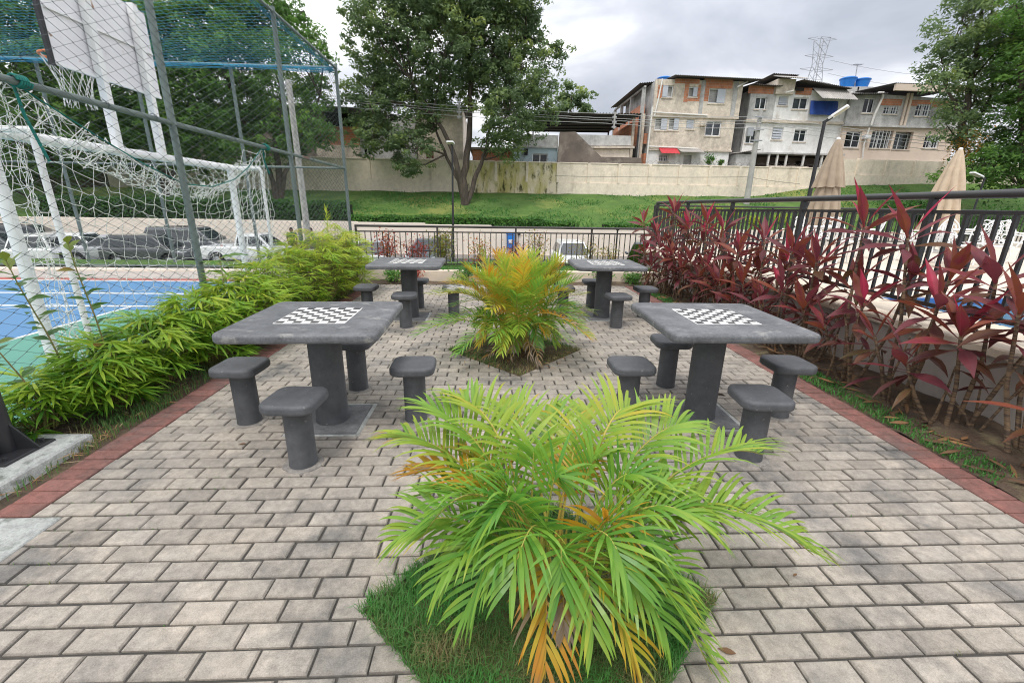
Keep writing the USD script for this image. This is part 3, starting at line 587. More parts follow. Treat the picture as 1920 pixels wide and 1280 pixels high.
fence2 = thing('chain_link_fence', 'far chain-link fence along the back of the court', 'fence', (-8, 10.44, 0))
for x in (-5.38, -7.3, -9.2, -11.2, -13.2, -15.2): MB().tube([(x, 10.44, 0.2), (x, 10.44, 2), (x, 10.44, FT)], 0.034, 10).emit('post', m_steelgreen, fence2, smooth=True)
for z, nm in ((FT, 'top_rail'), (FM, 'middle_rail'), (0.12, 'bottom_rail')): MB().tube([(-22, 10.44, z), (-12, 10.44, z), (FX, 10.44, z)], 0.022, 8).emit(nm, m_steelgreen, fence2, smooth=True)
w = MB(); chain(w, (-17, 10.40, 0), (1, 0, 0), 13.72, 0.08, FT, 0.092, 0.0026); w.emit('wire_mesh', m_wirefar, fence2, kind='stuff')

# overhead bird net over the court, tied to the top rails
net = thing('overhead_net', 'sagging blue net stretched over the court', 'net', (-10, 5, FT))
def netz(x, y): return FT - 0.01 - 0.30 * math.sin(PI * min(max((y + 6) / 16.4, 0), 1)) ** 1.0 * min(1, (FX - x) / 2.2) * (0.75 + 0.25 * math.sin(x * 2.1)) 
w = MB()
for y in np.arange(0.2, 10.4, 0.115): w.tube([(x, y + 0.01 * math.sin(9 * x), netz(x, y)) for x in np.linspace(-15, FX, 22)], 0.0021, 3, caps=False)
for x in np.arange(-15, FX, 0.115): w.tube([(x + 0.01 * math.sin(7 * y), y, netz(x, y)) for y in np.linspace(0.0, 10.42, 22)], 0.0021, 3, caps=False)
w.emit('net_mesh', m_bluenet, net, kind='stuff')
w = MB()
for k in range(16):
    ph = R(0, 6); a = R(0.02, 0.10)
    w.tube([(x, 10.38 - 0.02 * k * 0.5, FT - 0.01 - a * (0.5 + 0.5 * math.sin(x * 1.7 + ph)) - 0.004 * k) for x in np.linspace(-16, FX, 60)], 0.004, 4, caps=False)
w.emit('gathered_edge', m_bluenet, net)
w = MB()
for k in range(7): w.tube([(FX - 0.02 - 0.012 * k, y, FT - 0.02 - 0.05 * abs(math.sin(y * 2.3 + k))) for y in np.linspace(0, 10.4, 60)], 0.0035, 4, caps=False)
w.emit('gathered_edge', m_bluenet, net)

# ------------------------------------------------------------------ goal with a basketball board standing on it
GX, GB, GY0, GY1, GH = -4.0, -3.54, 3.93, 7.3, 2.04
goal = thing('football_goal', 'white steel goal carrying a basketball backboard behind the fence', 'goal', (GX, 5.6, 0))
for y in (GY0, GY1): MB().tube([(GX, y, -0.02), (GX, y, 1), (GX, y, GH)], 0.047, 16).emit('goal_post', m_whitesteel, goal, smooth=True)
MB().tube([(GX, GY0 - 0.05, GH), (GX, 5.6, GH - 0.005), (GX, GY1 + 0.05, GH)], 0.046, 16).emit('crossbar', m_whitesteel, goal, smooth=True)
for y in (GY0 - 0.1, GY1):
    MB().tube([(GX, y, GH), (GB - 0.02, y, GH), (GB, y, GH - 0.03), (GB, y, 1.0), (GB, y, -0.02)], 0.024, 10).emit('back_frame', m_whitesteel, goal, smooth=True)
MB().tube([(GB, GY0 - 0.1, 0.02), (GB, 5.6, 0.02), (GB, GY1, 0.02)], 0.024, 8).emit('ground_bar', m_whitesteel, goal, smooth=True)
for y in (5.235, 5.885): MB().bar((GX, y, GH), (GX, y, 3.62), 0.07, 0.07, up=(0, 1, 0)).emit('board_support', m_whitesteel, goal)
bx = GX - 0.05
bb = MB().bevel_box((bx - 0.03, 4.8, 2.73), (bx, 6.14, 3.62), 0.004).emit('backboard', m_board, goal)
MB().bar((bx - 0.018, 4.785, 2.72), (bx - 0.018, 4.785, 3.63), 0.03, 0.05, up=(0, 1, 0)).emit('dark_edge', m_black, bb)
MB().bar((bx + 0.006, 4.81, 2.74), (bx + 0.006, 6.13, 2.74), 0.02, 0.03).emit('stiffener', m_whitesteel, bb)
MB().bar((bx + 0.006, 4.81, 3.2), (bx + 0.006, 6.13, 3.2), 0.02, 0.02).emit('stiffener', m_whitesteel, bb)
hp = [(bx - 0.28 + 0.22 * math.cos(a), 5.3 + 0.22 * math.sin(a), 2.92) for a in np.linspace(0, 2 * PI, 26)]
hoop = MB().tube(hp, 0.012, 8, caps=False).emit('hoop', m_orange, goal, smooth=True)
MB().box((bx - 0.08, 5.22, 2.86), (bx - 0.03, 5.38, 2.94)).emit('bracket', m_orange, hoop)
w = MB()
for k in range(12):
    for s in (-1, 1):
        w.tube([(bx - 0.28 + r_ * math.cos(a), 5.3 + r_ * math.sin(a), z) for r_, a, z in ((0.215, k * PI / 6, 2.91), (0.17, k * PI / 6 + s * 0.26, 2.8), (0.13, k * PI / 6, 2.68), (0.12, k * PI / 6 + s * 0.26, 2.57), (0.13, k * PI / 6 + R(-0.3, 0.3), 2.46))], 0.003, 4, caps=False)
w.emit('hoop_net', m_cord, hoop, kind='stuff')

# goal net: top panel, hanging back panel and two sides, cords jittered and slack
ROPE = [(3.5, 2.3), (3.8, 2.17), (4.15, 2.02), (4.6, 1.85), (5.1, 1.70), (5.6, 1.69), (6.1, 1.80), (6.5, 1.98), (6.92, 2.26)]
ry, rz = np.array([p[0] for p in ROPE]), np.array([p[1] for p in ROPE])
def grid(mb, fn, nu, nv, r, jit, skip=0.0):
    U, V = np.linspace(0, 1, nu), np.linspace(0, 1, nv)
    P = np.array([[fn(u, v) for v in V] for u in U], float)
    J = rng.normal(0, jit, P.shape); J[:, 0] *= 0.3; J[:, -1] *= 0.3; P = P + J
    def curve(line):
        q = [line[0]]
        for a, b in zip(line[:-1], line[1:]):
            m_ = (a + b) / 2 + rng.normal(0, jit * 0.75, 3) - np.array([0, 0, 0.01]); q += [m_, b]
        return q
    for i in range(nu):
        if R() > skip: mb.tube(curve(P[i]), r, 4, caps=False)
    for j in range(nv):
        if R() > skip: mb.tube(curve(P[:, j]), r, 4, caps=False)
NX = FX - 0.07
def back(u, v):
    y = 3.45 + u * 3.6; zt = np.interp(y, ry, rz)
    return (NX - 0.1 * v - 0.10 * math.sin(PI * v), y + 0.1 * v * (u - 0.5), zt * (1 - v) + 0.03 * v)
def roof(u, v):
    y = GY0 + u * (GY1 - GY0); yr = 3.45 + u * 3.6
    return (GX * (1 - v) + NX * v, y * (1 - v) + yr * v, (GH + 0.04) * (1 - v) + np.interp(yr, ry, rz) * v - 0.28 * math.sin(PI * v) * (0.5 + 0.5 * math.sin(PI * u)))
def side(y0, y1):
    def fn(u, v):
        zt = 2.05 + 0.2 * u
        return (GX * (1 - u) + NX * u, y0 * (1 - u) + y1 * u + 0.12 * math.sin(PI * u), zt * (1 - v) + 0.03 * v)
    return fn
w = MB()
grid(w, back, 29, 18, 0.0027, 0.014); grid(w, roof, 27, 9, 0.0027, 0.024); grid(w, side(GY0, 3.45), 8, 18, 0.0027, 0.014); grid(w, side(GY1, 7.02), 9, 18, 0.0027, 0.014)
for k in range(60):
    y = R(3.5, 6.9); z = np.interp(y, ry, rz)
    w.tube([(NX, y, z), (NX - 0.05 + R(-0.1, 0.06), y + R(-0.12, 0.12), z + R(0.0, 0.10)), (NX - 0.08 + R(-0.15, 0.0), y + R(-0.2, 0.2), z - R(0.05, 0.16))], 0.004, 4, caps=False)
w.emit('goal_net', m_cord, goal, kind='stuff')
rope = thing('green_rope', 'green rope tied to the fence rail, holding up the sagging goal net', 'rope', (NX, 5, 2))
MB().tube([(NX + 0.012, y, z + 0.015) for y, z in zip(np.linspace(3.5, 6.92, 40), np.interp(np.linspace(3.5, 6.92, 40), ry, rz))], 0.006, 6).emit('span', m_ropegreen, rope, smooth=True)
for y in (3.52, 6.93):
    m = MB()
    for k in range(5): m.tube([(FX + 0.036 * math.cos(a), y + 0.018 * k - 0.04 + 0.004 * a, FM + 0.036 * math.sin(a)) for a in np.linspace(0, 2 * PI, 14)], 0.009, 6)
    m.tube([(FX - 0.04, y, FM), (FX - 0.06, y + 0.04, FM - 0.2), (FX - 0.05, y + 0.12, FM - 0.5 if y < 5 else FM - 0.35)], 0.010, 6)
    m.emit('knot', m_ropegreen, rope, smooth=True)

# ------------------------------------------------------------------ black lamp post foot on its footing at the left
ft = thing('black_post', 'thick black post with triangular base gussets at the left edge', 'post', (-2.91, 2.43, 0.08))
MB().tube([(-2.91, 2.43, 0.06), (-2.91, 2.43, 1.5), (-2.91, 2.43, 4.2)], 0.055, 20).emit('shaft', m_black, ft, smooth=True)
MB().bevel_box((-3.08, 2.27, 0.07), (-2.76, 2.57, 0.086), 0.003).emit('base_plate', m_black, ft)
for a in range(4):
    c, s_ = math.cos(a * PI / 2 + 0.2), math.sin(a * PI / 2 + 0.2)
    P = lambda r_, z, o: (-2.91 + c * r_ - s_ * o, 2.43 + s_ * r_ + c * o, z)
    MB().add([P(0.05, 0.086, -0.005), P(0.165, 0.086, -0.005), P(0.05, 0.26, -0.005), P(0.05, 0.086, 0.005), P(0.165, 0.086, 0.005), P(0.05, 0.26, 0.005)],
             [(0, 1, 2), (3, 5, 4), (0, 3, 4), (0, 4, 1), (1, 4, 5), (1, 5, 2), (2, 5, 3), (2, 3, 0)]).emit('gusset', m_black, ft)
for x, y in ((-3.04, 2.31), (-2.8, 2.31), (-2.8, 2.53), (-3.04, 2.53)): MB().add(*lathe([(0, 0.086), (0.014, 0.086), (0.014, 0.1), (0, 0.1)], 6)).emit('bolt', m_black, ft) if False else MB().tube([(x, y, 0.086), (x, y, 0.106)], 0.012, 6).emit('bolt', m_black, ft)
MB().bevel_box((-3.22, 2.08, -0.05), (-2.62, 2.66, 0.07), 0.012).emit('concrete_footing', m_concrete, label='square concrete footing under the black post', cat='footing')
# ------------------------------------------------------------------ palms
m_frond = leaf('palm_leaflet', [(0.0, (0.20, 0.155, 0.115)), (0.10, (0.24, 0.17, 0.09)), (0.2, (0.52, 0.23, 0.02)), (0.34, (0.52, 0.38, 0.035)), (0.5, (0.33, 0.41, 0.045)), (0.66, (0.20, 0.36, 0.045)), (0.82, (0.10, 0.26, 0.035)), (1.0, (0.05, 0.17, 0.03))], rough=0.36, trans=0.34, vary=0.06, scale=7)
m_rachis = leaf('palm_rachis', [(0.0, (0.3, 0.22, 0.12)), (0.3, (0.5, 0.32, 0.06)), (1.0, (0.34, 0.36, 0.08))], rough=0.5, trans=0.05, vary=0.05)
UPZ = np.array([0, 0, 1.0])
def unit(v): return v / max(np.linalg.norm(v), 1e-9)
def bez(O, C, T, n=15):
    u = np.linspace(0, 1, n)[:, None]; return O * (1 - u) ** 2 + C * 2 * u * (1 - u) + T * u ** 2
def arc_pts(base, az, el, L, droop, n=15):
    p = np.array(base, float); pts = [p.copy()]
    for i in range(n - 1):
        e = el - droop * (i / (n - 1)) ** 1.5
        p = p + np.array([math.cos(az) * math.cos(e), math.sin(az) * math.cos(e), math.sin(e)]) * L / (n - 1); pts.append(p.copy())
    return np.array(pts)
def frond(parent, pts, pairs, ll, lw, tone, split=False, vlift=0.45, sag=0.5, start=0.24, label=None, ragged=0.0, browntip=0.08):
    """A feather leaf: arching rachis with two rows of leaflets that rise in a V and droop at their tips; each its own mesh when split."""
    n = len(pts); Lr = np.linalg.norm(np.diff(pts, axis=0), axis=1).sum()
    d = np.gradient(pts, axis=0); d /= np.linalg.norm(d, axis=1, keepdims=True)
    rb = MB().tube(pts, np.linspace(0.0075, 0.0016, n) * (Lr / 0.9) ** 0.5, 5, np.clip(tone + 0.1, 0, 1))
    fr = rb.emit('frond', m_rachis, parent, smooth=True, label=label)
    allm = MB(); s_ = np.linspace(0, 1, n); hd = unit((pts[-1] - pts[0]) * [1, 1, 0]); h_side = np.array([hd[1], -hd[0], 0]); roll = R(-0.35, 0.35)
    for k in range(pairs):
        for sd in (-1, 1):
            if R() < ragged: continue
            u = start + (0.985 - start) * (k + (0.3 if sd > 0 else 0) + R(-0.16, 0.16)) / pairs
            u = min(max(u, start), 0.99)
            b = np.array([np.interp(u, s_, pts[:, c]) for c in range(3)]); t = unit(np.array([np.interp(u, s_, d[:, c]) for c in range(3)]))
            side = unit(h_side - t * (h_side @ t)); nu = np.cross(side, t)
            side, nu = side * math.cos(roll) + nu * math.sin(roll), nu * math.cos(roll) - side * math.sin(roll)
            w_ = (u - start) / (1 - start)
            ang = math.radians(60 - 40 * w_ + R(-6, 6)); ln = ll * (0.66 + 0.95 * w_ - 1.2 * w_ ** 2.1) * R(0.88, 1.1)
            q = unit(t * math.cos(ang) + sd * side * math.sin(ang) + nu * (vlift * R(0.6, 1.25)))
            segs = 6; c = b.copy(); V = []; dirn = q.copy()
            prof = (0.42, 0.9, 1.0, 0.95, 0.74, 0.42, 0.03); nrm = unit(nu + R(-0.35, 0.35) * t); sg = sag * R(0.75, 1.3)
            for i in range(segs + 1):
                wv = np.cross(dirn, nrm); wv = unit(wv) * lw * prof[i] * 0.5
                V += [c - wv, c + wv]
                g_ = sg * (0.04 + 0.42 * (i / segs) ** 1.3) * (0.4 + 0.6 * ln / ll)
                dirn = unit(dirn - UPZ * g_); c = c + dirn * ln / segs
            F = [(2 * i, 2 * i + 1, 2 * i + 3, 2 * i + 2) for i in range(segs)]
            tt = tone + rng.normal(0, 0.05) + np.repeat(np.linspace(0.03, -0.05, segs + 1), 2)
            if R() < browntip: tt = tt - np.repeat(np.clip(np.linspace(-1.6, 1, segs + 1), 0, 1), 2) * R(0.1, 0.5)
            tt = np.clip(tt, 0, 1)
            if split: MB().add(V, F, tt).emit('leaflet', m_frond, fr)
            else: allm.add(V, F, tt)
    if not split: allm.emit('leaflets', m_frond, fr)
    return fr
rad = math.radians
palm = thing('areca_palm', 'large green palm in the foreground diamond bed', 'palm', (0.24, 1.34, 0))
B0 = np.array([0.24, 1.34, 0.0])
# tips of the fronds one can pick out in the photograph: where, how far away, how high they arch, tone, leaflets as separate pieces
near = [(735, 822, 1.75, 0.24, 0.62, 1), (800, 772, 1.7, 0.28, 0.66, 0), (850, 758, 1.8, 0.3, 0.66, 0), (935, 768, 1.9, 0.28, 0.62, 0), (1020, 775, 2.0, 0.25, 0.64, 0), (1100, 768, 1.9, 0.25, 0.5, 0), (1195, 800, 1.75, 0.48, 0.6, 1), (1290, 795, 1.7, 0.25, 0.66, 0),
    (1430, 852, 1.62, 0.32, 0.62, 1), (1400, 960, 1.5, 0.2, 0.6, 0), (1525, 1040, 1.36, 0.34, 0.63, 1), (1330, 1000, 1.2, 0.25, 0.72, 0), (1290, 1130, 1.1, 0.28, 0.78, 0), (1335, 1262, 1.0, 0.32, 0.70, 1), (1190, 1250, 0.98, 0.3, 0.40, 0), (1022, 1272, 0.96, 0.28, 0.24, 1),
    (868, 1165, 1.06, 0.36, 0.82, 1), (790, 1010, 1.2, 0.32, 0.82, 0), (745, 1015, 1.36, 0.3, 0.74, 0), (800, 930, 1.46, 0.25, 0.78, 0), (772, 892, 1.62, 0.2, 0.27, 0), (1112, 1200, 0.96, 0.3, 0.62, 0),
    (1250, 1190, 1.02, 0.3, 0.76, 0), (1180, 1100, 1.0, 0.3, 0.82, 0), (1160, 1010, 1.15, 0.25, 0.3, 0), (880, 862, 1.6, 0.2, 0.42, 0), (1085, 862, 1.7, 0.2, 0.26, 0), (1000, 850, 1.5, 0.2, 0.76, 0), (1120, 862, 1.45, 0.2, 0.72, 0), (1210, 900, 1.36, 0.2, 0.76, 0), (930, 905, 1.4, 0.2, 0.8, 0), (1050, 905, 1.25, 0.2, 0.84, 0), (850, 1060, 1.22, 0.25, 0.8, 0), (955, 1105, 1.0, 0.3, 0.8, 0), (905, 1010, 1.12, 0.3, 0.86, 0), (1235, 1060, 1.16, 0.28, 0.8, 0), (1050, 1110, 0.98, 0.28, 0.84, 0), (820, 1110, 1.15, 0.3, 0.82, 0), (930, 960, 1.2, 0.28, 0.82, 0), (1280, 940, 1.4, 0.25, 0.7, 0)]
for px, py, Y, arch, tn, sp in near:
    if tn > 0.55: tn = 0.55 + (tn - 0.55) * 0.72 + R(-0.05, 0.05)
    T = at(px, py, Y); a = math.atan2(T[1] - B0[1], T[0] - B0[0]); r_ = R(0.03, 0.13)
    O = B0 + np.array([math.cos(a + R(-0.6, 0.6)) * r_, math.sin(a + R(-0.6, 0.6)) * r_, R(0.10, 0.30)])
    C = O * 0.52 + T * 0.48 + np.array([0, 0, arch + 0.12]); pts = bez(O, C, T); Lr = np.linalg.norm(np.diff(pts, axis=0), axis=1).sum()
    frond(palm, pts, int(np.clip(Lr * 28, 14, 25)), 0.28 * np.clip(0.55 + 0.45 * Lr / 0.8, 0.7, 1.15), 0.0148, tn, split=bool(sp), sag=R(0.55, 0.95), start=0.3, label={0.24: 'orange-yellow dying frond hanging to the front'}.get(tn))
frond(palm, arc_pts(B0 + [0.0, -0.12, 0.32], rad(265), 0.7, 0.3, 2.2), 12, 0.12, 0.012, 0.03, sag=1.2, ragged=0.2, label='grey dead frond in the heart of the palm')
stem = MB()
for k in range(13):
    a = k * 2.4; r_ = 0.03 + 0.1 * (k / 13) ** 0.5
    stem.tube([B0 + np.array([r_ * math.cos(a), r_ * math.sin(a), -0.02]), B0 + np.array([1.1 * r_ * math.cos(a), 1.1 * r_ * math.sin(a), 0.14]), B0 + np.array([1.3 * r_ * math.cos(a), 1.3 * r_ * math.sin(a), 0.3])], [0.019, 0.015, 0.003], 7, R(0.3, 0.9))
stem.emit('stems', m_rachis, palm, smooth=True)

palm2 = thing('areca_palm', 'bushy yellowing palm in the middle diamond between the tables', 'palm', (0.28, 4.6, 0))
B1 = np.array([0.28, 4.6, 0.0])
for k in range(84):
    a = k * 2.39996 + R(-0.25, 0.25); u = (k + 0.5) / 84
    rr = (0.26 + 0.62 * u ** 0.55) * R(0.82, 1.14); zz = (1.10 - 0.66 * u ** 1.15) * R(0.9, 1.05) - (0.3 * R() if u > 0.65 else 0)
    if R() < 0.08: rr *= 1.3
    T = B1 + np.array([math.cos(a) * rr, math.sin(a) * rr, zz]); r_ = R(0.03, 0.2)
    O = B1 + np.array([math.cos(a) * r_, math.sin(a) * r_, R(0.08, 0.35)]); C = O * 0.5 + T * 0.5 + np.array([0, 0, 0.10 + 0.30 * u]) - np.array([math.cos(a), math.sin(a), 0]) * 0.10
    tn = R(0.56, 0.84) if u > 0.4 and R() < 0.75 else R(0.46, 0.66)
    if R() < 0.10: tn = R(0.2, 0.34)
    if zz > 0.6 and R() < 0.35: tn = R(0.32, 0.48)
    frond(palm2, bez(O, C, T), 17, 0.24, 0.017, tn, sag=R(0.4, 0.8), vlift=0.4, start=0.34)
for k in range(16):
    a = -PI / 2 + R(-1.7, 1.7); rr = R(0.35, 0.55); T = B1 + np.array([math.cos(a) * rr, math.sin(a) * rr, R(0.08, 0.35)]); O = B1 + np.array([math.cos(a) * 0.15, math.sin(a) * 0.15, R(0.2, 0.4)])
    frond(palm2, bez(O, O * 0.45 + T * 0.55 + [0, 0, 0.25], T), 15, 0.2, 0.017, R(0.6, 0.8) if k % 4 else R(0.25, 0.45), sag=R(0.5, 0.9), vlift=0.3, start=0.3)
for a, e, L, dr in ((-1.9, 0.9, 0.6, 2.6), (-1.45, 0.9, 0.55, 2.7), (-1.2, 0.55, 0.5, 2.2), (-2.6, 0.3, 0.5, 1.2)):
    frond(palm2, arc_pts(B1 + np.array([0.05, -0.22, 0.12]), a, e, L, dr), 12, 0.15, 0.014, 0.03, sag=1.4, ragged=0.3, label='dry grey-brown dead frond hanging at the front')
stem = MB()
for k in range(24):
    a = k * 2.4; r_ = R(0.03, 0.2)
    stem.tube([B1 + np.array([r_ * math.cos(a), r_ * math.sin(a), -0.02]), B1 + np.array([1.1 * r_ * math.cos(a), 1.1 * r_ * math.sin(a), 0.2]), B1 + np.array([1.2 * r_ * math.cos(a), 1.2 * r_ * math.sin(a), 0.42])], [0.02, 0.016, 0.004], 6, R(0.2, 0.7))
stem.emit('stems', m_rachis, palm2, smooth=True)

# ------------------------------------------------------------------ red-leaved cordylines along the pool wall
m_cord_leaf = leaf('cordyline_leaf', [(0.0, (0.10, 0.08, 0.03)), (0.14, (0.14, 0.065, 0.032)), (0.34, (0.11, 0.036, 0.036)), (0.55, (0.16, 0.036, 0.048)), (0.70, (0.21, 0.062, 0.03)), (0.78, (0.18, 0.034, 0.042)), (0.9, (0.28, 0.028, 0.05)), (1.0, (0.46, 0.045, 0.09))], rough=0.46, trans=0.26, vary=0.07, scale=9, spec=0.3)
m_cane = solid('ringed_cane', (0.19, 0.125, 0.07), (0.075, 0.05, 0.035), scale=1.0, rough=0.8, lo=0.46, hi=0.54, stretch=(6, 6, 70), detail=2)
def blade_leaf(base, d, L, W, curl, fold, tone, nst=6):
    """A pointed leaf folded along its midrib, curving over."""
    d = unit(np.asarray(d, float)); side = np.cross(d, UPZ); side = unit(side) if np.linalg.norm(side) > 0.1 else np.array([1.0, 0, 0])
    rot = R(-0.5, 0.5); nu = np.cross(side, d); side = side * math.cos(rot) + nu * math.sin(rot)
    c = np.array(base, float); V = []; T = []
    prof = np.array([0.13, 0.30, 0.82, 1.0, 0.78, 0.36, 0.02]) if nst == 6 else np.array([0.15, 0.8, 1.0, 0.6, 0.02])
    for i in range(nst + 1):
        nu = np.cross(side, d); w = side * W * 0.5 * prof[i]
        V += [c - w + nu * fold * W * prof[i], c, c + w + nu * fold * W * prof[i]]
        T += [tone - 0.02, tone + 0.05, tone - 0.02]
        d = unit(d - UPZ * curl * (0.25 + 0.75 * i / nst)); c = c + d * L / nst
    F = []
    for i in range(nst):
        a = 3 * i; F += [(a, a + 1, a + 4, a + 3), (a + 1, a + 2, a + 5, a + 4)]
    return V, F, np.clip(T, 0, 1)
def rosette(parent, tip, axis, n, L, W, bright, rs=1.0):
    for k in range(n):
        u = (k + 0.5) / n; a = k * 2.39996 + R(-0.25, 0.25); open_ = rad(8 + 105 * u ** 0.85 + R(-8, 8))
        x = unit(np.cross(axis, [0.3, 1, 0.1])); y = np.cross(axis, x)
        d = axis * math.cos(open_) + (x * math.cos(a) + y * math.sin(a)) * math.sin(open_)
        ln = L * (0.72 + 0.4 * math.sin(PI * min(0.25 + u * 0.75, 1))) * R(0.85, 1.15)
        if u < 0.22: tn = R(0.78, 1.0) if R() < bright * 0.8 else R(0.5, 0.75)
        elif u < 0.7: tn = R(0.5, 0.7) if R() < 0.6 else (R(0.68, 0.78) if R() < 0.5 else R(0.35, 0.5))
        else: tn = R(0.1, 0.48)
        V, F, T = blade_leaf(tip - axis * 0.14 * u * rs, d, ln, W * R(0.8, 1.15), R(0.03, 0.13) + 0.12 * u, R(0.06, 0.22), tn)
        MB().add(V, F, T).emit('leaf', m_cord_leaf, parent)
# clump: x, y, canes [(dx, dy, height, leaves, brightness)]
clumps = [
 (3.40, 2.22, [(-0.05, 0.2, 0.95, 16, 0.9), (0.12, 0.05, 1.25, 13, 0.5), (-0.14, -0.1, 0.5, 10, 0.2), (0.2, 0.3, 0.7, 10, 0.3)], 'nearest red-leaved plant at the right edge with broad purple leaves'),
 (3.38, 2.72, [(-0.08, 0.02, 0.74, 15, 0.7), (0.1, 0.1, 1.1, 12, 0.5), (0.18, -0.12, 0.95, 11, 0.4), (-0.12, 0.2, 0.45, 9, 0.1)], 'second red-leaved plant from the right edge, with yellow-ringed canes'),
 (3.36, 3.12, [(0.06, 0.28, 1.36, 13, 1.0), (-0.06, -0.1, 0.9, 12, 0.5), (0.16, 0.08, 1.06, 12, 0.6), (-0.1, 0.15, 0.55, 9, 0.1)], 'tall red-leaved plant whose crimson tip rises over the handrail'),
 (3.34, 3.66, [(0.05, 0.2, 1.42, 14, 1.0), (-0.06, -0.06, 0.78, 12, 0.5), (0.14, -0.1, 1.02, 12, 0.7), (-0.1, 0.14, 0.5, 9, 0.2)], 'tallest crimson-tipped plant in front of the closed parasol'),
 (3.34, 4.2, [(0.0, 0.1, 1.06, 14, 0.8), (0.14, -0.1, 0.86, 12, 0.5), (-0.1, 0.0, 0.6, 11, 0.3), (0.1, 0.22, 0.95, 11, 0.4)], 'red-leaved plant right behind the right near table top'),
 (3.34, 4.72, [(0.02, 0.05, 1.12, 14, 0.9), (-0.1, -0.1, 0.72, 12, 0.4), (0.15, 0.12, 0.95, 12, 0.6), (-0.06, 0.16, 0.5, 10, 0.1), (0.08, -0.2, 0.62, 10, 0.1)], 'bushy burgundy plant left of the white chairs'),
 (3.36, 5.25, [(0.0, 0.05, 1.2, 13, 0.7), (0.12, -0.1, 0.92, 12, 0.5), (-0.1, 0.08, 0.66, 12, 0.2), (0.1, 0.2, 0.8, 10, 0.2), (-0.08, -0.14, 0.48, 10, 0.0)], 'burgundy plant with an orange-tipped upright shoot'),
 (3.36, 5.78, [(0.0, 0.05, 1.0, 12, 0.6), (0.12, -0.1, 0.8, 12, 0.3), (-0.12, 0.08, 0.58, 12, 0.1), (0.05, 0.2, 0.7, 10, 0.1), (-0.1, -0.16, 0.42, 10, 0.0)], 'brownish red-leaved plant beside a yellow flowerlike leaf'),
 (3.38, 6.3, [(0.0, 0.05, 1.28, 13, 0.8), (0.12, -0.1, 0.96, 12, 0.4), (-0.1, 0.08, 0.7, 12, 0.2), (-0.1, -0.16, 0.5, 10, 0.0), (0.1, 0.2, 0.6, 10, 0.0)], 'red-leaved plant in the middle of the row with brown lower leaves'),
 (3.38, 6.85, [(0.0, 0.05, 1.36, 14, 1.0), (0.12, -0.1, 1.0, 12, 0.5), (-0.1, 0.08, 0.74, 12, 0.3), (-0.1, -0.16, 0.5, 11, 0.0), (0.08, 0.18, 0.6, 10, 0.0)], 'pink-tipped plant two clumps from the railing corner'),
 (3.34, 7.4, [(0.0, 0.05, 1.3, 14, 1.0), (0.12, -0.1, 1.08, 12, 0.7), (-0.12, 0.08, 0.8, 12, 0.4), (-0.1, -0.16, 0.55, 12, 0.0), (0.1, 0.2, 0.7, 10, 0.1)], 'crimson plant next to the tall plant by the railing corner'),
 (3.3, 7.95, [(0.0, 0.05, 1.5, 16, 1.0), (0.1, -0.12, 1.14, 13, 0.8), (-0.14, 0.06, 0.92, 12, 0.5), (-0.1, -0.16, 0.66, 12, 0.2), (0.1, 0.2, 0.8, 12, 0.2), (-0.04, -0.24, 0.46, 10, 0.0)], 'tall dense plant with pink tips by the railing corner'),
 (3.22, 8.5, [(0.0, 0.05, 1.12, 12, 0.5), (0.12, -0.1, 0.95, 12, 0.4), (-0.12, 0.08, 0.72, 12, 0.2), (-0.1, -0.16, 0.5, 12, 0.0), (-0.2, 0.0, 1.3, 9, 0.6)], 'last red-leaved plant at the far end of the row')]
for cx, cy, canes, lab in clumps:
    pl_ = thing('cordyline', lab, 'plant', (cx, cy, 0), group='red-leaved plants along the pool wall')
    base = np.array([cx, cy, 0.0])
    for i, (dx, dy, h, nl, br) in enumerate(canes):
        b = base + np.array([dx * 0.45 + R(-0.03, 0.03), dy * 0.45 + R(-0.03, 0.03), -0.03]); top = base + np.array([dx * 1.5, dy * 1.5, h])
        mid = (b + top) / 2 + np.array([R(-0.04, 0.04), R(-0.04, 0.04), 0])
        MB().tube([b, (b + mid) / 2, mid, (mid + top) / 2, top], np.linspace(0.016, 0.010, 5), 7).emit('cane', m_cane, pl_, smooth=True)
        ax = unit(top - mid + np.array([0, 0, 0.15]))
        rosette(pl_, top, ax, int(nl * (1.0 if cy < 4.5 else 1.15)), (0.40 if h > 1.3 else 0.36) if cy < 4.5 else 0.34, 0.090 if cy < 4.5 else 0.082, br)
        for q in range(3 if cy < 4.5 else 7):
            u = R(0.35, 0.85); c = b * (1 - u) + top * u; a = R(0, 2 * PI)
            V, F, T = blade_leaf(c, (math.cos(a), math.sin(a), R(-0.3, 0.25)), R(0.2, 0.34), R(0.04, 0.07), R(0.15, 0.35), 0.1, R(0.0, 0.45)); MB().add(V, F, T).emit('leaf', m_cord_leaf, pl_)
    for q in range(5):
        b = base + np.array([R(-0.12, 0.12), R(-0.15, 0.15), -0.02]); e = b + np.array([R(-0.22, 0.22), R(-0.22, 0.22), R(0.3, 0.75)])
        MB().tube([b, (b + e) / 2 + R(-0.03, 0.03, 3), e], [0.011, 0.009, 0.006], 6).emit('cane', m_cane, pl_, smooth=True)

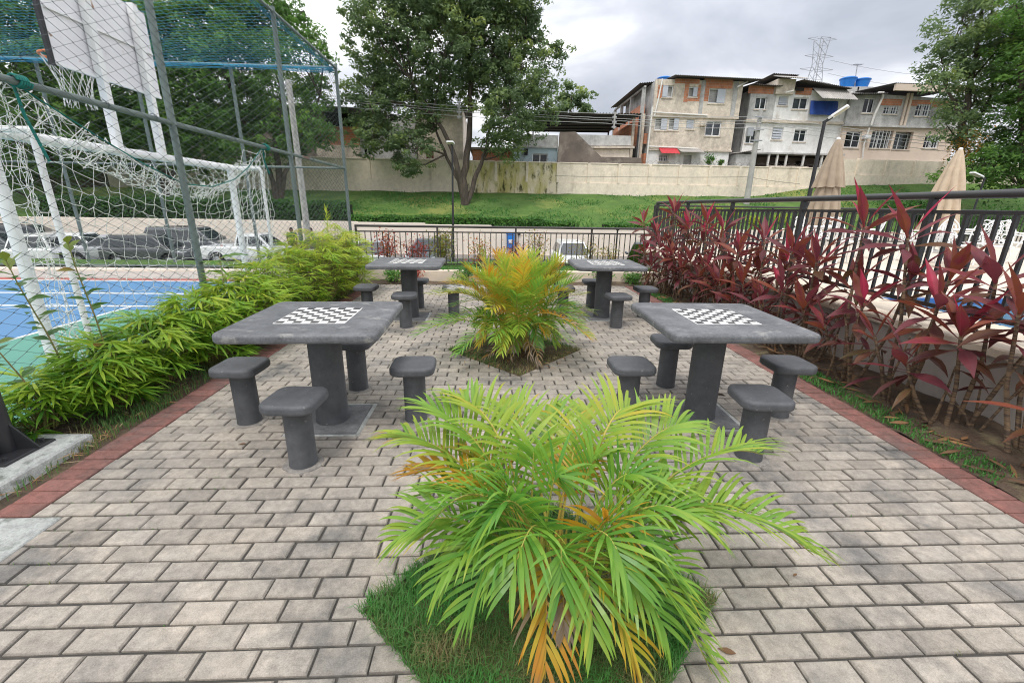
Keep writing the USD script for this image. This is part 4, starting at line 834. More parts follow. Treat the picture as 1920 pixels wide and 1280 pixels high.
# dry fallen leaves
m_litter = leaf('dry_leaf', [(0.0, (0.10, 0.055, 0.03)), (0.4, (0.2, 0.11, 0.05)), (0.75, (0.34, 0.17, 0.07)), (1.0, (0.4, 0.33, 0.2))], rough=0.8, trans=0.05, vary=0.05)
def litter(n, x0, x1, y0, y1, L, W, z, lo=0.0, hi=1.0):
    m = MB()
    for k in range(n):
        a = R(0, 2 * PI); V, F, T = blade_leaf((R(x0, x1), R(y0, y1), z + R(0.0, 0.02)), (math.cos(a), math.sin(a), R(-0.02, 0.12)), L * R(0.5, 1.2), W * R(0.6, 1.3), R(-0.05, 0.12), R(-0.1, 0.15), R(lo, hi), 4); m.add(V, F, T)
    return m
litter(520, 3.1, 3.7, 1.6, 8.8, 0.2, 0.03, 0.015, 0, 0.7).emit('leaf_litter', m_litter, label='brown fallen leaves on the soil under the red plants', cat='leaf litter', kind='stuff')
litter(650, -3.15, -2.56, 2.0, 8.5, 0.11, 0.007, 0.01, 0.5, 1.0).emit('leaf_litter', m_litter, label='dry straw under the bamboo along the left bricks', cat='leaf litter', kind='stuff')
litter(260, -0.3, 0.85, 3.95, 5.2, 0.08, 0.008, 0.025, 0.2, 0.9).emit('leaf_litter', m_litter, label='brown scraps in the middle diamond bed', cat='leaf litter', kind='stuff')
for (x, y, L, lab) in ((2.02, 3.35, 0.16, 'brown dry leaf on the pavers under the right near table'), (0.88, 1.12, 0.06, 'crumbled leaf on the pavers right of the foreground bed'), (-0.55, 3.0, 0.06, 'dark dry leaf on the pavers beside the inner left stool'), (-1.62, 2.62, 0.05, 'small dark leaf on the pavers left of the front stool'), (1.32, 1.45, 0.03, 'tiny dark scrap on the pavers right of the foreground palm')):
    V, F, T = blade_leaf((x, y, 0.006), (R(-1, 1), R(-0.4, 0.4), 0.03), L, L * 0.4, 0.03, 0.06, R(0.0, 0.4), 4); MB().add(V, F, T).emit('fallen_leaf', m_litter, label=lab, cat='leaf')

# ------------------------------------------------------------------ bamboo shrubs along the court fence
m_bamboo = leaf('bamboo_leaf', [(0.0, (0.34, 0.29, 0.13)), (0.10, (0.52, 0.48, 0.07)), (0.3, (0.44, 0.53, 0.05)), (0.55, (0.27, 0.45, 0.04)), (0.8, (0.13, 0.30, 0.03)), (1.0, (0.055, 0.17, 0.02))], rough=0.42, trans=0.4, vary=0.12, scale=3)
m_stem = solid('green_stem', (0.2, 0.22, 0.06), (0.26, 0.2, 0.09), scale=9, rough=0.7)
def spray(tip, d, n, L, W, tone, parent, droop=0.16):
    m = MB(); d = unit(np.asarray(d, float)); x = np.cross(d, UPZ); x = unit(x) if np.linalg.norm(x) > 0.1 else np.array([1.0, 0, 0]); y = np.cross(x, d)
    for k in range(n):
        a = rad(-95 + 190 * (k + 0.5) / n + R(-12, 12)); el = R(-0.3, 0.35)
        dd = unit(d * (math.cos(a) * 0.9 + 0.2) + x * math.sin(a) + y * el)
        V, F, T = blade_leaf(tip - d * 0.035 * abs(a), dd, L * (0.65 + 0.5 * math.cos(a * 0.8)) * R(0.8, 1.15), W * R(0.8, 1.2), droop * R(0.5, 1.3), R(0.02, 0.15), np.clip(tone + rng.normal(0, 0.1), 0, 1), 4)
        m.add(V, F, T)
    m.emit('leaf_spray', m_bamboo, parent)
names_b = ['small yellow-green bamboo shrub in front of the black post', 'bamboo shrub just behind the black post', 'low bamboo shrub spilling toward the red bricks', 'bamboo shrub with long dark green leaves left of the near stools', 'dense bamboo shrub left of the near left table',
           'bamboo shrub reaching under the near left table top', 'yellowish bamboo shrub behind the near left table', 'bright bamboo shrub below the second fence post', 'tall bright yellow-green bamboo shrub midway along the fence', 'tall bamboo shrub left of the far left table', 'last bamboo shrub near the fence corner']
shr = [(-2.98, 1.9, 0.26, 0.18, 34), (-3.06, 2.82, 0.42, 0.2, 70), (-2.92, 3.2, 0.54, 0.27, 130), (-2.90, 3.68, 0.62, 0.32, 170), (-2.82, 4.22, 0.70, 0.38, 210), (-2.76, 4.82, 0.78, 0.42, 220), (-2.82, 5.42, 0.86, 0.42, 230), (-2.80, 6.1, 0.95, 0.44, 230), (-2.72, 6.85, 1.14, 0.52, 280), (-2.70, 7.6, 1.18, 0.54, 280), (-2.75, 8.35, 1.08, 0.48, 250)]
for (x, y, h, r_, n), lab in zip(shr, names_b):
    s_ = thing('bamboo_shrub', lab, 'shrub', (x, y, 0), group='bamboo shrubs along the court fence')
    sm = MB()
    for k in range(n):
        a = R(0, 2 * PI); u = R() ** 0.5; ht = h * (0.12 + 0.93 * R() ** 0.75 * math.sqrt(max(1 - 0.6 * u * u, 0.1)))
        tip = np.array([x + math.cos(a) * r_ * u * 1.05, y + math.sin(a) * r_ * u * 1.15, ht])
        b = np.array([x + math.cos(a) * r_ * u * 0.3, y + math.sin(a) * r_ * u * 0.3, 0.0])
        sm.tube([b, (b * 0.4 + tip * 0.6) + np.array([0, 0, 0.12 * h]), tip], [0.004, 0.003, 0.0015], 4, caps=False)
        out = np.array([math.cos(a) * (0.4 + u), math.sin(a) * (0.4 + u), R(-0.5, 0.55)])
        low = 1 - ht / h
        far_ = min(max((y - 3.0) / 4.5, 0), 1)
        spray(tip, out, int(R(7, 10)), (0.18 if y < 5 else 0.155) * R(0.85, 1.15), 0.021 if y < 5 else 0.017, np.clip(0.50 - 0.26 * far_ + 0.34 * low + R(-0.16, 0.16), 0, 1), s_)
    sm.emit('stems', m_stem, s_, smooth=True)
tips = thing('bamboo_shoot', 'single upright pale bamboo shoot rising above the hedge near the corner', 'shoot', (-2.85, 7.9, 0))
MB().tube([(-2.85, 7.9, 0.3), (-2.86, 7.92, 0.9), (-2.84, 7.95, 1.42)], [0.005, 0.004, 0.002], 5).emit('stem', m_stem, tips)
for z in np.linspace(0.85, 1.4, 9): spray(np.array([-2.85, 7.93, z]), (R(-1, 1), R(-1, 1), 0.9), 6, 0.13, 0.014, 0.34, tips)

# oval-leaved saplings growing through the fence
m_sap = leaf('sapling_leaf', [(0.0, (0.32, 0.14, 0.04)), (0.15, (0.22, 0.26, 0.04)), (0.5, (0.10, 0.20, 0.045)), (1.0, (0.05, 0.13, 0.035))], rough=0.4, trans=0.3, vary=0.08)
for bx_, by_, tx_, ty_, hz_, nl, lab in ((-3.05, 3.02, -3.1, 2.98, 1.16, 26, 'left oval-leaved sapling leaning against the fence mesh'), (-2.98, 3.25, -2.98, 3.3, 1.24, 30, 'right oval-leaved sapling with an upright yellow-green tip'), (-3.0, 2.75, -3.06, 2.7, 0.74, 10, 'low oval-leaved sapling with orange lower leaves by the goal post')):
    sp_ = thing('sapling', lab, 'sapling', (bx_, by_, 0))
    P = lambda u: np.array([bx_ + (tx_ - bx_) * u + 0.02 * math.sin(5 * u), by_ + (ty_ - by_) * u + 0.03 * math.sin(4 * u), hz_ * u])
    MB().tube([P(u) for u in np.linspace(0, 1, 8)], np.linspace(0.008, 0.003, 8), 6).emit('stem', m_stem, sp_, smooth=True)
    for k in range(nl):
        u = 0.35 + 0.65 * (k + 0.5) / nl; a = k * PI / 2 * 1.02 + (k % 2) * PI
        V, F, T = blade_leaf(P(u), (math.cos(a), math.sin(a), 0.35 + 0.8 * (u > 0.93)), 0.115 * R(0.8, 1.15), 0.058, R(0.05, 0.2), 0.1, R(0.15, 0.3) if u > 0.9 else R(0.45, 0.9) if R() < 0.93 else 0.02); MB().add(V, F, T).emit('leaf', m_sap, sp_)
fern = thing('feathery_sapling', 'small feathery-leaved sapling against the second fence post', 'sapling', (-2.98, 4.95, 0))
MB().tube([(-2.98, 4.95, 0), (-2.97, 4.93, 0.5), (-2.96, 4.92, 0.98)], [0.007, 0.005, 0.003], 6).emit('stem', m_stem, fern)
for k in range(10): frond(fern, arc_pts((-2.965, 4.925, 0.62 + 0.036 * k), k * 2.2, 0.3, 0.3, 0.7), 14, 0.075, 0.016, R(0.75, 0.95), sag=0.2, vlift=0.05, start=0.12, browntip=0)
# ------------------------------------------------------------------ car park wall, long cream wall
pkw = thing('car_park_wall', 'long pale retaining wall behind the parked cars', 'wall', (0, 27.2, -1.5))
for k in range(24):
    x0 = -48 + k * 4.0
    top = np.interp(x0, [-48, -10, 0, 40], [0.62, 0.60, 0.42, 0.42])
    MB().bevel_box((x0 + 0.004, 27.1, -1.5), (x0 + 3.996, 27.35, top), 0.02, R(0.4, 0.6)).emit('wall_section', m_parkwall, pkw)
MB().box((-48, 26.95, -1.5), (48, 27.097, -1.25)).emit('plinth', m_poolwall, pkw)
m_mossmark = m_wallmoss
bw_ = thing('boundary_wall', 'long cream boundary wall of panels and pilasters on the slope', 'wall', (0, 35, 2.4))
PX = [-28 + 2.36 * k for k in range(24)]
for i, (a, b) in enumerate(zip(PX[:-1], PX[1:])):
    moss = any(a - 0.3 < t < b + 0.3 for t in (-1.6, 0.7, 2.6)) and a > -3.5
    mt = m_wallmoss if moss else m_wallcream
    MB().box((a, 35.05, 1.9), (b, 35.3, 3.42)).emit('lower_panel', mt, bw_)
    MB().box((a + 0.1, 35.12, 3.42), (b - 0.1, 35.3, 4.80)).emit('upper_panel', mt, bw_)
    MB().bevel_box((a - 0.1, 35.03, 3.423), (a + 0.1, 35.31, 4.84), 0.015).emit('pilaster', m_wallcream, bw_)
    MB().bevel_box((a + 0.1, 35.08, 4.8), (b - 0.1, 35.32, 4.87), 0.015).emit('coping', m_wallcream, bw_)
bw2 = thing('boundary_wall', 'higher stretch of cream boundary wall below the pinkish house', 'wall', (32, 35, 3.6))
for i in range(9):
    a = 26.3 + i * 2.3; b = a + 2.3
    MB().box((a, 35.05, 2.6), (b, 35.3, 4.4)).emit('lower_panel', m_wallcream, bw2)
    MB().box((a + 0.1, 35.12, 4.4), (b - 0.1, 35.3, 5.55 - 0.015 * i)).emit('upper_panel', m_wallcream, bw2)
    MB().bevel_box((a - 0.1, 35.03, 4.403), (a + 0.1, 35.31, 5.6 - 0.015 * i), 0.015).emit('pilaster', m_wallcream, bw2)
wire = thing('barbed_wire', 'coiled barbed wire along the top of the cream wall', 'wire', (0, 35.2, 4.9))
m_wire2 = solid('rusty_wire', (0.16, 0.14, 0.13), (0.1, 0.08, 0.07), scale=9, rough=0.8)
m = MB(); s_ = np.linspace(0, 1, 2600); m.tube(np.stack([-27 + 53 * s_, 35.2 + 0.16 * np.cos(s_ * 760), 4.98 + 0.13 * np.sin(s_ * 760)], 1), 0.008, 3, caps=False); m.emit('coil', m_wire2, wire)

# ------------------------------------------------------------------ hedges and shrubs beyond the railing
m_hedge = leaf('hedge_leaf', [(0.0, (0.02, 0.06, 0.012)), (0.5, (0.05, 0.15, 0.022)), (0.85, (0.10, 0.25, 0.04)), (1.0, (0.22, 0.33, 0.06))], rough=0.4, trans=0.2, vary=0.2, scale=0.9)
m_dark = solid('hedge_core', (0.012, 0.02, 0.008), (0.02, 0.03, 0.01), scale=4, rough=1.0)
def leaves_at(mb, P, N, size, asp, tone, jitter=0.8):
    """Small pointed leaves at P whose faces turn roughly along N."""
    n = len(P); d = rng.normal(0, 1, (n, 3)); N = N + rng.normal(0, jitter, (n, 3)); N /= np.linalg.norm(N, axis=1, keepdims=True)
    d -= N * (d * N).sum(1, keepdims=True); d /= np.linalg.norm(d, axis=1, keepdims=True); s = np.cross(N, d)
    L = (size * R(0.6, 1.3, n))[:, None]
    v = np.stack([P - d * L * 0.5, P + s * L * asp * 0.5 + N * L * 0.08, P + d * L * 0.5 - N * L * 0.05, P - s * L * asp * 0.5 + N * L * 0.08], 1).reshape(-1, 3)
    b = np.arange(n)[:, None] * 4
    mb.add(v, np.concatenate([b + [0, 1, 2], b + [0, 2, 3]], 0), np.repeat(np.broadcast_to(tone, n), 4))
def hedge(x0, x1, y0, y1, zf, h, label, nper=520, size=0.13, tone=(0.3, 0.95), mat=None):
    t = thing('hedge', label, 'hedge', ((x0 + x1) / 2, (y0 + y1) / 2, float(zf((x0 + x1) / 2, (y0 + y1) / 2))), group='clipped hedge sections above the car park wall')
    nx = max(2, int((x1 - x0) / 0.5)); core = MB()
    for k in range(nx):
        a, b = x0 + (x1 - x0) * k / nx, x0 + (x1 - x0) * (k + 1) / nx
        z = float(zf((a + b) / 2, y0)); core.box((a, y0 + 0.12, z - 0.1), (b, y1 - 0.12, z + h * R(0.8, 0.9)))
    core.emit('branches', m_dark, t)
    n = int((x1 - x0) * nper); f = R(0, 1, n); X = R(x0, x1, n); lump = 0.10 * (meshkit.noise(np.stack([X * 1.3, X * 0, X * 0], 1), 3) - 0.5)
    front = f < 0.55; Y = np.where(front, y0 + R(-0.06, 0.12, n), R(y0, y1, n)); Z = np.where(front, R(0, 1, n) ** 0.8 * h, h + R(-0.1, 0.06, n) + lump)
    P = np.stack([X, Y, Z + zf(X, Y) - 0.02], 1); N = np.where(front[:, None], [0, -1, 0.4], [0, -0.3, 1.0])
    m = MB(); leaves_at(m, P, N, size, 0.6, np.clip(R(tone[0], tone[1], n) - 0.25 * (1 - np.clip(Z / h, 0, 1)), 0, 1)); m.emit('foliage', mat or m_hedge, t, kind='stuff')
    return t
hz = lambda X, Y: 0.35 + 0 * np.asarray(X)
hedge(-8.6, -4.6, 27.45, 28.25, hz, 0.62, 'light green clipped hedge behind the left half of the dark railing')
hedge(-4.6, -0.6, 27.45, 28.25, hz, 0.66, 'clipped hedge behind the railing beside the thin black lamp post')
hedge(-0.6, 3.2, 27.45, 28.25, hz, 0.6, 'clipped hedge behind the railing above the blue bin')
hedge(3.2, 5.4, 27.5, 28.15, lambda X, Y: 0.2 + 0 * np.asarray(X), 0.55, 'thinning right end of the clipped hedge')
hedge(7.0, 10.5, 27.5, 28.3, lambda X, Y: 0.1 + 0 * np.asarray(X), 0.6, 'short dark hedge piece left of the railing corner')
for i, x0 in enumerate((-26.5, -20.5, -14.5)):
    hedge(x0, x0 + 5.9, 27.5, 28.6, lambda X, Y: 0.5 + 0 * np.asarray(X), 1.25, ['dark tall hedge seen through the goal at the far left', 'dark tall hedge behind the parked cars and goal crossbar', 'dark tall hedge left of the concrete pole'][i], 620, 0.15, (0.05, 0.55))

m_nand = leaf('nandina_leaf', [(0.0, (0.35, 0.03, 0.025)), (0.3, (0.38, 0.075, 0.035)), (0.5, (0.36, 0.22, 0.04)), (0.75, (0.2, 0.26, 0.035)), (1.0, (0.07, 0.17, 0.025))], rough=0.45, trans=0.3, vary=0.08)
def bush(name, x, y, z, r_, h, n, size, lo, hi, label, mat, cat='shrub', group=None, stems=7, airy=0.0):
    t = thing(name, label, cat, (x, y, z), group=group); sm = MB(); P = []
    for k in range(stems):
        a = R(0, 2 * PI); e = np.array([x + math.cos(a) * r_ * R(0.2, 0.8), y + math.sin(a) * r_ * R(0.2, 0.8), z + h * R(0.7, 1.0)]); b = np.array([x + R(-0.05, 0.05), y + R(-0.05, 0.05), z - 0.03])
        sm.tube([b, b * 0.5 + e * 0.5 + R(-0.03, 0.03, 3), e], [0.008, 0.006, 0.003], 4, caps=False)
        for q in range(n // stems):
            u = R(0.3 if airy < 0.5 else 0.4, 1.05); c = b * (1 - u) + e * u
            P.append(c + rng.normal(0, r_ * (0.28 + 0.1 * airy), 3) * [1, 1, 0.7])
    P = np.array(P); P = P[P[:, 2] > z - 0.02]; m = MB(); leaves_at(m, P, np.tile([0, -0.3, 1.0], (len(P), 1)), size, 0.5, np.clip(R(lo, hi, len(P)), 0, 1), 1.0)
    sm.emit('stems', m_bark, t); m.emit('foliage', mat, t, kind='stuff')
    return t
bush('nandina_shrub', -2.45, 10.45, 0.15, 0.34, 0.85, 520, 0.06, 0.0, 0.45, 'airy red shrub left of the far left table, behind the railing', m_nand, airy=1)
bush('nandina_shrub', -1.78, 10.5, 0.15, 0.26, 0.62, 420, 0.06, 0.0, 0.3, 'bright red shrub behind the far left table top', m_nand, airy=1)
bush('nandina_shrub', -1.15, 10.45, 0.15, 0.34, 0.8, 1000, 0.06, 0.5, 0.85, 'round yellow-green shrub behind the far left table', m_nand)
bush('nandina_shrub', -0.28, 10.0, 0.15, 0.36, 0.72, 420, 0.055, 0.25, 0.75, 'thin reddish-green shrub right of the far left table', m_nand, airy=1)
bush('nandina_shrub', 0.6, 10.5, 0.15, 0.3, 0.6, 380, 0.055, 0.05, 0.5, 'red-leaved twiggy shrub left of the blue bin', m_nand, airy=1)
bush('nandina_shrub', 1.05, 10.55, 0.15, 0.3, 0.85, 420, 0.055, 0.3, 0.8, 'tall yellowish twiggy shrub beside the blue bin', m_nand, airy=1)
bush('nandina_shrub', 2.3, 10.55, 0.15, 0.42, 0.62, 480, 0.05, 0.45, 0.8, 'yellow-green twiggy shrub behind the far right table', m_nand, airy=1)
bush('nandina_shrub', 2.9, 10.5, 0.15, 0.3, 0.5, 300, 0.05, 0.4, 0.8, 'small yellow twiggy shrub right of the far right table', m_nand, airy=1)
for x, y, r_, h, lab in ((-2.0, 9.0, 0.24, 0.3, 'low green shrub under the left end of the far left table'), (-1.6, 9.02, 0.2, 0.3, 'low reddish shrub just left of the far left pedestal'), (-0.55, 9.0, 0.32, 0.42, 'bushy green plant right of the far left pedestal'), (0.0, 9.05, 0.25, 0.3, 'low plant beside the middle palm in the back strip'), (1.35, 9.02, 0.25, 0.26, 'low plant left of the far right pedestal'), (2.35, 9.02, 0.26, 0.3, 'dark green low plant right of the far right pedestal'), (3.0, 9.05, 0.22, 0.22, 'low weeds near the last red plant'), (0.25, 9.75, 0.45, 0.32, 'bright green leafy patch at the railing behind the middle palm')):
    bush('low_shrub', x, y, 0.02 if y < 9.2 else 0.16, r_, h, 520, 0.055, 0.0 if 'reddish' in lab else 0.6, 0.2 if 'reddish' in lab else 1.0, lab, m_nand if 'reddish' in lab else m_hedge)
m_ylw = leaf('yellow_shrub_leaf', [(0.0, (0.25, 0.33, 0.02)), (1.0, (0.45, 0.5, 0.04))], rough=0.5, trans=0.3)
for px, Y, lab in ((1275, 29.5, 'yellow shrub on the slope above the railing corner'), (1345, 30.5, 'yellow shrub left of the utility pole'), (1420, 28.6, 'yellow shrub right of the utility pole foot'), (1475, 29.0, 'yellow shrub left of the black street lamp'), (1380, 30.2, 'small yellow shrub at the utility pole')):
    p = at(px, 378, Y); z = float(slopez(p[0], Y)); bush('yellow_shrub', p[0], Y, z, 0.65, 0.5, 500, 0.12, 0.0, 1.0, lab, m_ylw, group=None)

# ------------------------------------------------------------------ trees
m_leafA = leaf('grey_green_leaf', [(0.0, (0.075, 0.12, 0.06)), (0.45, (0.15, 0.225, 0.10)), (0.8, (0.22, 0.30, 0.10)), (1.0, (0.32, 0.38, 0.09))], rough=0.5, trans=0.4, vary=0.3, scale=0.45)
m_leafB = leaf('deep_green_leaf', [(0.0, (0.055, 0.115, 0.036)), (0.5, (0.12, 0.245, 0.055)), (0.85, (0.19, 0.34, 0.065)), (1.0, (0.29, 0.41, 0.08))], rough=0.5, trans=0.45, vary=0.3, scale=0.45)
def tree(name, label, base, stems, lobes, dens, leaf_size, mat, cluster=0.55, asp=0.42, group=None, trunk_r=0.28):
    """Stems are lists of points from the base; lobes are (centre, radius, share). Twigs run to clusters of leaves; gaps stay open."""
    t = thing(name, label, 'tree', base, group=group); tr = MB()
    for s, r0 in stems:
        s = np.array(s, float); u = np.linspace(0, 1, 14); k = np.linspace(0, 1, len(s))
        q = np.stack([np.interp(u, k, s[:, c]) for c in range(3)], 1); q[1:-1] += rng.normal(0, 0.05, (12, 3))
        tr.tube(q, np.linspace(r0, r0 * 0.25, 14), 8)
    allp = np.concatenate([np.array(s, float) for s, _ in stems])
    P, N, T = [], [], []
    for c, r_, sh in lobes:
        c = np.array(c, float); a = allp[np.argmin(np.linalg.norm(allp - c - [0, 0, -r_], axis=1))]
        tr.tube([a, (a + c) / 2 + rng.normal(0, 0.2, 3), c], [0.07, 0.05, 0.025], 5, caps=False)
        nc = max(6, int(dens * sh * r_ ** 2))
        for k in range(nc):
            d = rng.normal(0, 1, 3); d /= np.linalg.norm(d); d[2] *= 0.85
            rr = r_ * R(0.35, 1.08) ** 0.7
            cc = c + d * rr
            if k % 3 == 0: tr.tube([c + d * r_ * 0.15, (c + cc) / 2 + rng.normal(0, 0.12, 3), cc], [0.022, 0.015, 0.007], 3, caps=False)
            n = int(R(22, 46)); cr = cluster * R(0.55, 1.2)
            o = rng.normal(0, 1, (n, 3)); o /= np.linalg.norm(o, axis=1, keepdims=True); o = o * (cr * R(0.2, 1, n) ** 0.5)[:, None] * [1, 1, 0.55]; o[:, 2] -= 0.15 * np.hypot(o[:, 0], o[:, 1])
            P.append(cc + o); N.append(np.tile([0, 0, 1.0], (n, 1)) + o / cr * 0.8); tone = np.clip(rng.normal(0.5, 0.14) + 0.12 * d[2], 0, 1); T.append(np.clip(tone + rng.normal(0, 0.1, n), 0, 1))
    tr.emit('trunk', m_bark, t, smooth=True)
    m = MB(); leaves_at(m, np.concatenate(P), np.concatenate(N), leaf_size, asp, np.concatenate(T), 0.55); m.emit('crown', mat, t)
    return t
M32 = 0.0378
def lob(px, py, rpx, Y, share=1.0, spread=1.2): return (at(px, py, Y + R(-spread, spread)), rpx * Y / FPX * 1.0, share)
Yt = 32.0; b = at(872, 368, Yt); b[2] = slopez(b[0], Yt) - 0.1
S = lambda *p, Y=Yt: [at(x, y, Y + dy) for x, y, dy in p]
tree('acacia_tree', 'large grey-green tree with several trunks rising from the slope', b,
     [([b] + S((870, 330, 0), (880, 250, 0.2), (884, 160, 0.3), (872, 60, 0.3)), 0.3), ([b] + S((862, 330, -0.2), (845, 270, -0.4), (812, 215, -0.6), (770, 150, -0.6)), 0.24), ([b] + S((858, 335, 0.2), (835, 290, 0.3), (818, 245, 0.5), (780, 200, 0.8)), 0.16),
      ([b] + S((892, 335, 0.3), (906, 300, 0.5), (918, 240, 0.6), (950, 150, 0.8)), 0.2), (S((884, 160, 0.3), (930, 100, 0.5), (985, 70, 0.8)), 0.12), (S((812, 215, -0.6), (740, 190, -0.8), (690, 200, -0.8)), 0.12)],
     [lob(*q) for q in [(712, 105, 62, 32), (690, 190, 58, 32), (745, 215, 70, 32), (700, 255, 45, 31.5), (770, 280, 42, 31.5), (760, 310, 24, 31.2), (715, 40, 58, 32), (690, 15, 40, 32), (770, 140, 66, 32), (800, 190, 45, 32.5), (835, 90, 62, 32), (850, 10, 80, 32), (920, 20, 78, 32.4), (905, 90, 66, 32), (965, 60, 60, 32),
      (930, 160, 60, 32), (985, 130, 58, 32), (1030, 100, 36, 32, 0.6), (1055, 92, 20, 32, 0.5), (1000, 190, 50, 32), (950, 215, 52, 31.6), (985, 240, 38, 31.4), (925, 260, 34, 31.4), (950, 285, 26, 31.3), (780, 20, 50, 32), (870, 130, 55, 33), (960, -20, 60, 32), (800, -40, 70, 32), (900, -60, 90, 32), (740, -25, 30, 32, 0.5), (840, 170, 45, 33, 0.7), (1020, 215, 26, 32, 0.6)]],
     17, 0.27, m_leafA, 0.5)
Yb = 31.0
def left_tree(bpx, lobes, label, Y, dens=15, mat=None, size=0.26):
    b = at(bpx, 380, Y); b[2] = slopez(b[0], Y) - 0.1 if Y > 27.6 else 0.3
    tree('spreading_tree', label, b, [([b] + [at(bpx + dx, y, Y) for dx, y in ((4, 330), (-6, 260), (10, 180), (0, 90))], 0.26), ([b] + [at(bpx + dx, y, Y) for dx, y in ((15, 320), (45, 250), (80, 180))], 0.18), ([b] + [at(bpx + dx, y, Y) for dx, y in ((-15, 320), (-45, 250), (-90, 190))], 0.18)],
         [lob(*q, Y) if len(q) == 3 else lob(*q[:3], Y, q[3]) for q in lobes], dens, size, mat or m_leafB, 0.55)
left_tree(520, [(430, 130, 75), (500, 60, 62), (560, 110, 52), (590, 190, 34), (530, 180, 65), (570, 235, 46), (600, 250, 30), (480, 230, 70), (440, 200, 60), (520, 270, 50), (470, 20, 55), (540, 40, 34, 0.7), (580, 70, 26, 0.6), (430, 60, 60), (410, 0, 60), (500, -10, 50), (455, 290, 40), (570, 20, 22, 0.5), (600, 100, 16, 0.4)], 'spreading green tree behind the corner of the court fence', 30)
left_tree(310, [(300, 100, 80), (230, 60, 75), (360, 60, 70), (280, 180, 80), (360, 170, 70), (220, 160, 70), (260, 250, 70), (340, 250, 70), (400, 250, 60), (300, 0, 80), (380, -20, 60), (220, -20, 70), (200, 250, 60), (410, 120, 60), (300, 300, 50), (380, 305, 40)], 'dense dark tree behind the basketball backboard', 30.5)
left_tree(90, [(60, 80, 90), (130, 50, 80), (20, 170, 85), (110, 160, 85), (170, 130, 70), (50, 250, 80), (140, 250, 80), (-40, 80, 90), (-60, 200, 90), (80, -10, 80), (0, -20, 80), (170, 20, 60), (190, 220, 60), (100, 310, 50), (20, 310, 50), (-140, 120, 110), (-150, 240, 90), (-230, 160, 110)], 'dark tree at the far left behind the court', 30)
Yr = 27.5
b = at(1795, 345, 30); b[2] = 3.4
tree('tall_tree', 'tall loose green tree at the right in front of the last house', b, [([b] + [at(x, y, 30) for x, y in ((1798, 280), (1806, 220), (1822, 150), (1836, 70), (1846, 0))], 0.27), ([at(1800, 260, 30), at(1850, 200, 30), at(1880, 120, 30)], 0.15), ([at(1806, 220, 30), at(1775, 160, 30), at(1765, 110, 30)], 0.1)],
     [lob(*q) for q in [(1800, 50, 52, 30), (1780, 110, 48, 30), (1840, 95, 55, 30), (1768, 150, 28, 30, 0.7), (1745, 152, 14, 30, 0.5), (1830, 160, 52, 30), (1880, 60, 50, 30), (1860, 15, 42, 30), (1810, 5, 30, 30), (1890, 140, 56, 30), (1800, 190, 38, 30), (1870, 210, 48, 30), (1815, 240, 34, 29.5), (1788, 215, 20, 29), (1850, -40, 40, 30, 0.7), (1860, 270, 46, 29.5), (1775, 235, 26, 29.3, 0.6)]], 14, 0.25, m_leafA, 0.6)
b = at(1925, 350, 28); b[2] = 3.0
tree('tall_tree', 'dark leafy tree cut off by the right edge of the picture', b, [([b] + [at(x, y, 28) for x, y in ((1925, 270), (1915, 180), (1925, 80), (1930, 0))], 0.3)],
     [lob(*q) for q in [(1915, 60, 55, 28), (1940, 140, 70, 28), (1910, 215, 56, 28), (1950, 260, 70, 28), (1900, 290, 48, 27.5), (1960, 20, 70, 28), (2010, 120, 90, 28), (2020, 260, 80, 28), (1905, 10, 30, 28, 0.7), (1850, 305, 44, 27.5), (1815, 315, 34, 27.5), (1775, 330, 26, 28.5), (1890, 335, 50, 27)]], 16, 0.25, m_leafB, 0.6)
b = at(1072, 240, 62); b[2] = 4.3
tree('small_tree', 'small distant tree above the black shed roof', b, [([b] + [at(x, y, 62) for x, y in ((1072, 225), (1070, 205), (1072, 180))], 0.25)], [lob(*q) for q in [(1072, 180, 24, 62, 0.55), (1045, 195, 16, 62, 0.5), (1095, 185, 18, 62, 0.5), (1075, 205, 26, 62, 0.6), (1105, 208, 14, 62, 0.5), (1030, 210, 12, 62, 0.4)]], 9, 0.5, m_leafA, 0.9, 0.6)
orange = [(0.0, (0.4, 0.16, 0.03)), (1.0, (0.5, 0.3, 0.04))]
m_or = leaf('orange_leaf', orange, trans=0.3)
p = at(1812, 250, 28.8); bush('flowering_shrub', p[0], 28.8, 3.6, 1.0, 3.0, 700, 0.16, 0.0, 1.0, 'orange-flowering shrub at the foot of the tall right tree', m_or)
for px, py, Y, r_, h, lab in ((1760, 335, 29, 1.5, 1.4, 'dark shrub below the tall right tree'), (1700, 345, 29.5, 1.3, 1.2, 'dark green shrub left of the right parasol'), (1880, 350, 26, 1.7, 1.6, 'dark green shrub behind the right parasol')):
    p = at(px, py, Y); bush('dark_shrub', p[0], Y, float(slopez(p[0], Y)) - 0.2, r_, h, 2600, 0.17, 0.0, 0.6, lab, m_hedge, stems=14)
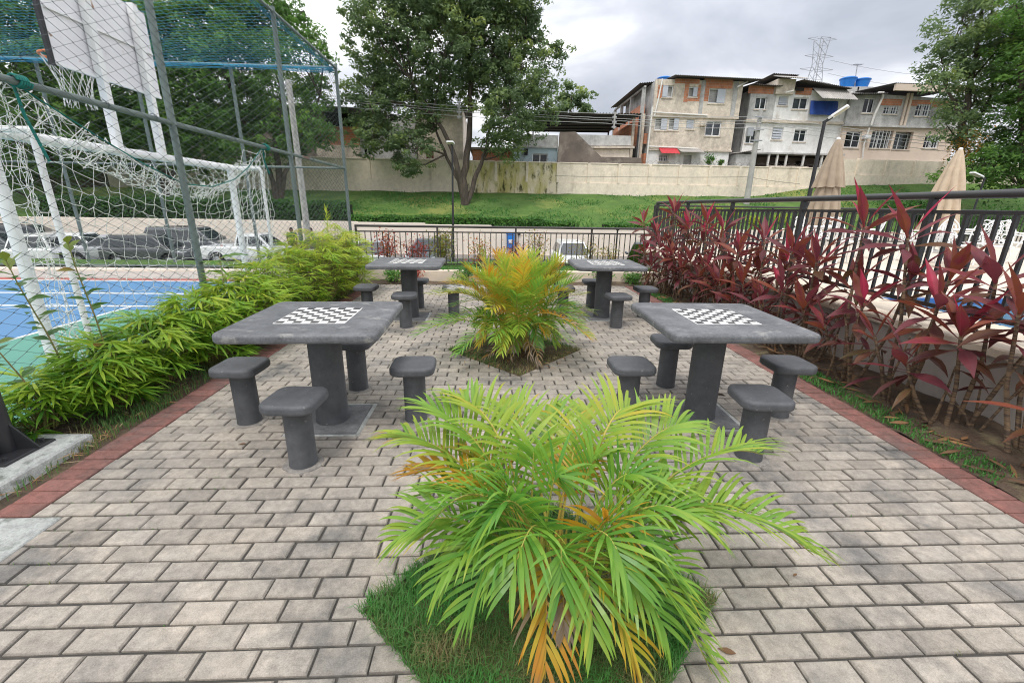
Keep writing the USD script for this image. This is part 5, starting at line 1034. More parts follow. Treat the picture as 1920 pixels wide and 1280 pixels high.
# ------------------------------------------------------------------ houses on the far terrace
m_brickA = bricks('orange_hollow_brick', (0.55, 0.22, 0.115), (0.44, 0.175, 0.095), (0.42, 0.34, 0.28), 0.29, 0.2)
m_brickY = bricks('orange_hollow_brick_side', (0.58, 0.22, 0.11), (0.48, 0.18, 0.095), (0.4, 0.32, 0.26), 0.29, 0.2, axis='yz')
m_plast = solid('bare_plaster', (0.66, 0.58, 0.48), (0.55, 0.48, 0.40), scale=0.9, rough=0.95, c3=(0.33, 0.29, 0.245), scale3=0.75, lo3=0.5, hi3=0.7, stretch=(1, 1, 0.6), grain=0.22, gscale=26)
m_plgrey = solid('grey_plaster', (0.5, 0.49, 0.475), (0.4, 0.395, 0.385), scale=0.8, rough=0.95, c3=(0.2, 0.195, 0.19), scale3=0.7, lo3=0.5, hi3=0.7, stretch=(1, 1, 0.5), grain=0.2, gscale=26)
m_plwhite = solid('white_plaster', (0.8, 0.79, 0.77), (0.72, 0.71, 0.69), scale=0.7, rough=0.9, c3=(0.5, 0.45, 0.39), scale3=0.8, lo3=0.53, hi3=0.7, stretch=(1, 1, 0.5), grain=0.12, gscale=26)
m_plpink = solid('pinkish_plaster', (0.68, 0.56, 0.46), (0.6, 0.49, 0.4), scale=0.8, rough=0.9, c3=(0.4, 0.34, 0.29), scale3=0.7, lo3=0.6, hi3=0.74)
m_plbrown = solid('brown_stained_plaster', (0.22, 0.18, 0.15), (0.13, 0.11, 0.095), scale=0.8, rough=0.95, c3=(0.36, 0.31, 0.26), scale3=0.6, lo3=0.5, hi3=0.66)
m_plblue = solid('pale_blue_plaster', (0.40, 0.50, 0.55), (0.34, 0.43, 0.48), scale=0.8, rough=0.9)
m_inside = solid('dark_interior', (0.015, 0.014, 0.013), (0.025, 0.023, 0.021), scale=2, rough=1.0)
m_frame = solid('white_window_frame', (0.75, 0.75, 0.76), (0.66, 0.67, 0.68), scale=3, rough=0.5)
m_shut = solid('grey_shutter', (0.50, 0.53, 0.58), (0.44, 0.46, 0.51), scale=3, rough=0.5)
m_corr = solid('dark_corrugated_sheet', (0.13, 0.12, 0.115), (0.085, 0.08, 0.076), scale=1.2, rough=0.7, c3=(0.2, 0.16, 0.13), scale3=0.8, lo3=0.58, hi3=0.7)
m_corrlight = solid('pale_corrugated_sheet', (0.47, 0.44, 0.41), (0.34, 0.32, 0.3), scale=1.5, rough=0.7, c3=(0.2, 0.17, 0.15), scale3=1.2, lo3=0.6, hi3=0.72, stretch=(1, 1, 0.3))
m_tarp = solid('blue_tarpaulin', (0.012, 0.05, 0.25), (0.018, 0.065, 0.3), scale=2, rough=0.6)
m_redawn = solid('red_awning', (0.55, 0.045, 0.06), (0.48, 0.04, 0.05), scale=3, rough=0.6)
m_pipe = solid('white_pipe', (0.74, 0.72, 0.68), (0.66, 0.64, 0.6), scale=4, rough=0.5)
m_tank = solid('blue_water_tank', (0.02, 0.2, 0.62), (0.02, 0.17, 0.55), scale=3, rough=0.4)
m_glass = pane_mat('window_pane', (0.55, 0.6, 0.65))
m_mono = solid('antenna_metal', (0.4, 0.41, 0.43), (0.3, 0.31, 0.33), scale=5, rough=0.5, metal=0.4)

def facade(parent, name, ring, y, thick, mat, holes=()):
    """A wall facing the camera side, its openings cut through."""
    s = Polygon(ring)
    for h in holes: s = s.difference(sbox(*h))
    m = MB()
    for q in getattr(s, 'geoms', [s]): m.xz(q, y, y + thick)
    return m.emit(name, mat, parent)
def rect(px0, py0, px1, py1, Y):
    """The upright rectangle in the plane y=Y whose opposite corners were seen at these places."""
    ym = (py0 + py1) / 2; xm = (px0 + px1) / 2
    return at(px0, ym, Y)[0], at(xm, py1, Y)[2], at(px1, ym, Y)[0], at(xm, py0, Y)[2]
def window(parent, r, y, style='two', depth=0.14, name='window'):
    x0, z0, x1, z1 = r; f = MB(); w_ = 0.07
    f.box((x0, y + depth - 0.05, z0), (x1, y + depth, z0 + w_)).box((x0, y + depth - 0.05, z1 - w_), (x1, y + depth, z1)).box((x0, y + depth - 0.05, z0 + w_), (x0 + w_, y + depth, z1 - w_)).box((x1 - w_, y + depth - 0.05, z0 + w_), (x1, y + depth, z1 - w_))
    xm = (x0 + x1) / 2
    if style in ('two', 'grid'): f.box((xm - w_ / 2, y + depth - 0.05, z0 + w_), (xm + w_ / 2, y + depth, z1 - w_))
    wn = f.emit(name, m_frame, parent)
    MB().box((x0 - 0.06, y - 0.05, z0 - 0.09), (x1 + 0.06, y + 0.06, z0 - 0.003)).emit('sill', m_plast, wn)
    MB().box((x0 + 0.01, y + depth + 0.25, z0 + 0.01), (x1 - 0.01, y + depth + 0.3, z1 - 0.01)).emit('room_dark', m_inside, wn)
    if style == 'open':       # one leaf swung open in front of a dark room
        MB().box((xm, y - 0.03, z0 + 0.03), (x1 - 0.02, y + 0.01, z1 - 0.03)).emit('shutter', m_shut, wn)
    elif style == 'openl':
        MB().box((x0 + 0.02, y - 0.03, z0 + 0.03), (xm, y + 0.01, z1 - 0.03)).emit('shutter', m_shut, wn)
    elif style == 'vent':
        n = 4
        for k in range(n):
            za = z0 + w_ + (z1 - z0 - 2 * w_) * k / n
            MB().add([(x0 + w_, y + 0.03, za + 0.02), (x1 - w_, y + 0.03, za + 0.02), (x1 - w_, y + depth - 0.06, za + 0.2), (x0 + w_, y + depth - 0.06, za + 0.2)], [(0, 1, 2, 3)]).emit('louvre', m_shut, wn)
    else:
        for a, b in ((x0 + w_, xm - w_ / 2), (xm + w_ / 2, x1 - w_)):
            MB().quad((a, y + depth - 0.02, z0 + w_), (b, y + depth - 0.02, z0 + w_), (b, y + depth - 0.02, z1 - w_), (a, y + depth - 0.02, z1 - w_)).emit('pane', m_glass, wn)
        if style == 'grid':
            for k in range(1, 6):
                xx = x0 + (x1 - x0) * k / 6; MB().bar((xx, y - 0.01, z0), (xx, y - 0.01, z1), 0.035).emit('grille_bar', m_frame, wn)
            MB().bar((x0, y - 0.012, (z0 + z1) / 2), (x1, y - 0.012, (z0 + z1) / 2), 0.03).emit('grille_bar', m_frame, wn)
    return wn
def corrugated(a, b, c, d, amp=0.035, wl=0.18, t=0.012):
    """A corrugated sheet with corners a b c d; its ridges run from ab to dc."""
    a, b, c, d = (np.array(q, float) for q in (a, b, c, d)); L = np.linalg.norm(b - a); n = max(8, int(L / wl * 4)); u = np.linspace(0, 1, n + 1)
    nr = unit(np.cross(b - a, d - a)); off = amp * np.sin(u * L / wl * 2 * PI)[:, None] * nr
    lo = a + (b - a) * u[:, None] + off; hi = d + (c - d) * u[:, None] + off
    v = np.concatenate([lo, hi, lo - nr * t, hi - nr * t]); k = np.arange(n)[:, None]; N = n + 1
    return MB().add(v, np.concatenate([k + [0, 1, N + 1, N], k + [2 * N, 3 * N, 3 * N + 1, 2 * N + 1]], 0))
Y1h = 38.0
# house 1: three storeys, bare brick and plaster
h1 = thing('brick_house', 'three-storey unplastered brick house with a corrugated roof overhang', 'house', (16, 38, 4.4))
xa, xb = 12.9, 19.95
zt, zf2, zf1, zg = 11.35, 8.75, 6.25, 4.4
R1 = lambda *q: rect(*q, Y1h)
w_top = [R1(1242, 160, 1262, 183), R1(1291, 163, 1308, 182), R1(1329, 166, 1360, 194)]
w_mid = [R1(1228, 221, 1251, 244), R1(1254, 221, 1273, 244), R1(1287, 224, 1302, 242), R1(1323, 228, 1352, 255)]
w_gr = [R1(1236, 290, 1254, 303), R1(1281, 291, 1296, 318)]
facade(h1, 'upper_wall', [(xa, zf2 + 0.1), (xb, zf2 + 0.1), (xb, zt), (xa, zt)], Y1h, 0.25, m_plast, w_top)
facade(h1, 'middle_wall', [(xa - 0.1, zf1 + 0.08), (xb - 0.2, zf1 + 0.08), (xb - 0.2, zf2 - 0.1), (xa - 0.1, zf2 - 0.1)], Y1h + 0.02, 0.25, m_plast, w_mid)
facade(h1, 'ground_wall', [(xa - 0.1, zg), (xb - 0.3, zg), (xb - 0.3, zf1 - 0.06), (xa - 0.1, zf1 - 0.06)], Y1h + 0.04, 0.25, m_plwhite, w_gr)
MB().box((xa - 0.15, Y1h - 0.08, zf2 - 0.1), (xb, Y1h + 0.35, zf2 + 0.1)).emit('floor_slab', m_plast, h1)
MB().box((xa - 0.15, Y1h - 0.1, zf1 - 0.06), (xb - 0.15, Y1h + 0.35, zf1 + 0.08)).emit('floor_slab', m_plast, h1)
for q in ((1266, 148, 1312, 157), (1320, 148, 1373, 166), (1318, 150, 1330, 190), (1360, 150, 1374, 166), (1283, 157, 1291, 192), (1308, 159, 1313, 190), (1290, 182, 1308, 190), (1233, 160, 1242, 184)):
    x0, z0, x1, z1 = R1(*q); facade(h1, 'brick_patch', [(x0, z0), (x1, z0), (x1, z1), (x0, z1)], Y1h - 0.012 - 0.003 * R(), 0.02, m_brickA, w_top)
for q in ((1313, 148, 1320, 212), (1373, 146, 1381, 222)):
    x0, z0, x1, z1 = R1(*q); MB().box((x0, Y1h - 0.04, zf2 + 0.1), (x1, Y1h - 0.001, zt)).emit('column', m_plgrey, h1)
for r, s in zip(w_top, ('openl', 'open', 'open')): window(h1, r, Y1h, s)
for r, s in zip(w_mid, ('open', 'open', 'vent', 'two')): window(h1, r, Y1h + 0.02, s)
window(h1, w_gr[0], Y1h + 0.04, 'grid'); x0, z0, x1, z1 = w_gr[1]; MB().box((x0, Y1h + 0.1, z0), (x1, Y1h + 0.14, z1)).emit('door', m_plgrey, h1)
MB().box((xa, Y1h + 0.26, 4.4), (xb - 0.3, 46, zt - 0.1)).emit('core', m_plgrey, h1)
corrugated((xa + 1.2, Y1h - 0.75, zt + 0.12), (xb + 1.1, Y1h - 0.75, zt + 0.02), (xb + 1.1, 47, zt + 1.0), (xa + 1.2, 47, zt + 1.1)).emit('roof', m_corr, h1)
# left flank with open frame and brick infill
flank = facade(h1, 'flank_wall', [(xa - 0.0, 4.4), (xa - 0.3, 4.4), (xa - 0.3, 6), (xa, 6)], Y1h + 0.3, 8, m_brickY)
MB().box((xa - 0.55, Y1h + 1.2, zf2 - 0.1), (xa - 0.3, 48, zf2 + 1.1)).emit('brick_parapet', m_brickY, h1)
MB().box((xa - 0.55, Y1h + 1.2, 6.0), (xa - 0.3, 48, zf2 - 0.1)).emit('brick_flank', m_brickY, h1)
for y in (Y1h + 1.3, Y1h + 4.5, Y1h + 7.6, 48): MB().box((xa - 0.62, y - 0.12, 4.4), (xa - 0.36, y + 0.12, zt - 0.35)).emit('column', m_plgrey, h1)
MB().bar((xa - 0.5, Y1h + 1.0, zt - 0.3), (xa - 0.5, 48, zt - 0.3), 0.14).emit('beam', m_plgrey, h1)
corrugated((xa - 1.0, Y1h + 0.9, zt - 0.1), (xa + 1.3, Y1h + 0.9, zt + 0.15), (xa + 1.3, 48, zt + 0.2), (xa - 1.0, 48, zt - 0.1)).emit('roof', m_corr, h1)
MB().tube([(xa - 0.05, Y1h - 0.12, zf2 + 0.22), (xa + 2, Y1h - 0.12, zf2 + 0.16), (xa + 4.4, Y1h - 0.12, zf2 + 0.1)], 0.06, 8).emit('pipe', m_pipe, h1, smooth=True)
MB().tube([(xa - 0.18, Y1h - 0.12, 4.5), (xa - 0.16, Y1h - 0.12, 7), (xa - 0.12, Y1h - 0.12, zf2 + 0.6)], 0.07, 8).emit('pipe', m_pipe, h1, smooth=True)
MB().tube([(xa + 0.1, Y1h - 0.1, zf2 - 0.1), (xa + 0.3, Y1h - 0.1, 10), (xa + 0.45, Y1h - 0.1, zt)], 0.06, 8).emit('pipe', m_pipe, h1, smooth=True)
MB().tube([(xa - 0.1, Y1h - 0.14, zf1 + 0.2), (xa + 2, Y1h - 0.14, zf1 + 0.18), (xa + 4, Y1h - 0.14, zf1 + 0.12)], 0.06, 8).emit('pipe', m_pipe, h1, smooth=True)
x0, z0, x1, z1 = R1(1234, 277, 1268, 290); corrugated((x0, Y1h - 0.9, z0), (x1, Y1h - 0.9, z0), (x1, Y1h, z1), (x0, Y1h, z1), 0.01, 0.3).emit('red_awning', m_redawn, h1)
x0, z0, x1, z1 = R1(1269, 279, 1313, 288); corrugated((x0, Y1h - 1.0, z0), (x1, Y1h - 1.0, z0), (x1, Y1h, z1), (x0, Y1h, z1), 0.03, 0.2).emit('grey_awning', m_corrlight, h1)
x0, z0, x1, z1 = R1(1312, 229, 1322, 237); MB().box((x0, Y1h - 0.25, z0), (x1, Y1h + 0.05, z1)).emit('air_conditioner', m_plast, h1)
p = at(1246, 143, 41); bl = thing('water_tank', 'blue-lidded water tank on the left corner of the brick house', 'water tank', (p[0], 41, zt + 0.1))
MB().add(*lathe([(0, 0), (0.62, 0), (0.74, 0.5), (0.76, 0.52), (0.3, 0.72), (0, 0.74)], 22) ).emit('tank', m_tank, bl, smooth=40) if False else None
def tank(t, x, y, z, r_, h):
    v, f = lathe([(0, 0), (r_ * 0.8, 0), (r_, h * 0.8), (r_ * 1.06, h * 0.82), (r_ * 1.06, h * 0.9), (r_ * 0.8, h), (0, h * 1.03)], 24); MB().add(v + [x, y, z], f).emit('tank', m_tank, t, smooth=40)
tank(bl, p[0], 41, zt + 0.15, 0.6, 0.75); MB().box((p[0] - 0.6, 40.5, zt - 0.6), (p[0] + 0.6, 41.5, zt + 0.15)).emit('stand', m_plgrey, bl)
for px, lab in ((1330, 'potted bush on the ground floor sill of the brick house'), (1352, 'small potted plant at the right end of the brick house ground floor')):
    p = at(px, 300, 37.2); bush('potted_plant', p[0], 37.2, 5.0 - 0.0, 0.5 if px < 1340 else 0.25, 0.9 if px < 1340 else 0.5, 420, 0.14, 0.3, 1.0, lab, m_hedge)
    MB().add(*[q + ([p[0], 37.2, 4.5] if i == 0 else 0) for i, q in enumerate(lathe([(0, 0), (0.16, 0), (0.22, 0.55), (0.2, 0.55), (0, 0.5)], 12))]).emit('flower_pot', m_brickA, label='clay pot ' + ('under the larger bush' if px < 1340 else 'under the smaller plant') + ' at the brick house', cat='pot')

# house 2: white and grey, many sheds on top
Yh2 = 38.6
h2 = thing('white_house', 'white and grey three-storey house with a blue tarpaulin under a corrugated awning', 'house', (25, 38.6, 4.4))
R2 = lambda *q: rect(*q, Yh2)
xa, xb = at(1396, 250, Yh2)[0], at(1585, 240, Yh2)[0]; zs = at(1480, 229, Yh2)[2]; zt = at(1480, 163, Yh2)[2]; zg1 = at(1480, 288, Yh2)[2]
xs1, xs2 = at(1452, 200, Yh2)[0], at(1490, 200, Yh2)[0]
wu = [R2(1416, 182, 1437, 205), R2(1460, 181, 1478, 198), R2(1487, 183, 1515, 205)]
wl = [R2(1399, 244, 1418, 269), R2(1448, 239, 1468, 262), R2(1489, 243, 1512, 266)]
facade(h2, 'upper_wall_grey', [(xa, zs + 0.1), (xs1, zs + 0.1), (xs1, zt), (xa, zt)], Yh2, 0.25, m_plgrey, wu[:1])
facade(h2, 'upper_wall_white', [(xs1, zs + 0.1), (xb, zs + 0.1), (xb, zt - 0.2), (xs1, zt - 0.2)], Yh2 + 0.02, 0.25, m_plwhite, wu[1:])
facade(h2, 'lower_wall', [(xa, zg1), (xb, zg1), (xb, zs - 0.1), (xa, zs - 0.1)], Yh2 + 0.02, 0.25, m_plwhite, wl)
MB().box((xa - 0.1, Yh2 - 0.15, zs - 0.1), (xb + 0.1, Yh2 + 0.3, zs + 0.1)).emit('floor_slab', m_plast, h2)
MB().box((xa - 0.0, Yh2 - 0.5, zg1 - 0.12), (xb + 0.1, Yh2 + 0.3, zg1)).emit('floor_slab', m_plgrey, h2)
MB().box((xa + 0.05, Yh2 + 0.28, zg1), (xb - 0.05, 46, zt - 0.25)).emit('core', m_plgrey, h2)
MB().box((xa, Yh2 + 1.6, 4.4), (xb, 46, zg1 - 0.12)).emit('veranda_back', m_plbrown, h2)
for px in (1436, 1452, 1469, 1501, 1535): xx = at(px, 300, Yh2)[0]; MB().box((xx - 0.07, Yh2 - 0.4, 4.4), (xx + 0.07, Yh2 - 0.26, zg1 - 0.121)).emit('veranda_post', m_pipe, h2)
MB().box((at(1434, 300, Yh2)[0], Yh2 - 0.42, 4.4), (at(1512, 300, Yh2)[0], Yh2 - 0.3, at(1470, 312, Yh2)[2])).emit('veranda_parapet', m_plast, h2)
for a_, b_ in ((1482, 1499), (1515, 1530)):
    x0, z0, x1, z1 = R2(a_, 299, b_, 312); MB().box((x0, Yh2 + 1.55, 4.5), (x1, Yh2 + 1.595, z1)).emit('veranda_window', m_inside, h2)
for r, s in zip(wu, ('two', 'vent', 'two')): window(h2, r, Yh2 + (0 if s == 'two' and r is wu[0] else 0.02), s)
for r, s in zip(wl, ('two', 'vent', 'two')): window(h2, r, Yh2 + 0.02, s)
for q in ((1403, 161, 1451, 176), (1492, 165, 1522, 178)):
    x0, z0, x1, z1 = R2(*q); MB().box((x0, Yh2 - 0.02, z0), (x1, Yh2 - 0.002, z1)).emit('brick_patch', m_brickA, h2)
x0, z0, x1, z1 = R2(1516, 190, 1568, 217); corrugated((x0, Yh2 - 0.3, z0), (x1, Yh2 - 0.3, z0), (x1, Yh2 - 0.1, z1), (x0, Yh2 - 0.1, z1), 0.03, 0.9).emit('blue_tarpaulin', m_tarp, h2)
x0, z0, x1, z1 = R2(1521, 166, 1588, 192); corrugated((x0 + 0.1, Yh2 - 1.3, z0), (x1 + 0.1, Yh2 - 1.3, z0 - 0.05), (x1, Yh2, z1), (x0, Yh2, z1)).emit('awning', m_corrlight, h2)
corrugated((xa - 0.2, Yh2 - 0.5, zt + 0.02), (xs1 + 0.1, Yh2 - 0.5, zt - 0.06), (xs1 + 0.1, 45, zt + 0.5), (xa - 0.2, 45, zt + 0.55)).emit('roof', m_corr, h2)
x0, z0, x1, z1 = R2(1496, 155, 1588, 166); corrugated((x0, Yh2 - 0.7, z1 + 0.0), (x1, Yh2 - 0.7, z0 - 0.1), (x1, 45, z1 + 0.3), (x0, 45, z1 + 0.6)).emit('roof', m_corr, h2)
x0, z0, x1, z1 = R2(1453, 150, 1496, 178); MB().box((x0, Yh2 - 0.25, z0), (x1 - 0.4, 42, z1)).emit('stair_tower', m_plast, h2)
x0, z0, x1, z1 = R2(1456, 139, 1503, 152); corrugated((x0, Yh2 - 1.0, z0), (x1, Yh2 - 1.0, z0 - 0.05), (x1, Yh2 + 0.6, z1), (x0, Yh2 + 0.6, z1)).emit('tower_roof', m_corrlight, h2)
corrugated((x0 - 0.1, Yh2 + 0.3, z1 + 0.1), (x1, Yh2 + 0.3, z1 + 0.05), (x1, 42.5, z1 + 0.1), (x0 - 2.0, 42.5, z1 - 0.9)).emit('tower_roof', m_corr, h2)
MB().box((x0 + 1.6, Yh2 - 0.26, R2(1474, 166, 1488, 172)[1]), (x0 + 2.3, Yh2 - 0.252, R2(1474, 166, 1488, 172)[3])).emit('opening', m_inside, h2)
MB().tube([at(1472, 174, Yh2 - 0.4), at(1480, 172, Yh2 - 0.5), at(1488, 170, Yh2 - 0.6)], 0.06, 8).emit('pipe', m_pipe, h2, smooth=True)
MB().tube([at(1383, 163, 37.6), at(1392, 158, 37.8), at(1402, 153, 38.2)], 0.06, 8).emit('pipe', m_pipe, h2, smooth=True)
MB().box((xa + 0.15, Yh2 - 0.35, wl[0][1] + 0.6), (xa + 0.45, Yh2 + 0.0, wl[0][3] - 0.1)).emit('air_conditioner', m_inside, h2)
sh = thing('shack', 'grey plank shack squeezed between the brick house and the white house', 'shack', (20.4, 38, 4.4))
MB().box((20.0, 37.4, 4.4), (21.6, 40, 6.0)).emit('wall', m_plgrey, sh); corrugated((19.9, 37.2, 6.05), (21.8, 37.2, 6.35), (21.8, 40.2, 6.5), (19.9, 40.2, 6.2)).emit('roof', m_corrlight, sh)
for i, (px, lab) in enumerate(((1587, 'left of two bright blue water tanks on the roofs'), (1613, 'right of two bright blue water tanks on the roofs'))):
    p = at(px, 166, 42); t = thing('water_tank', lab, 'water tank', p, group='blue water tanks on the roofs'); tank(t, p[0], 42, p[2], 0.64, 0.85 - 0.1 * i)
    MB().box((p[0] - 0.7, 41.4, p[2] - 1.4), (p[0] + 0.7, 42.6, p[2])).emit('stand', m_plgrey, t)
an = thing('antenna', 'thin television antenna mast between the blue water tanks', 'antenna', at(1602, 166, 41.5))
MB().tube([at(1602, 170, 41.5), at(1604, 145, 41.5), at(1608, 120, 41.5)], 0.035, 6).emit('mast', m_mono, an); c = at(1608, 122, 41.5); MB().bar(c - [0.4, 0, 0], c + [0.4, 0, 0.05], 0.05).emit('boom', m_mono, an)
for k in range(5): MB().bar(c + [-0.35 + 0.17 * k, -0.3, 0], c + [-0.35 + 0.17 * k, 0.3, 0.02], 0.02).emit('rod', m_mono, an)

# house 3: grey concrete above, pinkish below
Yh3 = 38.4
h3 = thing('concrete_house', 'grey concrete house with brick strips over a pinkish lower storey', 'house', (33, 38.4, 4.4))
R3 = lambda *q: rect(*q, Yh3)
xa, xb = at(1584, 230, Yh3)[0], at(1800, 230, Yh3)[0]; zs = at(1690, 238, Yh3)[2]; zb = at(1690, 300, Yh3)[2]; zt = at(1690, 184, Yh3)[2]
wu = [R3(1619, 184, 1639, 212), R3(1657, 200, 1683, 214), R3(1717, 196, 1744, 218)]
wl = [R3(1585, 246, 1614, 277), R3(1633, 245, 1673, 278), R3(1677, 247, 1710, 280), R3(1733, 254, 1762, 278)]
facade(h3, 'upper_wall', [(xa, zs + 0.08), (xb, zs + 0.08), (xb, zt), (xa, zt + 0.3)], Yh3, 0.25, m_plgrey, wu)
facade(h3, 'lower_wall', [(xa, 4.4), (xb, 4.4), (xb, zs - 0.08), (xa, zs - 0.08)], Yh3 + 0.02, 0.25, m_plpink, wl)
MB().box((xa - 0.1, Yh3 - 0.2, zs - 0.08), (xb, Yh3 + 0.3, zs + 0.08)).emit('floor_slab', m_plgrey, h3)
MB().box((xa - 0.1, Yh3 - 0.35, zb - 0.35), (xb, Yh3 + 0.01, zb - 0.15)).emit('ledge', m_plgrey, h3)
MB().box((xa + 0.05, Yh3 + 0.6, 4.4), (xb - 0.1, 46, zt)).emit('core', m_plgrey, h3)
for q in ((1648, 186, 1691, 198), (1699, 188, 1746, 199), (1748, 190, 1790, 202)):
    x0, z0, x1, z1 = R3(*q); facade(h3, 'brick_patch', [(x0, z0), (x1, z0), (x1, z1), (x0, z1)], Yh3 - 0.02, 0.018, m_brickA, wu)
x0, z0, x1, z1 = R3(1657, 166, 1803, 178); MB().box((x0, Yh3 - 1.1, z0), (x1, Yh3 - 0.9, z1)).emit('fascia', m_plpink, h3)
corrugated((x0 - 0.1, Yh3 - 1.1, z1 + 0.05), (x1 + 0.1, Yh3 - 1.1, z1 + 0.0), (x1 + 0.1, 46, z1 + 0.6), (x0 - 0.1, 46, z1 + 0.7)).emit('roof', m_corr, h3)
x0, z0, x1, z1 = R3(1590, 167, 1655, 180); corrugated((x0, Yh3 - 0.6, z0), (x1, Yh3 - 0.6, z0 + 0.1), (x1, 45, z1), (x0, 45, z1)).emit('roof', m_corr, h3)
for px in (1696, 1703): MB().box((at(px, 200, Yh3)[0] - 0.09, Yh3 - 0.12, zs + 0.08), (at(px, 200, Yh3)[0] + 0.09, Yh3 - 0.022, zt + 0.35)).emit('column', m_plpink, h3)
for r, s in zip(wu, ('two', 'grid', 'grid')): window(h3, r, Yh3, s)
window(h3, wl[0], Yh3 + 0.02, 'two'); window(h3, wl[1], Yh3 + 0.02, 'grid', 0.5); window(h3, wl[2], Yh3 + 0.02, 'two', 0.5); window(h3, wl[3], Yh3 + 0.02, 'grid')
MB().tube([at(1647, 174, 38.0), at(1656, 174, 38.0), at(1655, 182, 38.1), at(1640, 215, 38.25), at(1633, 236, 38.25)], 0.09, 8).emit('pipe', m_pipe, h3, smooth=True)
MB().tube([at(1630, 240, 38.2), at(1620, 270, 38.2), at(1617, 297, 38.2)], 0.06, 8).emit('pipe', m_pipe, h3, smooth=True)
x0, z0, x1, z1 = R3(1616, 254, 1627, 261); MB().box((x0, Yh3 - 0.35, z0), (x1, Yh3 + 0.02, z1)).emit('air_conditioner', m_frame, h3)

# low buildings in the middle: shed roof, pale blue house, stained stair wall, cream annexe
sd = thing('open_shed', 'open shed with a big black corrugated roof behind the cream wall', 'shed', (6, 44, 4.4))
A = at(1000, 210, 48); B_ = at(1196, 214, 48); C = at(1150, 247, 42.5); D = at(985, 240, 42.5)
corrugated(at(985, 238, 39.5), at(1150, 246, 39.5), at(1204, 213, 40.5) + [0, 7, 1.2], at(1000, 209, 40.5) + [0, 7, 1.2], 0.04, 0.25).emit('roof', m_corr, sd) if False else None
ra, rb_, rc_, rd_ = at(990, 211, 38.2), at(1204, 213, 38.2), at(1138, 248, 46), at(1000, 246, 46)
corrugated(ra, rb_, rc_, rd_, 0.04, 0.25).emit('roof', m_corr, sd)
for k in range(6):
    u = (k + 0.5) / 6; MB().bar(ra * (1 - u) + rd_ * u - [0, 0, 0.1], rb_ * (1 - u) + rc_ * u - [0, 0, 0.1], 0.09, 0.12).emit('purlin', m_black, sd)
for a_, b_ in ((ra, rd_), (rb_, rc_)):
    for u in (0.05, 0.95): q = a_ * (1 - u) + b_ * u; MB().bar((q[0], q[1], 4.4), (q[0], q[1], q[2] - 0.06), 0.12).emit('post', m_black, sd)
bh = thing('pale_blue_house', 'low pale blue house with a white-framed window under the shed', 'house', (2.5, 38, 4.4))
Yb_ = 37.6; r = rect(976, 253, 1046, 306, Yb_); wn = rect(998, 288, 1027, 305, Yb_)
zc = at(1010, 276, Yb_)[2]
facade(bh, 'wall', [(r[0] - 0.6, 4.4), (r[2], 4.4), (r[2], zc - 0.06), (r[0] - 0.6, zc - 0.06)], Yb_, 0.25, m_plblue, [wn]); window(bh, wn, Yb_, 'two')
MB().box((r[0] - 0.6, Yb_, zc + 0.06), (r[2], Yb_ + 0.2, r[3])).emit('parapet', m_plgrey, bh); MB().box((r[0] - 0.6, Yb_ - 0.12, zc - 0.06), (r[2], Yb_ + 0.3, zc + 0.06)).emit('floor_slab', m_plgrey, bh)
MB().box((r[0] - 0.6, Yb_ + 0.5, 4.4), (r[2] - 0.05, 43, zc - 0.07)).emit('core', m_plgrey, bh)
x0, z0, x1, z1 = rect(983, 280, 989, 291, Yb_); MB().box((x0, Yb_ - 0.4, z0), (x1, Yb_ + 0.02, z1)).emit('air_conditioner', m_inside, bh)
sw_ = thing('stair_wall', 'brown stained concrete wall of an outside stair, cut off diagonally', 'wall', (6, 37.4, 4.4))
Ys = 37.3; pt = lambda px, py, Y=Ys: (at(px, py, Y)[0], at(px, py, Y)[2])
MB().xz([pt(1045, 306), pt(1050, 248), pt(1079, 247), pt(1127, 294), pt(1127, 306)], Ys, Ys + 0.3).emit('wall', m_plbrown, sw_)
MB().xz([pt(1126, 294), pt(1203, 296), pt(1203, 306), pt(1126, 306)], Ys + 0.004, Ys + 0.28).emit('low_wall', m_plbrown, sw_)
cx_ = thing('cream_annexe', 'cream annexe with a pale parapet right of the stained stair wall', 'house', (8.5, 38, 4.4))
Yc_ = 38.0
MB().xz([pt(1080, 252, Yc_), pt(1183, 255, Yc_), pt(1183, 273, Yc_), pt(1080, 273, Yc_)], Yc_, Yc_ + 0.25).emit('parapet', m_plgrey, cx_)
MB().xz([pt(1090, 274.5, Yc_), pt(1188, 275, Yc_), pt(1188, 279, Yc_), pt(1090, 279, Yc_)], Yc_ - 0.25, Yc_ + 0.24).emit('floor_slab', m_plast, cx_)
MB().xz([pt(1080, 279.3, Yc_), pt(1180, 280, Yc_), pt(1180, 306, Yc_), pt(1080, 306, Yc_)], Yc_ + 0.01, Yc_ + 4).emit('wall', m_wallcream, cx_)
ol = thing('annexe_shed', 'open brick lean-to between the cream annexe and the brick house', 'shed', (11.6, 39, 4.4))
x0, z0, x1, z1 = rect(1183, 214, 1206, 275, 39.2); MB().box((x0, 39.2, 4.4), (x1, 45, z0)).emit('base', m_inside, ol); MB().box((x0 + 0.1, 39.6, z0), (x1, 45, z1 - 0.6)).emit('brick_wall', m_brickA, ol)
for xx in (x0 + 0.15, x1 - 0.1): MB().box((xx - 0.1, 39.0, 4.4), (xx + 0.1, 39.2, z1)).emit('column', m_plast, ol)
x0, z0, x1, z1 = rect(1208, 250, 1220, 270, 38.8); MB().box((x0, 38.8, z0), (x1, 39, z1)).emit('brick_panel', m_brickA, ol)
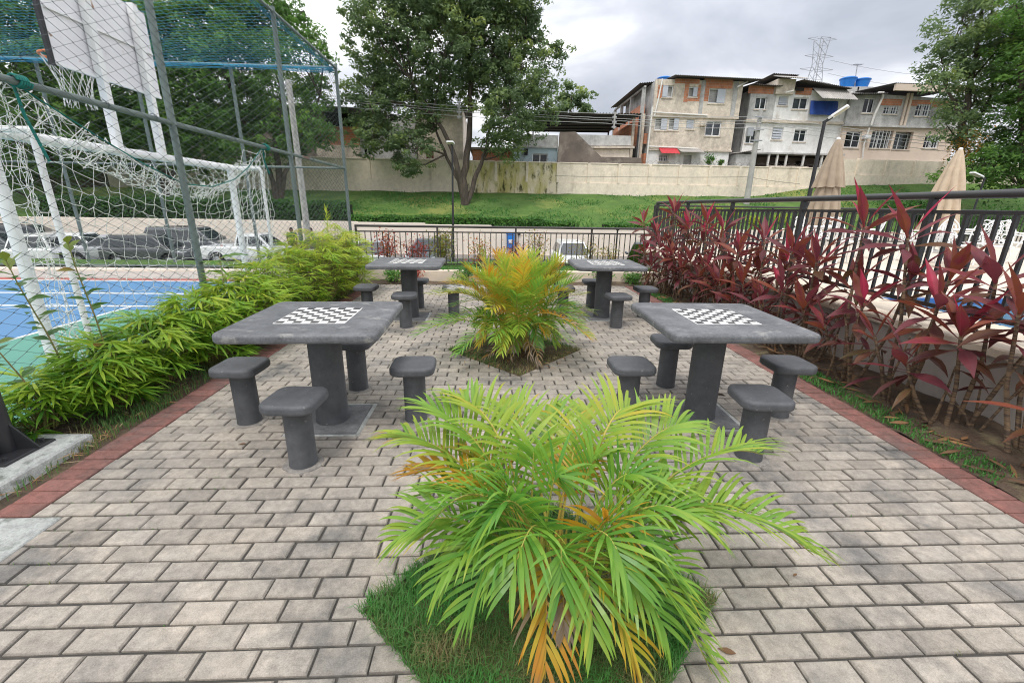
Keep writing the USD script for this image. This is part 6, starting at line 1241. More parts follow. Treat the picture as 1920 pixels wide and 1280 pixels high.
# behind the big tree
tb_ = thing('beige_house', 'tall beige house half hidden behind the large tree', 'house', (-4, 38, 4.4))
x0, z0, x1, z1 = rect(782, 200, 868, 306, 38); wn = rect(799, 277, 813, 297, 38)
facade(tb_, 'wall', [(x0, 4.4), (x1, 4.4), (x1, z1), (x0, z1)], 38, 0.25, m_plast, [wn]); MB().box((x0, 38.3, 4.4), (x1, 45, z1 - 0.02)).emit('core', m_plast, tb_)
f = MB().box((wn[0], 38.1, wn[1]), (wn[2], 38.14, wn[3])).emit('window', solid('reddish_shutter', (0.13, 0.04, 0.03), (0.1, 0.03, 0.025), scale=4), tb_)
for k in range(1, 3): MB().bar((wn[0] + (wn[2] - wn[0]) * k / 3, 38.08, wn[1]), (wn[0] + (wn[2] - wn[0]) * k / 3, 38.08, wn[3]), 0.05).emit('bar', m_plbrown, f)
corrugated((x0 - 0.4, 37.4, z1 + 0.1), (x1 + 0.3, 37.4, z1 + 0.05), (x1 + 0.3, 45, z1 + 0.4), (x0 - 0.4, 45, z1 + 0.5)).emit('roof', m_corr, tb_)
gh = thing('grey_house', 'grey rendered house in the shade behind the left half of the tree', 'house', (-8, 38, 4.4))
x0, z0, x1, z1 = rect(674, 215, 780, 306, 38.3); wn = rect(681, 277, 697, 292, 38.3)
facade(gh, 'wall', [(x0, 4.4), (x1, 4.4), (x1, z1), (x0, z1)], 38.3, 0.25, m_plgrey, [wn]); window(gh, wn, 38.3, 'two'); MB().box((x0, 38.8, 4.4), (x1, 45, z1 - 0.02)).emit('core', m_plgrey, gh)
bh2 = thing('brick_hut', 'low brick and plaster hut with a dark roof behind the fence corner', 'house', (-11, 38, 4.4))
x0, z0, x1, z1 = rect(590, 237, 674, 272, 38.2); zb = rect(590, 272, 674, 306, 38.2)[1]
MB().box((x0, 38.2, z0), (x1 - 0.02, 44, z1)).emit('brick_wall', m_brickA, bh2); MB().box((x0, 38.19, 4.4), (x1 - 0.02, 44, z0 - 0.003)).emit('wall', m_plast, bh2)
corrugated((x0 - 0.5, 36.9, z1 + 1.2), (x1 + 0.6, 36.9, z1 + 1.1), (x1 + 0.6, 45, z1 + 1.9), (x0 - 0.5, 45, z1 + 2.0)).emit('roof', m_corr, bh2)
MB().box((x0 + 0.1, 39, z1), (x1 - 0.1, 44, z1 + 1.1)).emit('attic', m_inside, bh2)
lh = thing('long_house', 'long shaded house behind the court trees', 'house', (-20, 38.6, 4.4))
MB().box((-33, 38.6, 4.4), (-13.3, 45, 8.6)).emit('wall', m_plbrown, lh); corrugated((-33.5, 37.6, 8.7), (-13.2, 37.6, 8.7), (-13.2, 45.5, 9.7), (-33.5, 45.5, 9.7)).emit('roof', m_corr, lh)
lb = thing('low_brick_house', 'low dark brick house between the tree and the pale blue house', 'house', (0, 38, 4.4))
x0, z0, x1, z1 = rect(886, 282, 972, 306, 37.9); MB().box((x0, 37.9, 4.4), (x1, 43, z1)).emit('wall', m_brickA, lb); MB().box((x0 - 0.2, 37.5, z1), (x1 + 0.1, 43, z1 + 0.15)).emit('roof', m_plbrown, lb)

# ------------------------------------------------------------------ poles, wires, lamps, transmission tower
m_pole = solid('concrete_pole', (0.42, 0.41, 0.39), (0.33, 0.32, 0.31), scale=3, rough=0.9)
up_ = thing('utility_pole', 'grey concrete utility pole in front of the white house', 'utility pole', at(1400, 378, 33))
b = at(1400, 378, 33); tp = at(1427, 206, 33); MB().tube([(b[0], 33, b[2] - 0.5), (b[0] * 0.5 + tp[0] * 0.5, 33, (b[2] + tp[2]) / 2), (tp[0], 33, tp[2])], [0.22, 0.18, 0.13], 14).emit('pole', m_pole, up_, smooth=True)
for k, z in enumerate((0.5, 1.3, 2.0)): MB().bar((tp[0] - 0.45, 32.82, tp[2] - z), (tp[0] + 0.35, 32.82, tp[2] - z), 0.07).emit('crossarm', m_mono, up_)
MB().box((tp[0] - 0.9, 32.6, tp[2] - 1.75), (tp[0] - 0.5, 32.85, tp[2] - 1.2)).emit('junction_box', m_mono, up_)
cp = thing('concrete_pole', 'pale perforated concrete pole behind the court fence', 'pole', at(575, 425, 24))
b = at(576, 430, 24); MB().tube([(b[0], 24, -1.5), (b[0] - 0.02, 24, 3), (b[0] - 0.05, 24, at(540, 150, 24)[2])], [0.17, 0.15, 0.13], 12).emit('pole', m_pole, cp, smooth=True)
for k in range(12): z = -0.5 + 0.6 * k; MB().box((b[0] - 0.06, 23.74, z), (b[0] + 0.06, 23.77, z + 0.28)).emit('recess', m_pole, cp)
def cable(name, label, pts, sag, r_, n=14, m=m_mono):
    t = thing(name, label, 'cable', pts[0]); mm = MB(); q = []
    for a, b in zip(pts[:-1], pts[1:]):
        for u in np.linspace(0, 1, n): c = np.array(a) * (1 - u) + np.array(b) * u; c[2] -= sag * 4 * u * (1 - u); q.append(c)
    mm.tube(q, r_, 4, caps=False).emit('strand', m, t); return t
m_cable = solid('pale_cable', (0.40, 0.40, 0.40), (0.32, 0.32, 0.32), scale=4, rough=0.6)
for i, (ya, yb, yc, yd, nm) in enumerate(((181, 214, 218, 283, 'uppermost'), (186, 222, 226, 288, 'second'), (190, 226, 231, 292, 'third'), (200, 232, 240, 300, 'lowest'))):
    cable('power_line', nm + ' of the four power lines crossing in front of the large tree', [at(330, ya - 22, 30.4), at(640, ya, 30.8), at(1150, yb, 31.8), at(1424, yc, 32.85), at(1920, yd - 8 + i * 2, 31)], 0.12, 0.016, 12, m_cable)
for px, py, lab in ((861, 207, 'small cable spacer in front of the tree trunk'), (1152, 226, 'small cable spacer in front of the black shed roof')):
    p = at(px, py, 31.6); t = thing('cable_spacer', lab, 'spacer', p)
    MB().box(p - [0.05, 0.06, 0.5], p + [0.05, 0.06, 0.5]).emit('body', m_pole, t)
    for dz in (-0.4, -0.1, 0.2, 0.45): MB().box(p + [-0.14, -0.05, dz - 0.05], p + [0.14, 0.05, dz + 0.05]).emit('clamp', m_mono, t)
cable('telephone_line', 'thin dark cable running low in front of the cream wall', [at(1040, 330, 33.5), at(1404, 332, 33.0), at(1500, 345, 33.2)], 0.05, 0.012, 10, m_black)
tw = thing('transmission_tower', 'distant lattice transmission tower above the white house', 'tower', at(1525, 160, 150))
Yt_ = 150; cx0 = at(1525, 160, Yt_)[0]; zb_ = 25.0; ztop = at(1535, 73, Yt_)[2]; m = MB(); H_ = ztop - zb_
def tww(z): u = (z - zb_) / H_; return np.interp(u, [0, 0.75, 1], [3.2, 1.0, 1.5])
lev = np.linspace(zb_, ztop, 13)
for za, zb2 in zip(lev[:-1], lev[1:]):
    wa, wb = tww(za) , tww(zb2)
    for sx, sy in ((-1, -1), (1, -1), (1, 1), (-1, 1)):
        m.bar((cx0 + sx * wa, Yt_ + sy * wa, za), (cx0 + sx * wb, Yt_ + sy * wb, zb2), 0.14)
    for s in (-1, 1):
        m.bar((cx0 - wa, Yt_ + s * wa, za), (cx0 + wb, Yt_ + s * wb, zb2), 0.085); m.bar((cx0 + wa, Yt_ + s * wa, za), (cx0 - wb, Yt_ + s * wb, zb2), 0.085)
        m.bar((cx0 + s * wa, Yt_ - wa, za), (cx0 + s * wb, Yt_ + wb, zb2), 0.085)
    m.bar((cx0 - wb, Yt_ - wb, zb2), (cx0 + wb, Yt_ - wb, zb2), 0.085)
m.emit('lattice', m_mono, tw, kind=None)
for z, l in ((ztop, 3.0), (ztop - 4.6, 3.4), (ztop - 8.2, 4.2), (ztop - 12.0, 3.8)):
    m = MB(); w_ = tww(z)
    for s in (-1, 1): m.bar((cx0 + s * w_, Yt_, z + 0.5), (cx0 + s * (w_ + l), Yt_, z), 0.1); m.bar((cx0 + s * w_, Yt_, z - 0.5), (cx0 + s * (w_ + l), Yt_, z), 0.1)
    m.bar((cx0 - w_, Yt_, z), (cx0 + w_, Yt_, z), 0.1)
    m.emit('crossarm', m_mono, tw)
for i, (dz, nm) in enumerate(((-4.6, 'upper'), (-8.2, 'middle'), (-12.0, 'lower'))):
    cable('high_voltage_line', nm + ' faint high-voltage line right of the transmission tower', [(cx0 + 4, 150, ztop + dz - 1), (cx0 + 110, 165, ztop + dz + 4)], 4.0, 0.05, 20, m_mono)

def lamp_post(label, base, top, head, hw, r_=0.05):
    t = thing('street_lamp', label, 'street lamp', base)
    MB().tube([base, (np.array(base) + top) / 2, top], [r_ * 1.25, r_, r_ * 0.8], 12).emit('post', m_black, t, smooth=True)
    top = np.array(top); head = np.array(head); d = unit(head - top)
    MB().bar(top - d * 0.05, top + d * 0.22, 0.07, 0.07).emit('arm', m_black, t)
    s = np.cross(d, UPZ); s = unit(s) if np.linalg.norm(s) > 0.1 else np.array([1.0, 0, 0]); u = np.cross(s, d); a, b = top + d * 0.12, head
    prof = [(a, hw * 0.5), (a + (b - a) * 0.2, hw), (b - (b - a) * 0.08, hw), (b, hw * 0.8)]; v = []
    for c, w_ in prof: v += [c - s * w_ / 2 - u * 0.015, c + s * w_ / 2 - u * 0.015, c + s * w_ * 0.46 + u * 0.045, c - s * w_ * 0.46 + u * 0.045]
    f = [(0, 1, 2, 3), (15, 14, 13, 12)]
    for i in range(3):
        for k in range(4): f.append((4 * i + k, 4 * i + 4 + k, 4 * i + 4 + (k + 1) % 4, 4 * i + (k + 1) % 4))
    h_ = MB().add(v, f).emit('lamp_head', m_whitesteel, t)
    c0, c1 = a + (b - a) * 0.28, b - (b - a) * 0.1
    MB().add([c0 - s * hw * 0.38 - u * 0.019, c0 + s * hw * 0.38 - u * 0.019, c1 + s * hw * 0.38 - u * 0.019, c1 - s * hw * 0.38 - u * 0.019], [(0, 3, 2, 1)]).emit('diffuser', solid('led_cover_' + str(_count[('x', 'led')]), (0.55, 0.52, 0.4), (0.45, 0.42, 0.3), scale=20, rough=0.4), h_)
    _count[('x', 'led')] += 1
    return t
b = at(1513, 388, 14.3); lamp_post('black street lamp with a flat white LED head beside the left parasol', (b[0], 14.3, 0.3), at(1546, 229, 14.3), at(1592, 199, 13.9), 0.30, 0.06)
b = at(1838, 345, 21); lamp_post('distant street lamp with a small white head behind the right parasol', (b[0], 21, -1.0), at(1846, 335, 21), at(1822, 324, 21), 0.28)
b = at(848, 420, 20); lamp_post('slim black lamp post with a white head in front of the large tree', (b[0], 20, -1.5), at(848, 272, 20), at(843, 266, 19.4), 0.30, 0.045)
tpst = thing('thin_post', 'thin dark post behind the railing near the red plants', 'post', at(1153, 490, 15)); b = at(1153, 490, 15)
MB().tube([(b[0], 15, -1.4), (b[0], 15, 0), (b[0], 15, at(1153, 432, 15)[2])], 0.028, 8).emit('shaft', m_black, tpst, smooth=True); MB().box((b[0] - 0.04, 14.96, at(1153, 432, 15)[2]), (b[0] + 0.04, 15.04, at(1153, 432, 15)[2] + 0.03)).emit('cap', m_black, tpst)
bn = thing('litter_bin', 'small blue litter bin fixed to the pale wall behind the railing', 'bin', at(957, 462, 27)); p = at(957, 455, 26.9)
v, f = slab(0.5, 0.34, 0.75, 0.06, 0.02); v[:, :2] *= (0.8 + 0.2 * (v[:, 2:3] / 0.75)); MB().add(v + [p[0], 26.85, p[2] - 0.3], f).emit('bin_body', m_tank, bn, smooth=35)
v, f = slab(0.54, 0.38, 0.12, 0.06, 0.04); MB().add(v + [p[0], 26.85, p[2] + 0.48], f).emit('lid', m_tank, bn, smooth=35); MB().box((p[0] - 0.12, 26.66, p[2] + 0.0), (p[0] + 0.12, 26.685, p[2] + 0.2)).emit('sticker', m_frame, bn)
lw = thing('wall_lamp', 'small round dark fitting on the pale wall right of the blue bin', 'lamp', at(973, 438, 27.05)); p = at(973, 438, 27.05); v, f = lathe([(0, 0), (0.1, 0), (0.1, 0.08), (0.06, 0.12), (0, 0.13)], 14); v = v[:, [0, 2, 1]] * [1, -1, 1]; MB().add(v + [p[0], 27.09, p[2]], f).emit('body', m_black, lw)
# ------------------------------------------------------------------ parked cars
m_cwhite = solid('car_white', (0.74, 0.75, 0.76), (0.7, 0.71, 0.72), scale=1, rough=0.25, coat=0.6)
m_csilver = solid('car_silver', (0.42, 0.43, 0.45), (0.38, 0.39, 0.41), scale=1, rough=0.3, metal=0.4, coat=0.6)
m_cdark = solid('car_dark_grey', (0.12, 0.13, 0.14), (0.10, 0.108, 0.118), scale=1, rough=0.25, coat=0.8)
m_cblack = solid('car_black', (0.045, 0.048, 0.053), (0.052, 0.055, 0.06), scale=1, rough=0.2, coat=0.8)
m_cglass = solid('car_glass', (0.012, 0.015, 0.018), (0.018, 0.022, 0.026), scale=1, rough=0.06, spec=0.8)
m_tyre = solid('tyre_rubber', (0.015, 0.015, 0.016), (0.022, 0.022, 0.022), scale=9, rough=0.9)
m_rim = solid('alloy_rim', (0.45, 0.46, 0.47), (0.35, 0.36, 0.37), scale=5, rough=0.35, metal=0.6)
m_tail = solid('tail_light_red', (0.4, 0.012, 0.012), (0.32, 0.01, 0.01), scale=9, rough=0.2)
m_head = solid('headlight_glass', (0.62, 0.65, 0.68), (0.52, 0.55, 0.58), scale=9, rough=0.12)
m_trim = solid('black_plastic_trim', (0.02, 0.02, 0.021), (0.03, 0.03, 0.03), scale=9, rough=0.7)
def hull(pts, r_):
    ms = []
    for p in pts: ms.append(manifold3d.Manifold.sphere(r_, 10).translate(tuple(float(q) for q in p)))
    return manifold3d.Manifold.batch_hull(ms)
def car(kind, paint, label, loc, rot):
    """Length along x, front at +x. kind: hatch, suv, pickup, sedan."""
    t = thing('parked_car', label, 'car', loc, rot, group='cars in the car park'); ORIGIN[str(t.GetPath())] = np.zeros(3)
    L, W, H, belt = dict(hatch=(3.9, 1.68, 1.5, 0.92), suv=(4.6, 1.86, 1.74, 1.08), pickup=(4.5, 1.72, 1.58, 0.98), sedan=(4.4, 1.74, 1.47, 0.92))[kind]
    w = W / 2; x0, x1 = -L / 2, L / 2; gc = 0.24 if kind in ('hatch', 'sedan') else 0.32
    r_ = 0.09
    lower = hull([(x, y, z) for y in (-w + r_, w - r_) for x, z in ((x0 + r_ + 0.04, gc + r_), (x1 - r_ - 0.1, gc + r_), (x0 + r_, belt - r_), (x1 - r_ - 0.02, 0.62), (x1 - 0.95, belt - r_ - 0.01))] + [(x, y * 0.92, gc + r_ + 0.15) for y in (-w, w) for x in (x0 + r_, x1 - r_)], r_)
    if kind == 'pickup': cab = [(-0.55, belt), (-0.42, H), (0.55, H), (1.25, belt)]
    elif kind == 'sedan': cab = [(x0 + 0.55, belt), (x0 + 1.25, H), (0.3, H), (1.15, belt)]
    elif kind == 'suv': cab = [(x0 + 0.12, belt), (x0 + 0.4, H), (0.55, H), (1.35, belt)]
    else: cab = [(x0 + 0.12, belt), (x0 + 0.42, H), (0.35, H), (1.1, belt)]
    def cy(z): return (w - 0.06) - 0.2 * (z - belt) / (H - belt)
    cabin = hull([(x, s * (cy(z) - 0.05), z - 0.05 if z > belt + 0.1 else z - 0.1) for x, z in cab for s in (-1, 1)], 0.05)
    body = lower
    wheels = [(x0 + 0.78, 0.31), (x1 - 0.82, 0.31)]
    wr = 0.31 if kind in ('hatch', 'sedan') else 0.35
    for x, _ in wheels: body = body - manifold3d.Manifold.cylinder(W + 1, wr + 0.07, wr + 0.07, 28).translate((0, 0, -(W + 1) / 2)).rotate((90, 0, 0)).translate((x, 0, wr))
    if kind == 'pickup': body = body - manifold3d.Manifold.cube((1.45, W - 0.22, 0.6)).translate((x0 + 0.1, -w + 0.11, belt - 0.45))
    MB().tm(body).emit('body', paint, t, smooth=30); MB().tm(cabin).emit('cabin', paint, t, smooth=30)
    MB().tm(hull([(x, y, gc + 0.06) for x in (x0 + 0.3, x1 - 0.3) for y in (-w + 0.3, w - 0.3)], 0.06)).emit('underbody', m_trim, t)
    # side glass, windscreen, rear window: set on the cabin's own slopes
    def sidewin(xa, xb, s):
        za, zb = belt + 0.05, H - 0.13
        def px(z, e): # cabin edge at height z
            u = (z - belt) / (H - belt); return (cab[0][0] + (cab[1][0] - cab[0][0]) * u) if e == 0 else (cab[3][0] + (cab[2][0] - cab[3][0]) * u)
        A = [(max(xa, px(za, 0) + 0.1), za), (min(xb, px(za, 1) - 0.12), za), (min(xb, px(zb, 1) - 0.1), zb), (max(xa, px(zb, 0) + 0.08), zb)]
        v = [(x, s * (cy(z) + 0.006 + 0.0), z) for x, z in A] + [(x, s * (cy(z) - 0.03), z) for x, z in A]
        MB().add(v, [(0, 1, 2, 3), (7, 6, 5, 4), (0, 4, 5, 1), (1, 5, 6, 2), (2, 6, 7, 3), (3, 7, 4, 0)]).emit('side_window', m_cglass, t)
    xm = (cab[1][0] + cab[2][0]) / 2 + 0.05
    for s in (-1, 1):
        if kind != 'pickup': sidewin(cab[0][0] - 1, xm - 0.04, s); sidewin(xm + 0.04, cab[3][0] + 1, s)
        else: sidewin(cab[0][0] - 1, 0.1, s); sidewin(0.16, cab[3][0] + 1, s)
    for (xa, za), (xb, zb), nm in ((cab[3], cab[2], 'windscreen'), (cab[0], cab[1], 'rear_window')):
        sg = 1 if nm == 'windscreen' else -1; V = []
        for o in (0.008, -0.03):
            for u, s in ((0.1, -1), (0.1, 1), (0.9, 1), (0.9, -1)):
                z = za + (zb - za) * u; x = xa + (xb - xa) * u; V.append((x + sg * (o + 0.035), s * (cy(z) - 0.1), z))
        MB().add(V, [(0, 1, 2, 3), (7, 6, 5, 4), (0, 4, 5, 1), (1, 5, 6, 2), (2, 6, 7, 3), (3, 7, 4, 0)]).emit(nm, m_cglass, t)
    for x, _ in wheels:
        for s in (-1, 1):
            v, f = lathe([(0.19, -0.1), (wr - 0.02, -0.1), (wr, -0.06), (wr, 0.06), (wr - 0.02, 0.1), (0.19, 0.1)], 24); v = v[:, [0, 2, 1]]
            wh = MB().add(v + [x, s * (w - 0.11), wr], f).emit('wheel', m_tyre, t, smooth=40)
            v, f = lathe([(0, 0.07), (0.05, 0.08), (0.17, 0.05), (0.2, 0.09), (0.2, -0.05), (0, -0.05)], 20); v = v[:, [0, 2, 1]] * [1, s, 1]; MB().add(v + [x, s * (w - 0.11), wr], f).emit('rim', m_rim, wh, smooth=40)
    for s in (-1, 1):
        MB().tm(hull([(x1 - 0.14, s * (w - 0.22), 0.66), (x1 - 0.34, s * (w - 0.09), 0.72), (x1 - 0.12, s * (w - 0.4), 0.64)], 0.065)).emit('headlight', m_head, t, smooth=40)
        MB().tm(hull([(x0 + 0.07, s * (w - 0.14), belt - 0.12), (x0 + 0.07, s * (w - 0.14), belt - (0.42 if kind in ('suv', 'pickup') else 0.3)), (x0 + 0.16, s * (w - 0.075), belt - 0.16)], 0.06)).emit('tail_light', m_tail, t, smooth=40)
        MB().tm(hull([(cab[3][0] - 0.25, s * (w + 0.06), belt + 0.1), (cab[3][0] - 0.2, s * (w + 0.0), belt + 0.06)], 0.06)).emit('mirror', paint, t, smooth=40)
    for xx, s in ((x1, 1), (x0, -1)):
        MB().box((xx - 0.08 if s > 0 else xx + 0.0, -0.55, gc + 0.1), (xx + 0.012 if s > 0 else xx + 0.09, 0.55, gc + 0.24)).emit('bumper_grille' if s > 0 else 'bumper_insert', m_trim, t)
        MB().box((xx + 0.005 * s - 0.012, -0.22, 0.46 if s > 0 else 0.62), (xx + 0.012 * s + 0.012, 0.22, 0.56 if s > 0 else 0.72)).emit('number_plate', m_frame, t)
    if kind == 'suv':
        for s in (-1, 1): MB().tube([(cab[1][0] + 0.1, s * (cy(H) - 0.08), H + 0.0), (0, s * (cy(H) - 0.08), H + 0.06), (cab[2][0] - 0.1, s * (cy(H) - 0.08), H + 0.0)], 0.018, 6).emit('roof_rail', m_trim, t)
    return t
cz = -1.5
def cpos(px, Y): return (float(at(px, 455, Y)[0]), Y, cz)
car('pickup', m_cwhite, 'white pickup with black wheel arches behind the goal net', cpos(475, 23.2), rad(-2))
car('suv', m_cdark, 'dark grey tall estate car with roof rails behind the goal', cpos(365, 25.2), rad(2))
car('hatch', m_cblack, 'black hatchback in front of the dark grey estate car', cpos(285, 22.6), rad(3))
car('sedan', m_csilver, 'silver saloon between the white and the black hatchbacks', cpos(222, 23.0), rad(185))
car('hatch', m_cwhite, 'white hatchback with dark windows seen from the side at the left', cpos(152, 23.2), rad(1))
car('hatch', m_cwhite, 'white hatchback showing its rear window and red lights at far left', cpos(83, 22.4), rad(115))
car('suv', m_cblack, 'black car behind the near goal post at the far left', cpos(48, 25.4), rad(20))
car('sedan', m_cdark, 'dark car cut off by the left edge of the picture', cpos(2, 23.4), rad(0))
car('sedan', m_cblack, 'black car behind the fence corner and tall bamboo', cpos(625, 23.4), rad(8))
car('sedan', m_csilver, 'grey car behind the red shrub left of the far left table', cpos(700, 21.8), rad(100))
car('hatch', m_cdark, 'dark hatchback behind the round yellow-green shrub', cpos(806, 22.6), rad(262))
car('hatch', m_cwhite, 'white car with a pale windscreen behind the middle palm', cpos(1072, 21.6), rad(268))
car('hatch', m_cblack, 'dark car beside the first red plant with a white bumper', cpos(1212, 21.8), rad(250))

# ------------------------------------------------------------------ two workers in green by the wall
m_skin = solid('skin', (0.17, 0.085, 0.05), (0.15, 0.075, 0.045), scale=8, rough=0.6)
m_hair = solid('hair_black', (0.012, 0.01, 0.009), (0.018, 0.015, 0.013), scale=20, rough=0.7)
m_shirt = solid('green_shirt', (0.008, 0.14, 0.07), (0.007, 0.11, 0.055), scale=9, rough=0.85)
m_trou = solid('dark_trousers', (0.018, 0.022, 0.03), (0.025, 0.028, 0.036), scale=9, rough=0.9)
m_shoe = solid('black_shoes', (0.012, 0.012, 0.012), (0.02, 0.02, 0.02), scale=9, rough=0.6)
def chain_hull(J, bones):
    out = manifold3d.Manifold()
    for a, b in bones:
        out = out + manifold3d.Manifold.hull(manifold3d.Manifold.sphere(J[a][1], 14).translate(J[a][0]) + manifold3d.Manifold.sphere(J[b][1], 14).translate(J[b][0]))
    return out
def smooth_m(m, n=6, ln=0.03):
    q = m.refine_to_length(ln).to_mesh(); tm_ = trimesh.Trimesh(q.vert_properties[:, :3], q.tri_verts, process=True); trimesh.smoothing.filter_taubin(tm_, iterations=n); return tm_
def person(label, loc, rot, arm):
    t = thing('person', label, 'person', loc, rot); ORIGIN[str(t.GetPath())] = np.zeros(3)
    J = {'hd': ((0, 0.02, 1.62), 0.092), 'cr': ((0, -0.01, 1.67), 0.088), 'ch': ((0, 0.06, 1.55), 0.055), 'nk': ((0, 0, 1.5), 0.055), 'ub': ((0, 0, 1.36), 0.14), 'wa': ((0, 0.01, 1.1), 0.125), 'hp': ((0, 0, 0.95), 0.14)}
    B = [('hd', 'cr'), ('hd', 'ch'), ('hd', 'nk'), ('nk', 'ub'), ('ub', 'wa'), ('wa', 'hp')]
    for s, n_ in ((-1, 'l'), (1, 'r')):
        J.update({'sh' + n_: ((s * 0.185, 0, 1.40), 0.062), 'el' + n_: ((s * 0.25, -0.04 + 0.1 * arm, 1.13), 0.046), 'wr' + n_: ((s * (0.24 - 0.1 * arm), 0.05 + 0.22 * arm, 0.9 + 0.22 * arm), 0.033), 'pm' + n_: ((s * (0.24 - 0.12 * arm), 0.07 + 0.27 * arm, 0.83 + 0.24 * arm), 0.036),
                  'th' + n_: ((s * 0.09, 0, 0.9), 0.095), 'kn' + n_: ((s * 0.1, 0.03 * (1 + s), 0.5), 0.063), 'an' + n_: ((s * 0.11, 0.0 + 0.03 * s, 0.09), 0.044), 'to' + n_: ((s * 0.12, 0.15 + 0.03 * s, 0.04), 0.036)})
        B += [('ub', 'sh' + n_), ('sh' + n_, 'el' + n_), ('el' + n_, 'wr' + n_), ('wr' + n_, 'pm' + n_), ('hp', 'th' + n_), ('th' + n_, 'kn' + n_), ('kn' + n_, 'an' + n_), ('an' + n_, 'to' + n_)]
        for k in range(5):
            p0 = np.array(J['pm' + n_][0]); J['f%s%d' % (n_, k)] = (tuple(p0 + np.array([(k - 1.5) * 0.017 if k < 4 else -s * 0.045, 0.02 + 0.02 * (k == 4), -0.085 if k < 4 else -0.03])), 0.0085); J['g%s%d' % (n_, k)] = (tuple(p0 + np.array([(k - 1.5) * 0.014 if k < 4 else -s * 0.03, 0.005, -0.02])), 0.011); B.append(('g%s%d' % (n_, k), 'f%s%d' % (n_, k)))
    J['ns'] = ((0, 0.118, 1.60), 0.014); B.append(('hd', 'ns'))
    for s in (-1, 1): J['ear%d' % s] = ((s * 0.095, 0.0, 1.61), 0.02); B.append(('hd', 'ear%d' % s))
    body = MB().tm(smooth_m(chain_hull(J, B), 5, 0.025)).emit('body', m_skin, t, smooth=True)
    grow = lambda keys, d: {k: (J[k][0], J[k][1] + d) for k in keys}
    ks = ['nk', 'ub', 'wa', 'hp', 'shl', 'shr', 'ell', 'elr']; G = grow(ks, 0.022); G['nk'] = ((0, 0, 1.45), 0.07); G['ell'] = (tuple((np.array(J['shl'][0]) + J['ell'][0]) / 2), 0.07); G['elr'] = (tuple((np.array(J['shr'][0]) + J['elr'][0]) / 2), 0.07)
    MB().tm(smooth_m(chain_hull(G, [('nk', 'ub'), ('ub', 'wa'), ('wa', 'hp'), ('ub', 'shl'), ('ub', 'shr'), ('shl', 'ell'), ('shr', 'elr')]), 4, 0.03)).emit('shirt', m_shirt, body, smooth=True)
    G = grow(['hp', 'thl', 'thr', 'knl', 'knr', 'anl', 'anr'], 0.02); G['hp'] = ((0, 0, 0.93), 0.155)
    MB().tm(smooth_m(chain_hull(G, [('hp', 'thl'), ('hp', 'thr'), ('thl', 'knl'), ('thr', 'knr'), ('knl', 'anl'), ('knr', 'anr')]), 4, 0.03)).emit('trousers', m_trou, body, smooth=True)
    G = {k: (J[k][0], J[k][1] + 0.014) for k in ('anl', 'anr', 'tol', 'tor')}
    MB().tm(smooth_m(chain_hull(G, [('anl', 'tol'), ('anr', 'tor')]), 3, 0.03)).emit('shoes', m_shoe, body, smooth=True)
    G = {'a': ((0, -0.02, 1.68), 0.092), 'b': ((0, -0.035, 1.62), 0.09), 'c': ((0, 0.03, 1.70), 0.075)}
    MB().tm(smooth_m(chain_hull(G, [('a', 'b'), ('a', 'c')]), 3, 0.03)).emit('hair', m_hair, body, smooth=True)
    for s in (-1, 1): MB().tm(manifold3d.Manifold.sphere(0.012, 10).translate((s * 0.034, 0.102, 1.635))).emit('eye', m_frame, body)
    MB().tm(hull([(-0.02, 0.103, 1.565), (0.02, 0.103, 1.565)], 0.007)).emit('mouth', m_redawn, body)
    return t
person('person in a green shirt and dark trousers standing turned left, right of the fence post', (float(at(583, 440, 26)[0]), 26, cz), rad(150), 0.6)
person('person in a green shirt partly hidden behind the fence post', (float(at(547, 440, 26)[0]), 26, cz), rad(-160), 0.3)

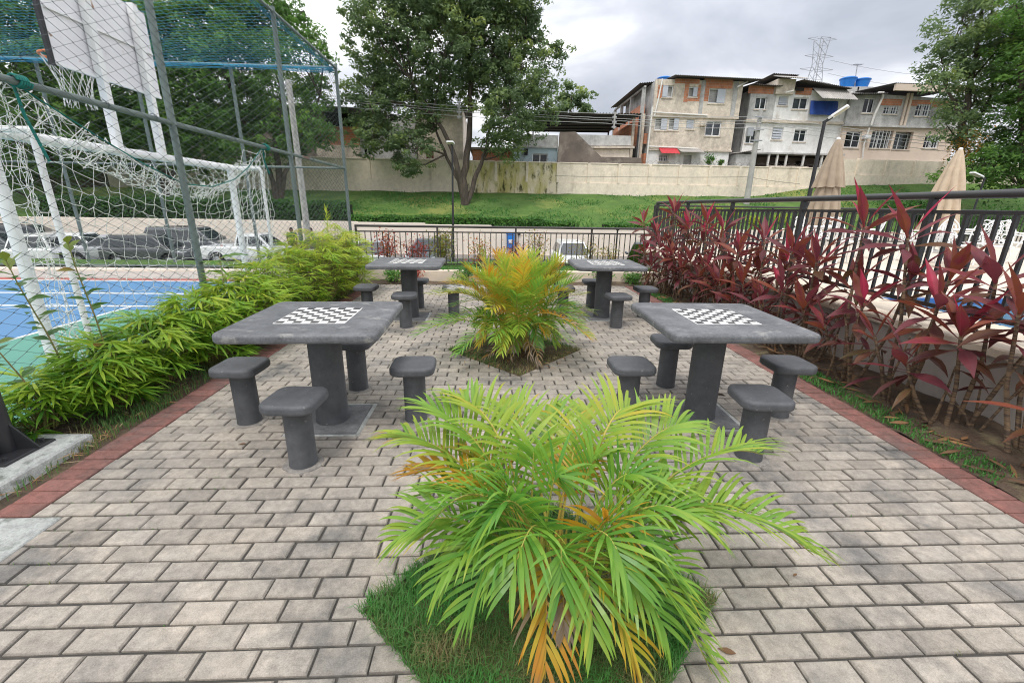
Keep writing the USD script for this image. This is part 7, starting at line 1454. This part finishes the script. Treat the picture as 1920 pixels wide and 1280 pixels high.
# ------------------------------------------------------------------ closed parasols and white chairs on the pool deck
m_canvas = solid('beige_canvas', (0.50, 0.40, 0.29), (0.42, 0.335, 0.245), scale=5, rough=0.95, bump=0.2, bscale=40)
m_canvas2 = solid('brown_canvas', (0.36, 0.285, 0.21), (0.29, 0.23, 0.17), scale=5, rough=0.95, bump=0.2, bscale=40)
def parasol(label, x, y, z0, h, lean, mat):
    t = thing('closed_parasol', label, 'parasol', (x, y, z0), group='closed parasols on the pool deck')
    MB().tube([(x, y, z0), (x, y, z0 + h * 0.5), (x, y, z0 + h + 0.02)], 0.026, 10).emit('pole', m_whitesteel, t, smooth=True)
    v, f = lathe([(0, 0), (0.3, 0), (0.3, 0.05), (0.07, 0.1), (0.05, 0.3), (0, 0.3)], 24); MB().add(v + [x, y, z0], f).emit('base', m_pole, t, smooth=40)
    def skirt(za, zb, ra, rb, folds, seed, wav):
        a = np.linspace(0, 2 * PI, 72, endpoint=False); V = []; n = 14
        for i in range(n + 1):
            u = i / n; rr = ra + (rb - ra) * u ** 0.85; ph = seed + 0.35 * math.sin(3 * u + seed)
            pl_ = np.abs(np.sin(a * folds / 2 + ph)) ** 0.7
            q = rr * (1 - wav * (0.25 + 0.75 * u) * (1 - pl_)); z = za + (zb - za) * u - 0.03 * u * pl_
            V.append(np.stack([x + q * np.cos(a), y + q * np.sin(a), z + 0 * a], 1))
        m_ = np.concatenate(V); k = np.arange(72); F = np.concatenate([np.stack([i * 72 + k, i * 72 + (k + 1) % 72, (i + 1) * 72 + (k + 1) % 72, (i + 1) * 72 + k], 1) for i in range(n)])
        return MB().add(m_, F)
    skirt(z0 + h * 0.80, z0 + h * 0.22, 0.13, 0.46, 9, 1.3, 0.5).emit('canopy', mat, t, smooth=True)
    skirt(z0 + h, z0 + h * 0.60, 0.05, 0.37, 8, 0.4, 0.38).emit('top_flap', mat, t, smooth=True)
    MB().tm(manifold3d.Manifold.sphere(0.05, 12).translate((x, y, z0 + h + 0.01))).emit('finial', m_whitesteel, t, smooth=True)
    return t
p = at(1572, 262, 11.4); parasol('brownish closed parasol beside the black street lamp', p[0], 11.4, 0.51, p[2] - 0.51, 0, m_canvas2)
p = at(1801, 281, 11.8); parasol('pale beige closed parasol near the right edge', p[0], 11.8, 0.51, p[2] - 0.51, 0, m_canvas)
m_iron = solid('white_cast_iron', (0.78, 0.78, 0.77), (0.7, 0.7, 0.69), scale=6, rough=0.5)
def scroll(c, r_, turns, ax, ay, th=0.009, ph=0.0):
    a = np.linspace(0, turns * 2 * PI, int(14 * turns)); q = r_ * (1 - 0.55 * a / a[-1])
    return [np.array(c) + np.array(ax) * qq * math.cos(t + ph) + np.array(ay) * qq * math.sin(t + ph) for t, qq in zip(a, q)]
def make_chair(loc, rot, label):
    t = thing('garden_chair', label, 'chair', loc, rot, group='white ornate iron chairs on the pool deck'); ORIGIN[str(t.GetPath())] = np.zeros(3)
    v, f = lathe([(0, 0.43), (0.19, 0.43), (0.21, 0.44), (0.21, 0.455), (0.19, 0.46), (0, 0.455)], 24); MB().add(v, f).emit('seat', m_iron, t, smooth=40)
    for k in range(4):
        a = PI / 4 + k * PI / 2; c, s = math.cos(a), math.sin(a)
        MB().tube([(0.15 * c, 0.15 * s, 0.43), (0.2 * c, 0.2 * s, 0.3), (0.15 * c, 0.15 * s, 0.14), (0.21 * c, 0.21 * s, 0.0)], [0.013, 0.013, 0.011, 0.014], 7).emit('leg', m_iron, t, smooth=True)
    MB().tube([(-0.2, -0.08, 0.45), (-0.23, -0.16, 0.7), (-0.19, -0.2, 0.84), (-0.08, -0.215, 0.92), (0, -0.22, 0.9), (0.08, -0.215, 0.92), (0.19, -0.2, 0.84), (0.23, -0.16, 0.7), (0.2, -0.08, 0.45)], 0.013, 8).emit('back_frame', m_iron, t, smooth=True)
    m = MB()
    for x, z, r_, tn in ((-0.09, 0.78, 0.075, 1.4), (0.09, 0.78, 0.075, 1.4), (-0.1, 0.62, 0.07, 1.5), (0.1, 0.62, 0.07, 1.5), (0, 0.7, 0.05, 1.2), (0, 0.84, 0.05, 1.2), (-0.06, 0.52, 0.05, 1.3), (0.06, 0.52, 0.05, 1.3), (0, 0.59, 0.035, 1.0)):
        y = -0.10 - 0.28 * (z - 0.45); m.tube(scroll((x, y, z), r_, tn, (1 if x <= 0 else -1, 0, 0), (0, -0.28, 0.96), ph=1.0), 0.0095, 5)
    m.emit('scrollwork', m_iron, t, smooth=True)
    for s in (-1, 1): MB().tube([(s * 0.22, -0.13, 0.66), (s * 0.27, 0.02, 0.66), (s * 0.25, 0.14, 0.62), (s * 0.19, 0.12, 0.45)], 0.012, 7).emit('armrest', m_iron, t, smooth=True)
    return t
chairs = [(1478, 9.6, 30, 'leftmost white iron chair, seen between the first railing bars'), (1512, 9.0, 200, 'white iron chair below the brownish parasol'), (1545, 9.9, 120, 'white iron chair right of the black street lamp'), (1590, 8.9, 250, 'white iron chair behind the tallest crimson plant'),
          (1630, 10.0, 60, 'white iron chair facing away between crimson tips'), (1712, 9.4, 200, 'white iron chair left of the pale parasol'), (1748, 8.6, 20, 'white iron chair in front of the pale parasol base'), (1800, 8.2, 190, 'nearest white iron chair with its ornate back to the pool'),
          (1836, 8.9, 100, 'white iron chair turned sideways, its back leaning right'), (1880, 8.0, 150, 'white iron chair near the right edge'), (1910, 9.2, 230, 'white iron chair cut by the right edge')]
ch0 = None
for px, Y, a, lab in chairs:
    loc = (float(at(px, 440, Y)[0]), Y, 0.515)
    if ch0 is None: ch0 = make_chair(loc, rad(a), lab)
    else: dup(ch0, loc, rad(a), lab)
for px, Y, lab in ((1530, 9.5, 'round white iron table among the left chairs'), (1780, 9.0, 'round white iron table among the right chairs')):
    x = float(at(px, 440, Y)[0]); t = thing('garden_table', lab, 'table', (x, Y, 0.515))
    v, f = lathe([(0, 0.70), (0.36, 0.70), (0.385, 0.715), (0.385, 0.73), (0.36, 0.735), (0, 0.73)], 32); MB().add(v + [x, Y, 0.515], f).emit('tabletop', m_iron, t, smooth=40)
    v, f = lathe([(0, 0.12), (0.05, 0.12), (0.03, 0.3), (0.05, 0.45), (0.03, 0.6), (0.09, 0.7), (0, 0.7)], 14); MB().add(v + [x, Y, 0.515], f).emit('column', m_iron, t, smooth=40)
    for k in range(3):
        a = k * 2 * PI / 3; MB().tube([(x, Y, 0.66), (x + 0.15 * math.cos(a), Y + 0.15 * math.sin(a), 0.62), (x + 0.3 * math.cos(a), Y + 0.3 * math.sin(a), 0.515)], 0.016, 7).emit('foot', m_iron, t, smooth=True)
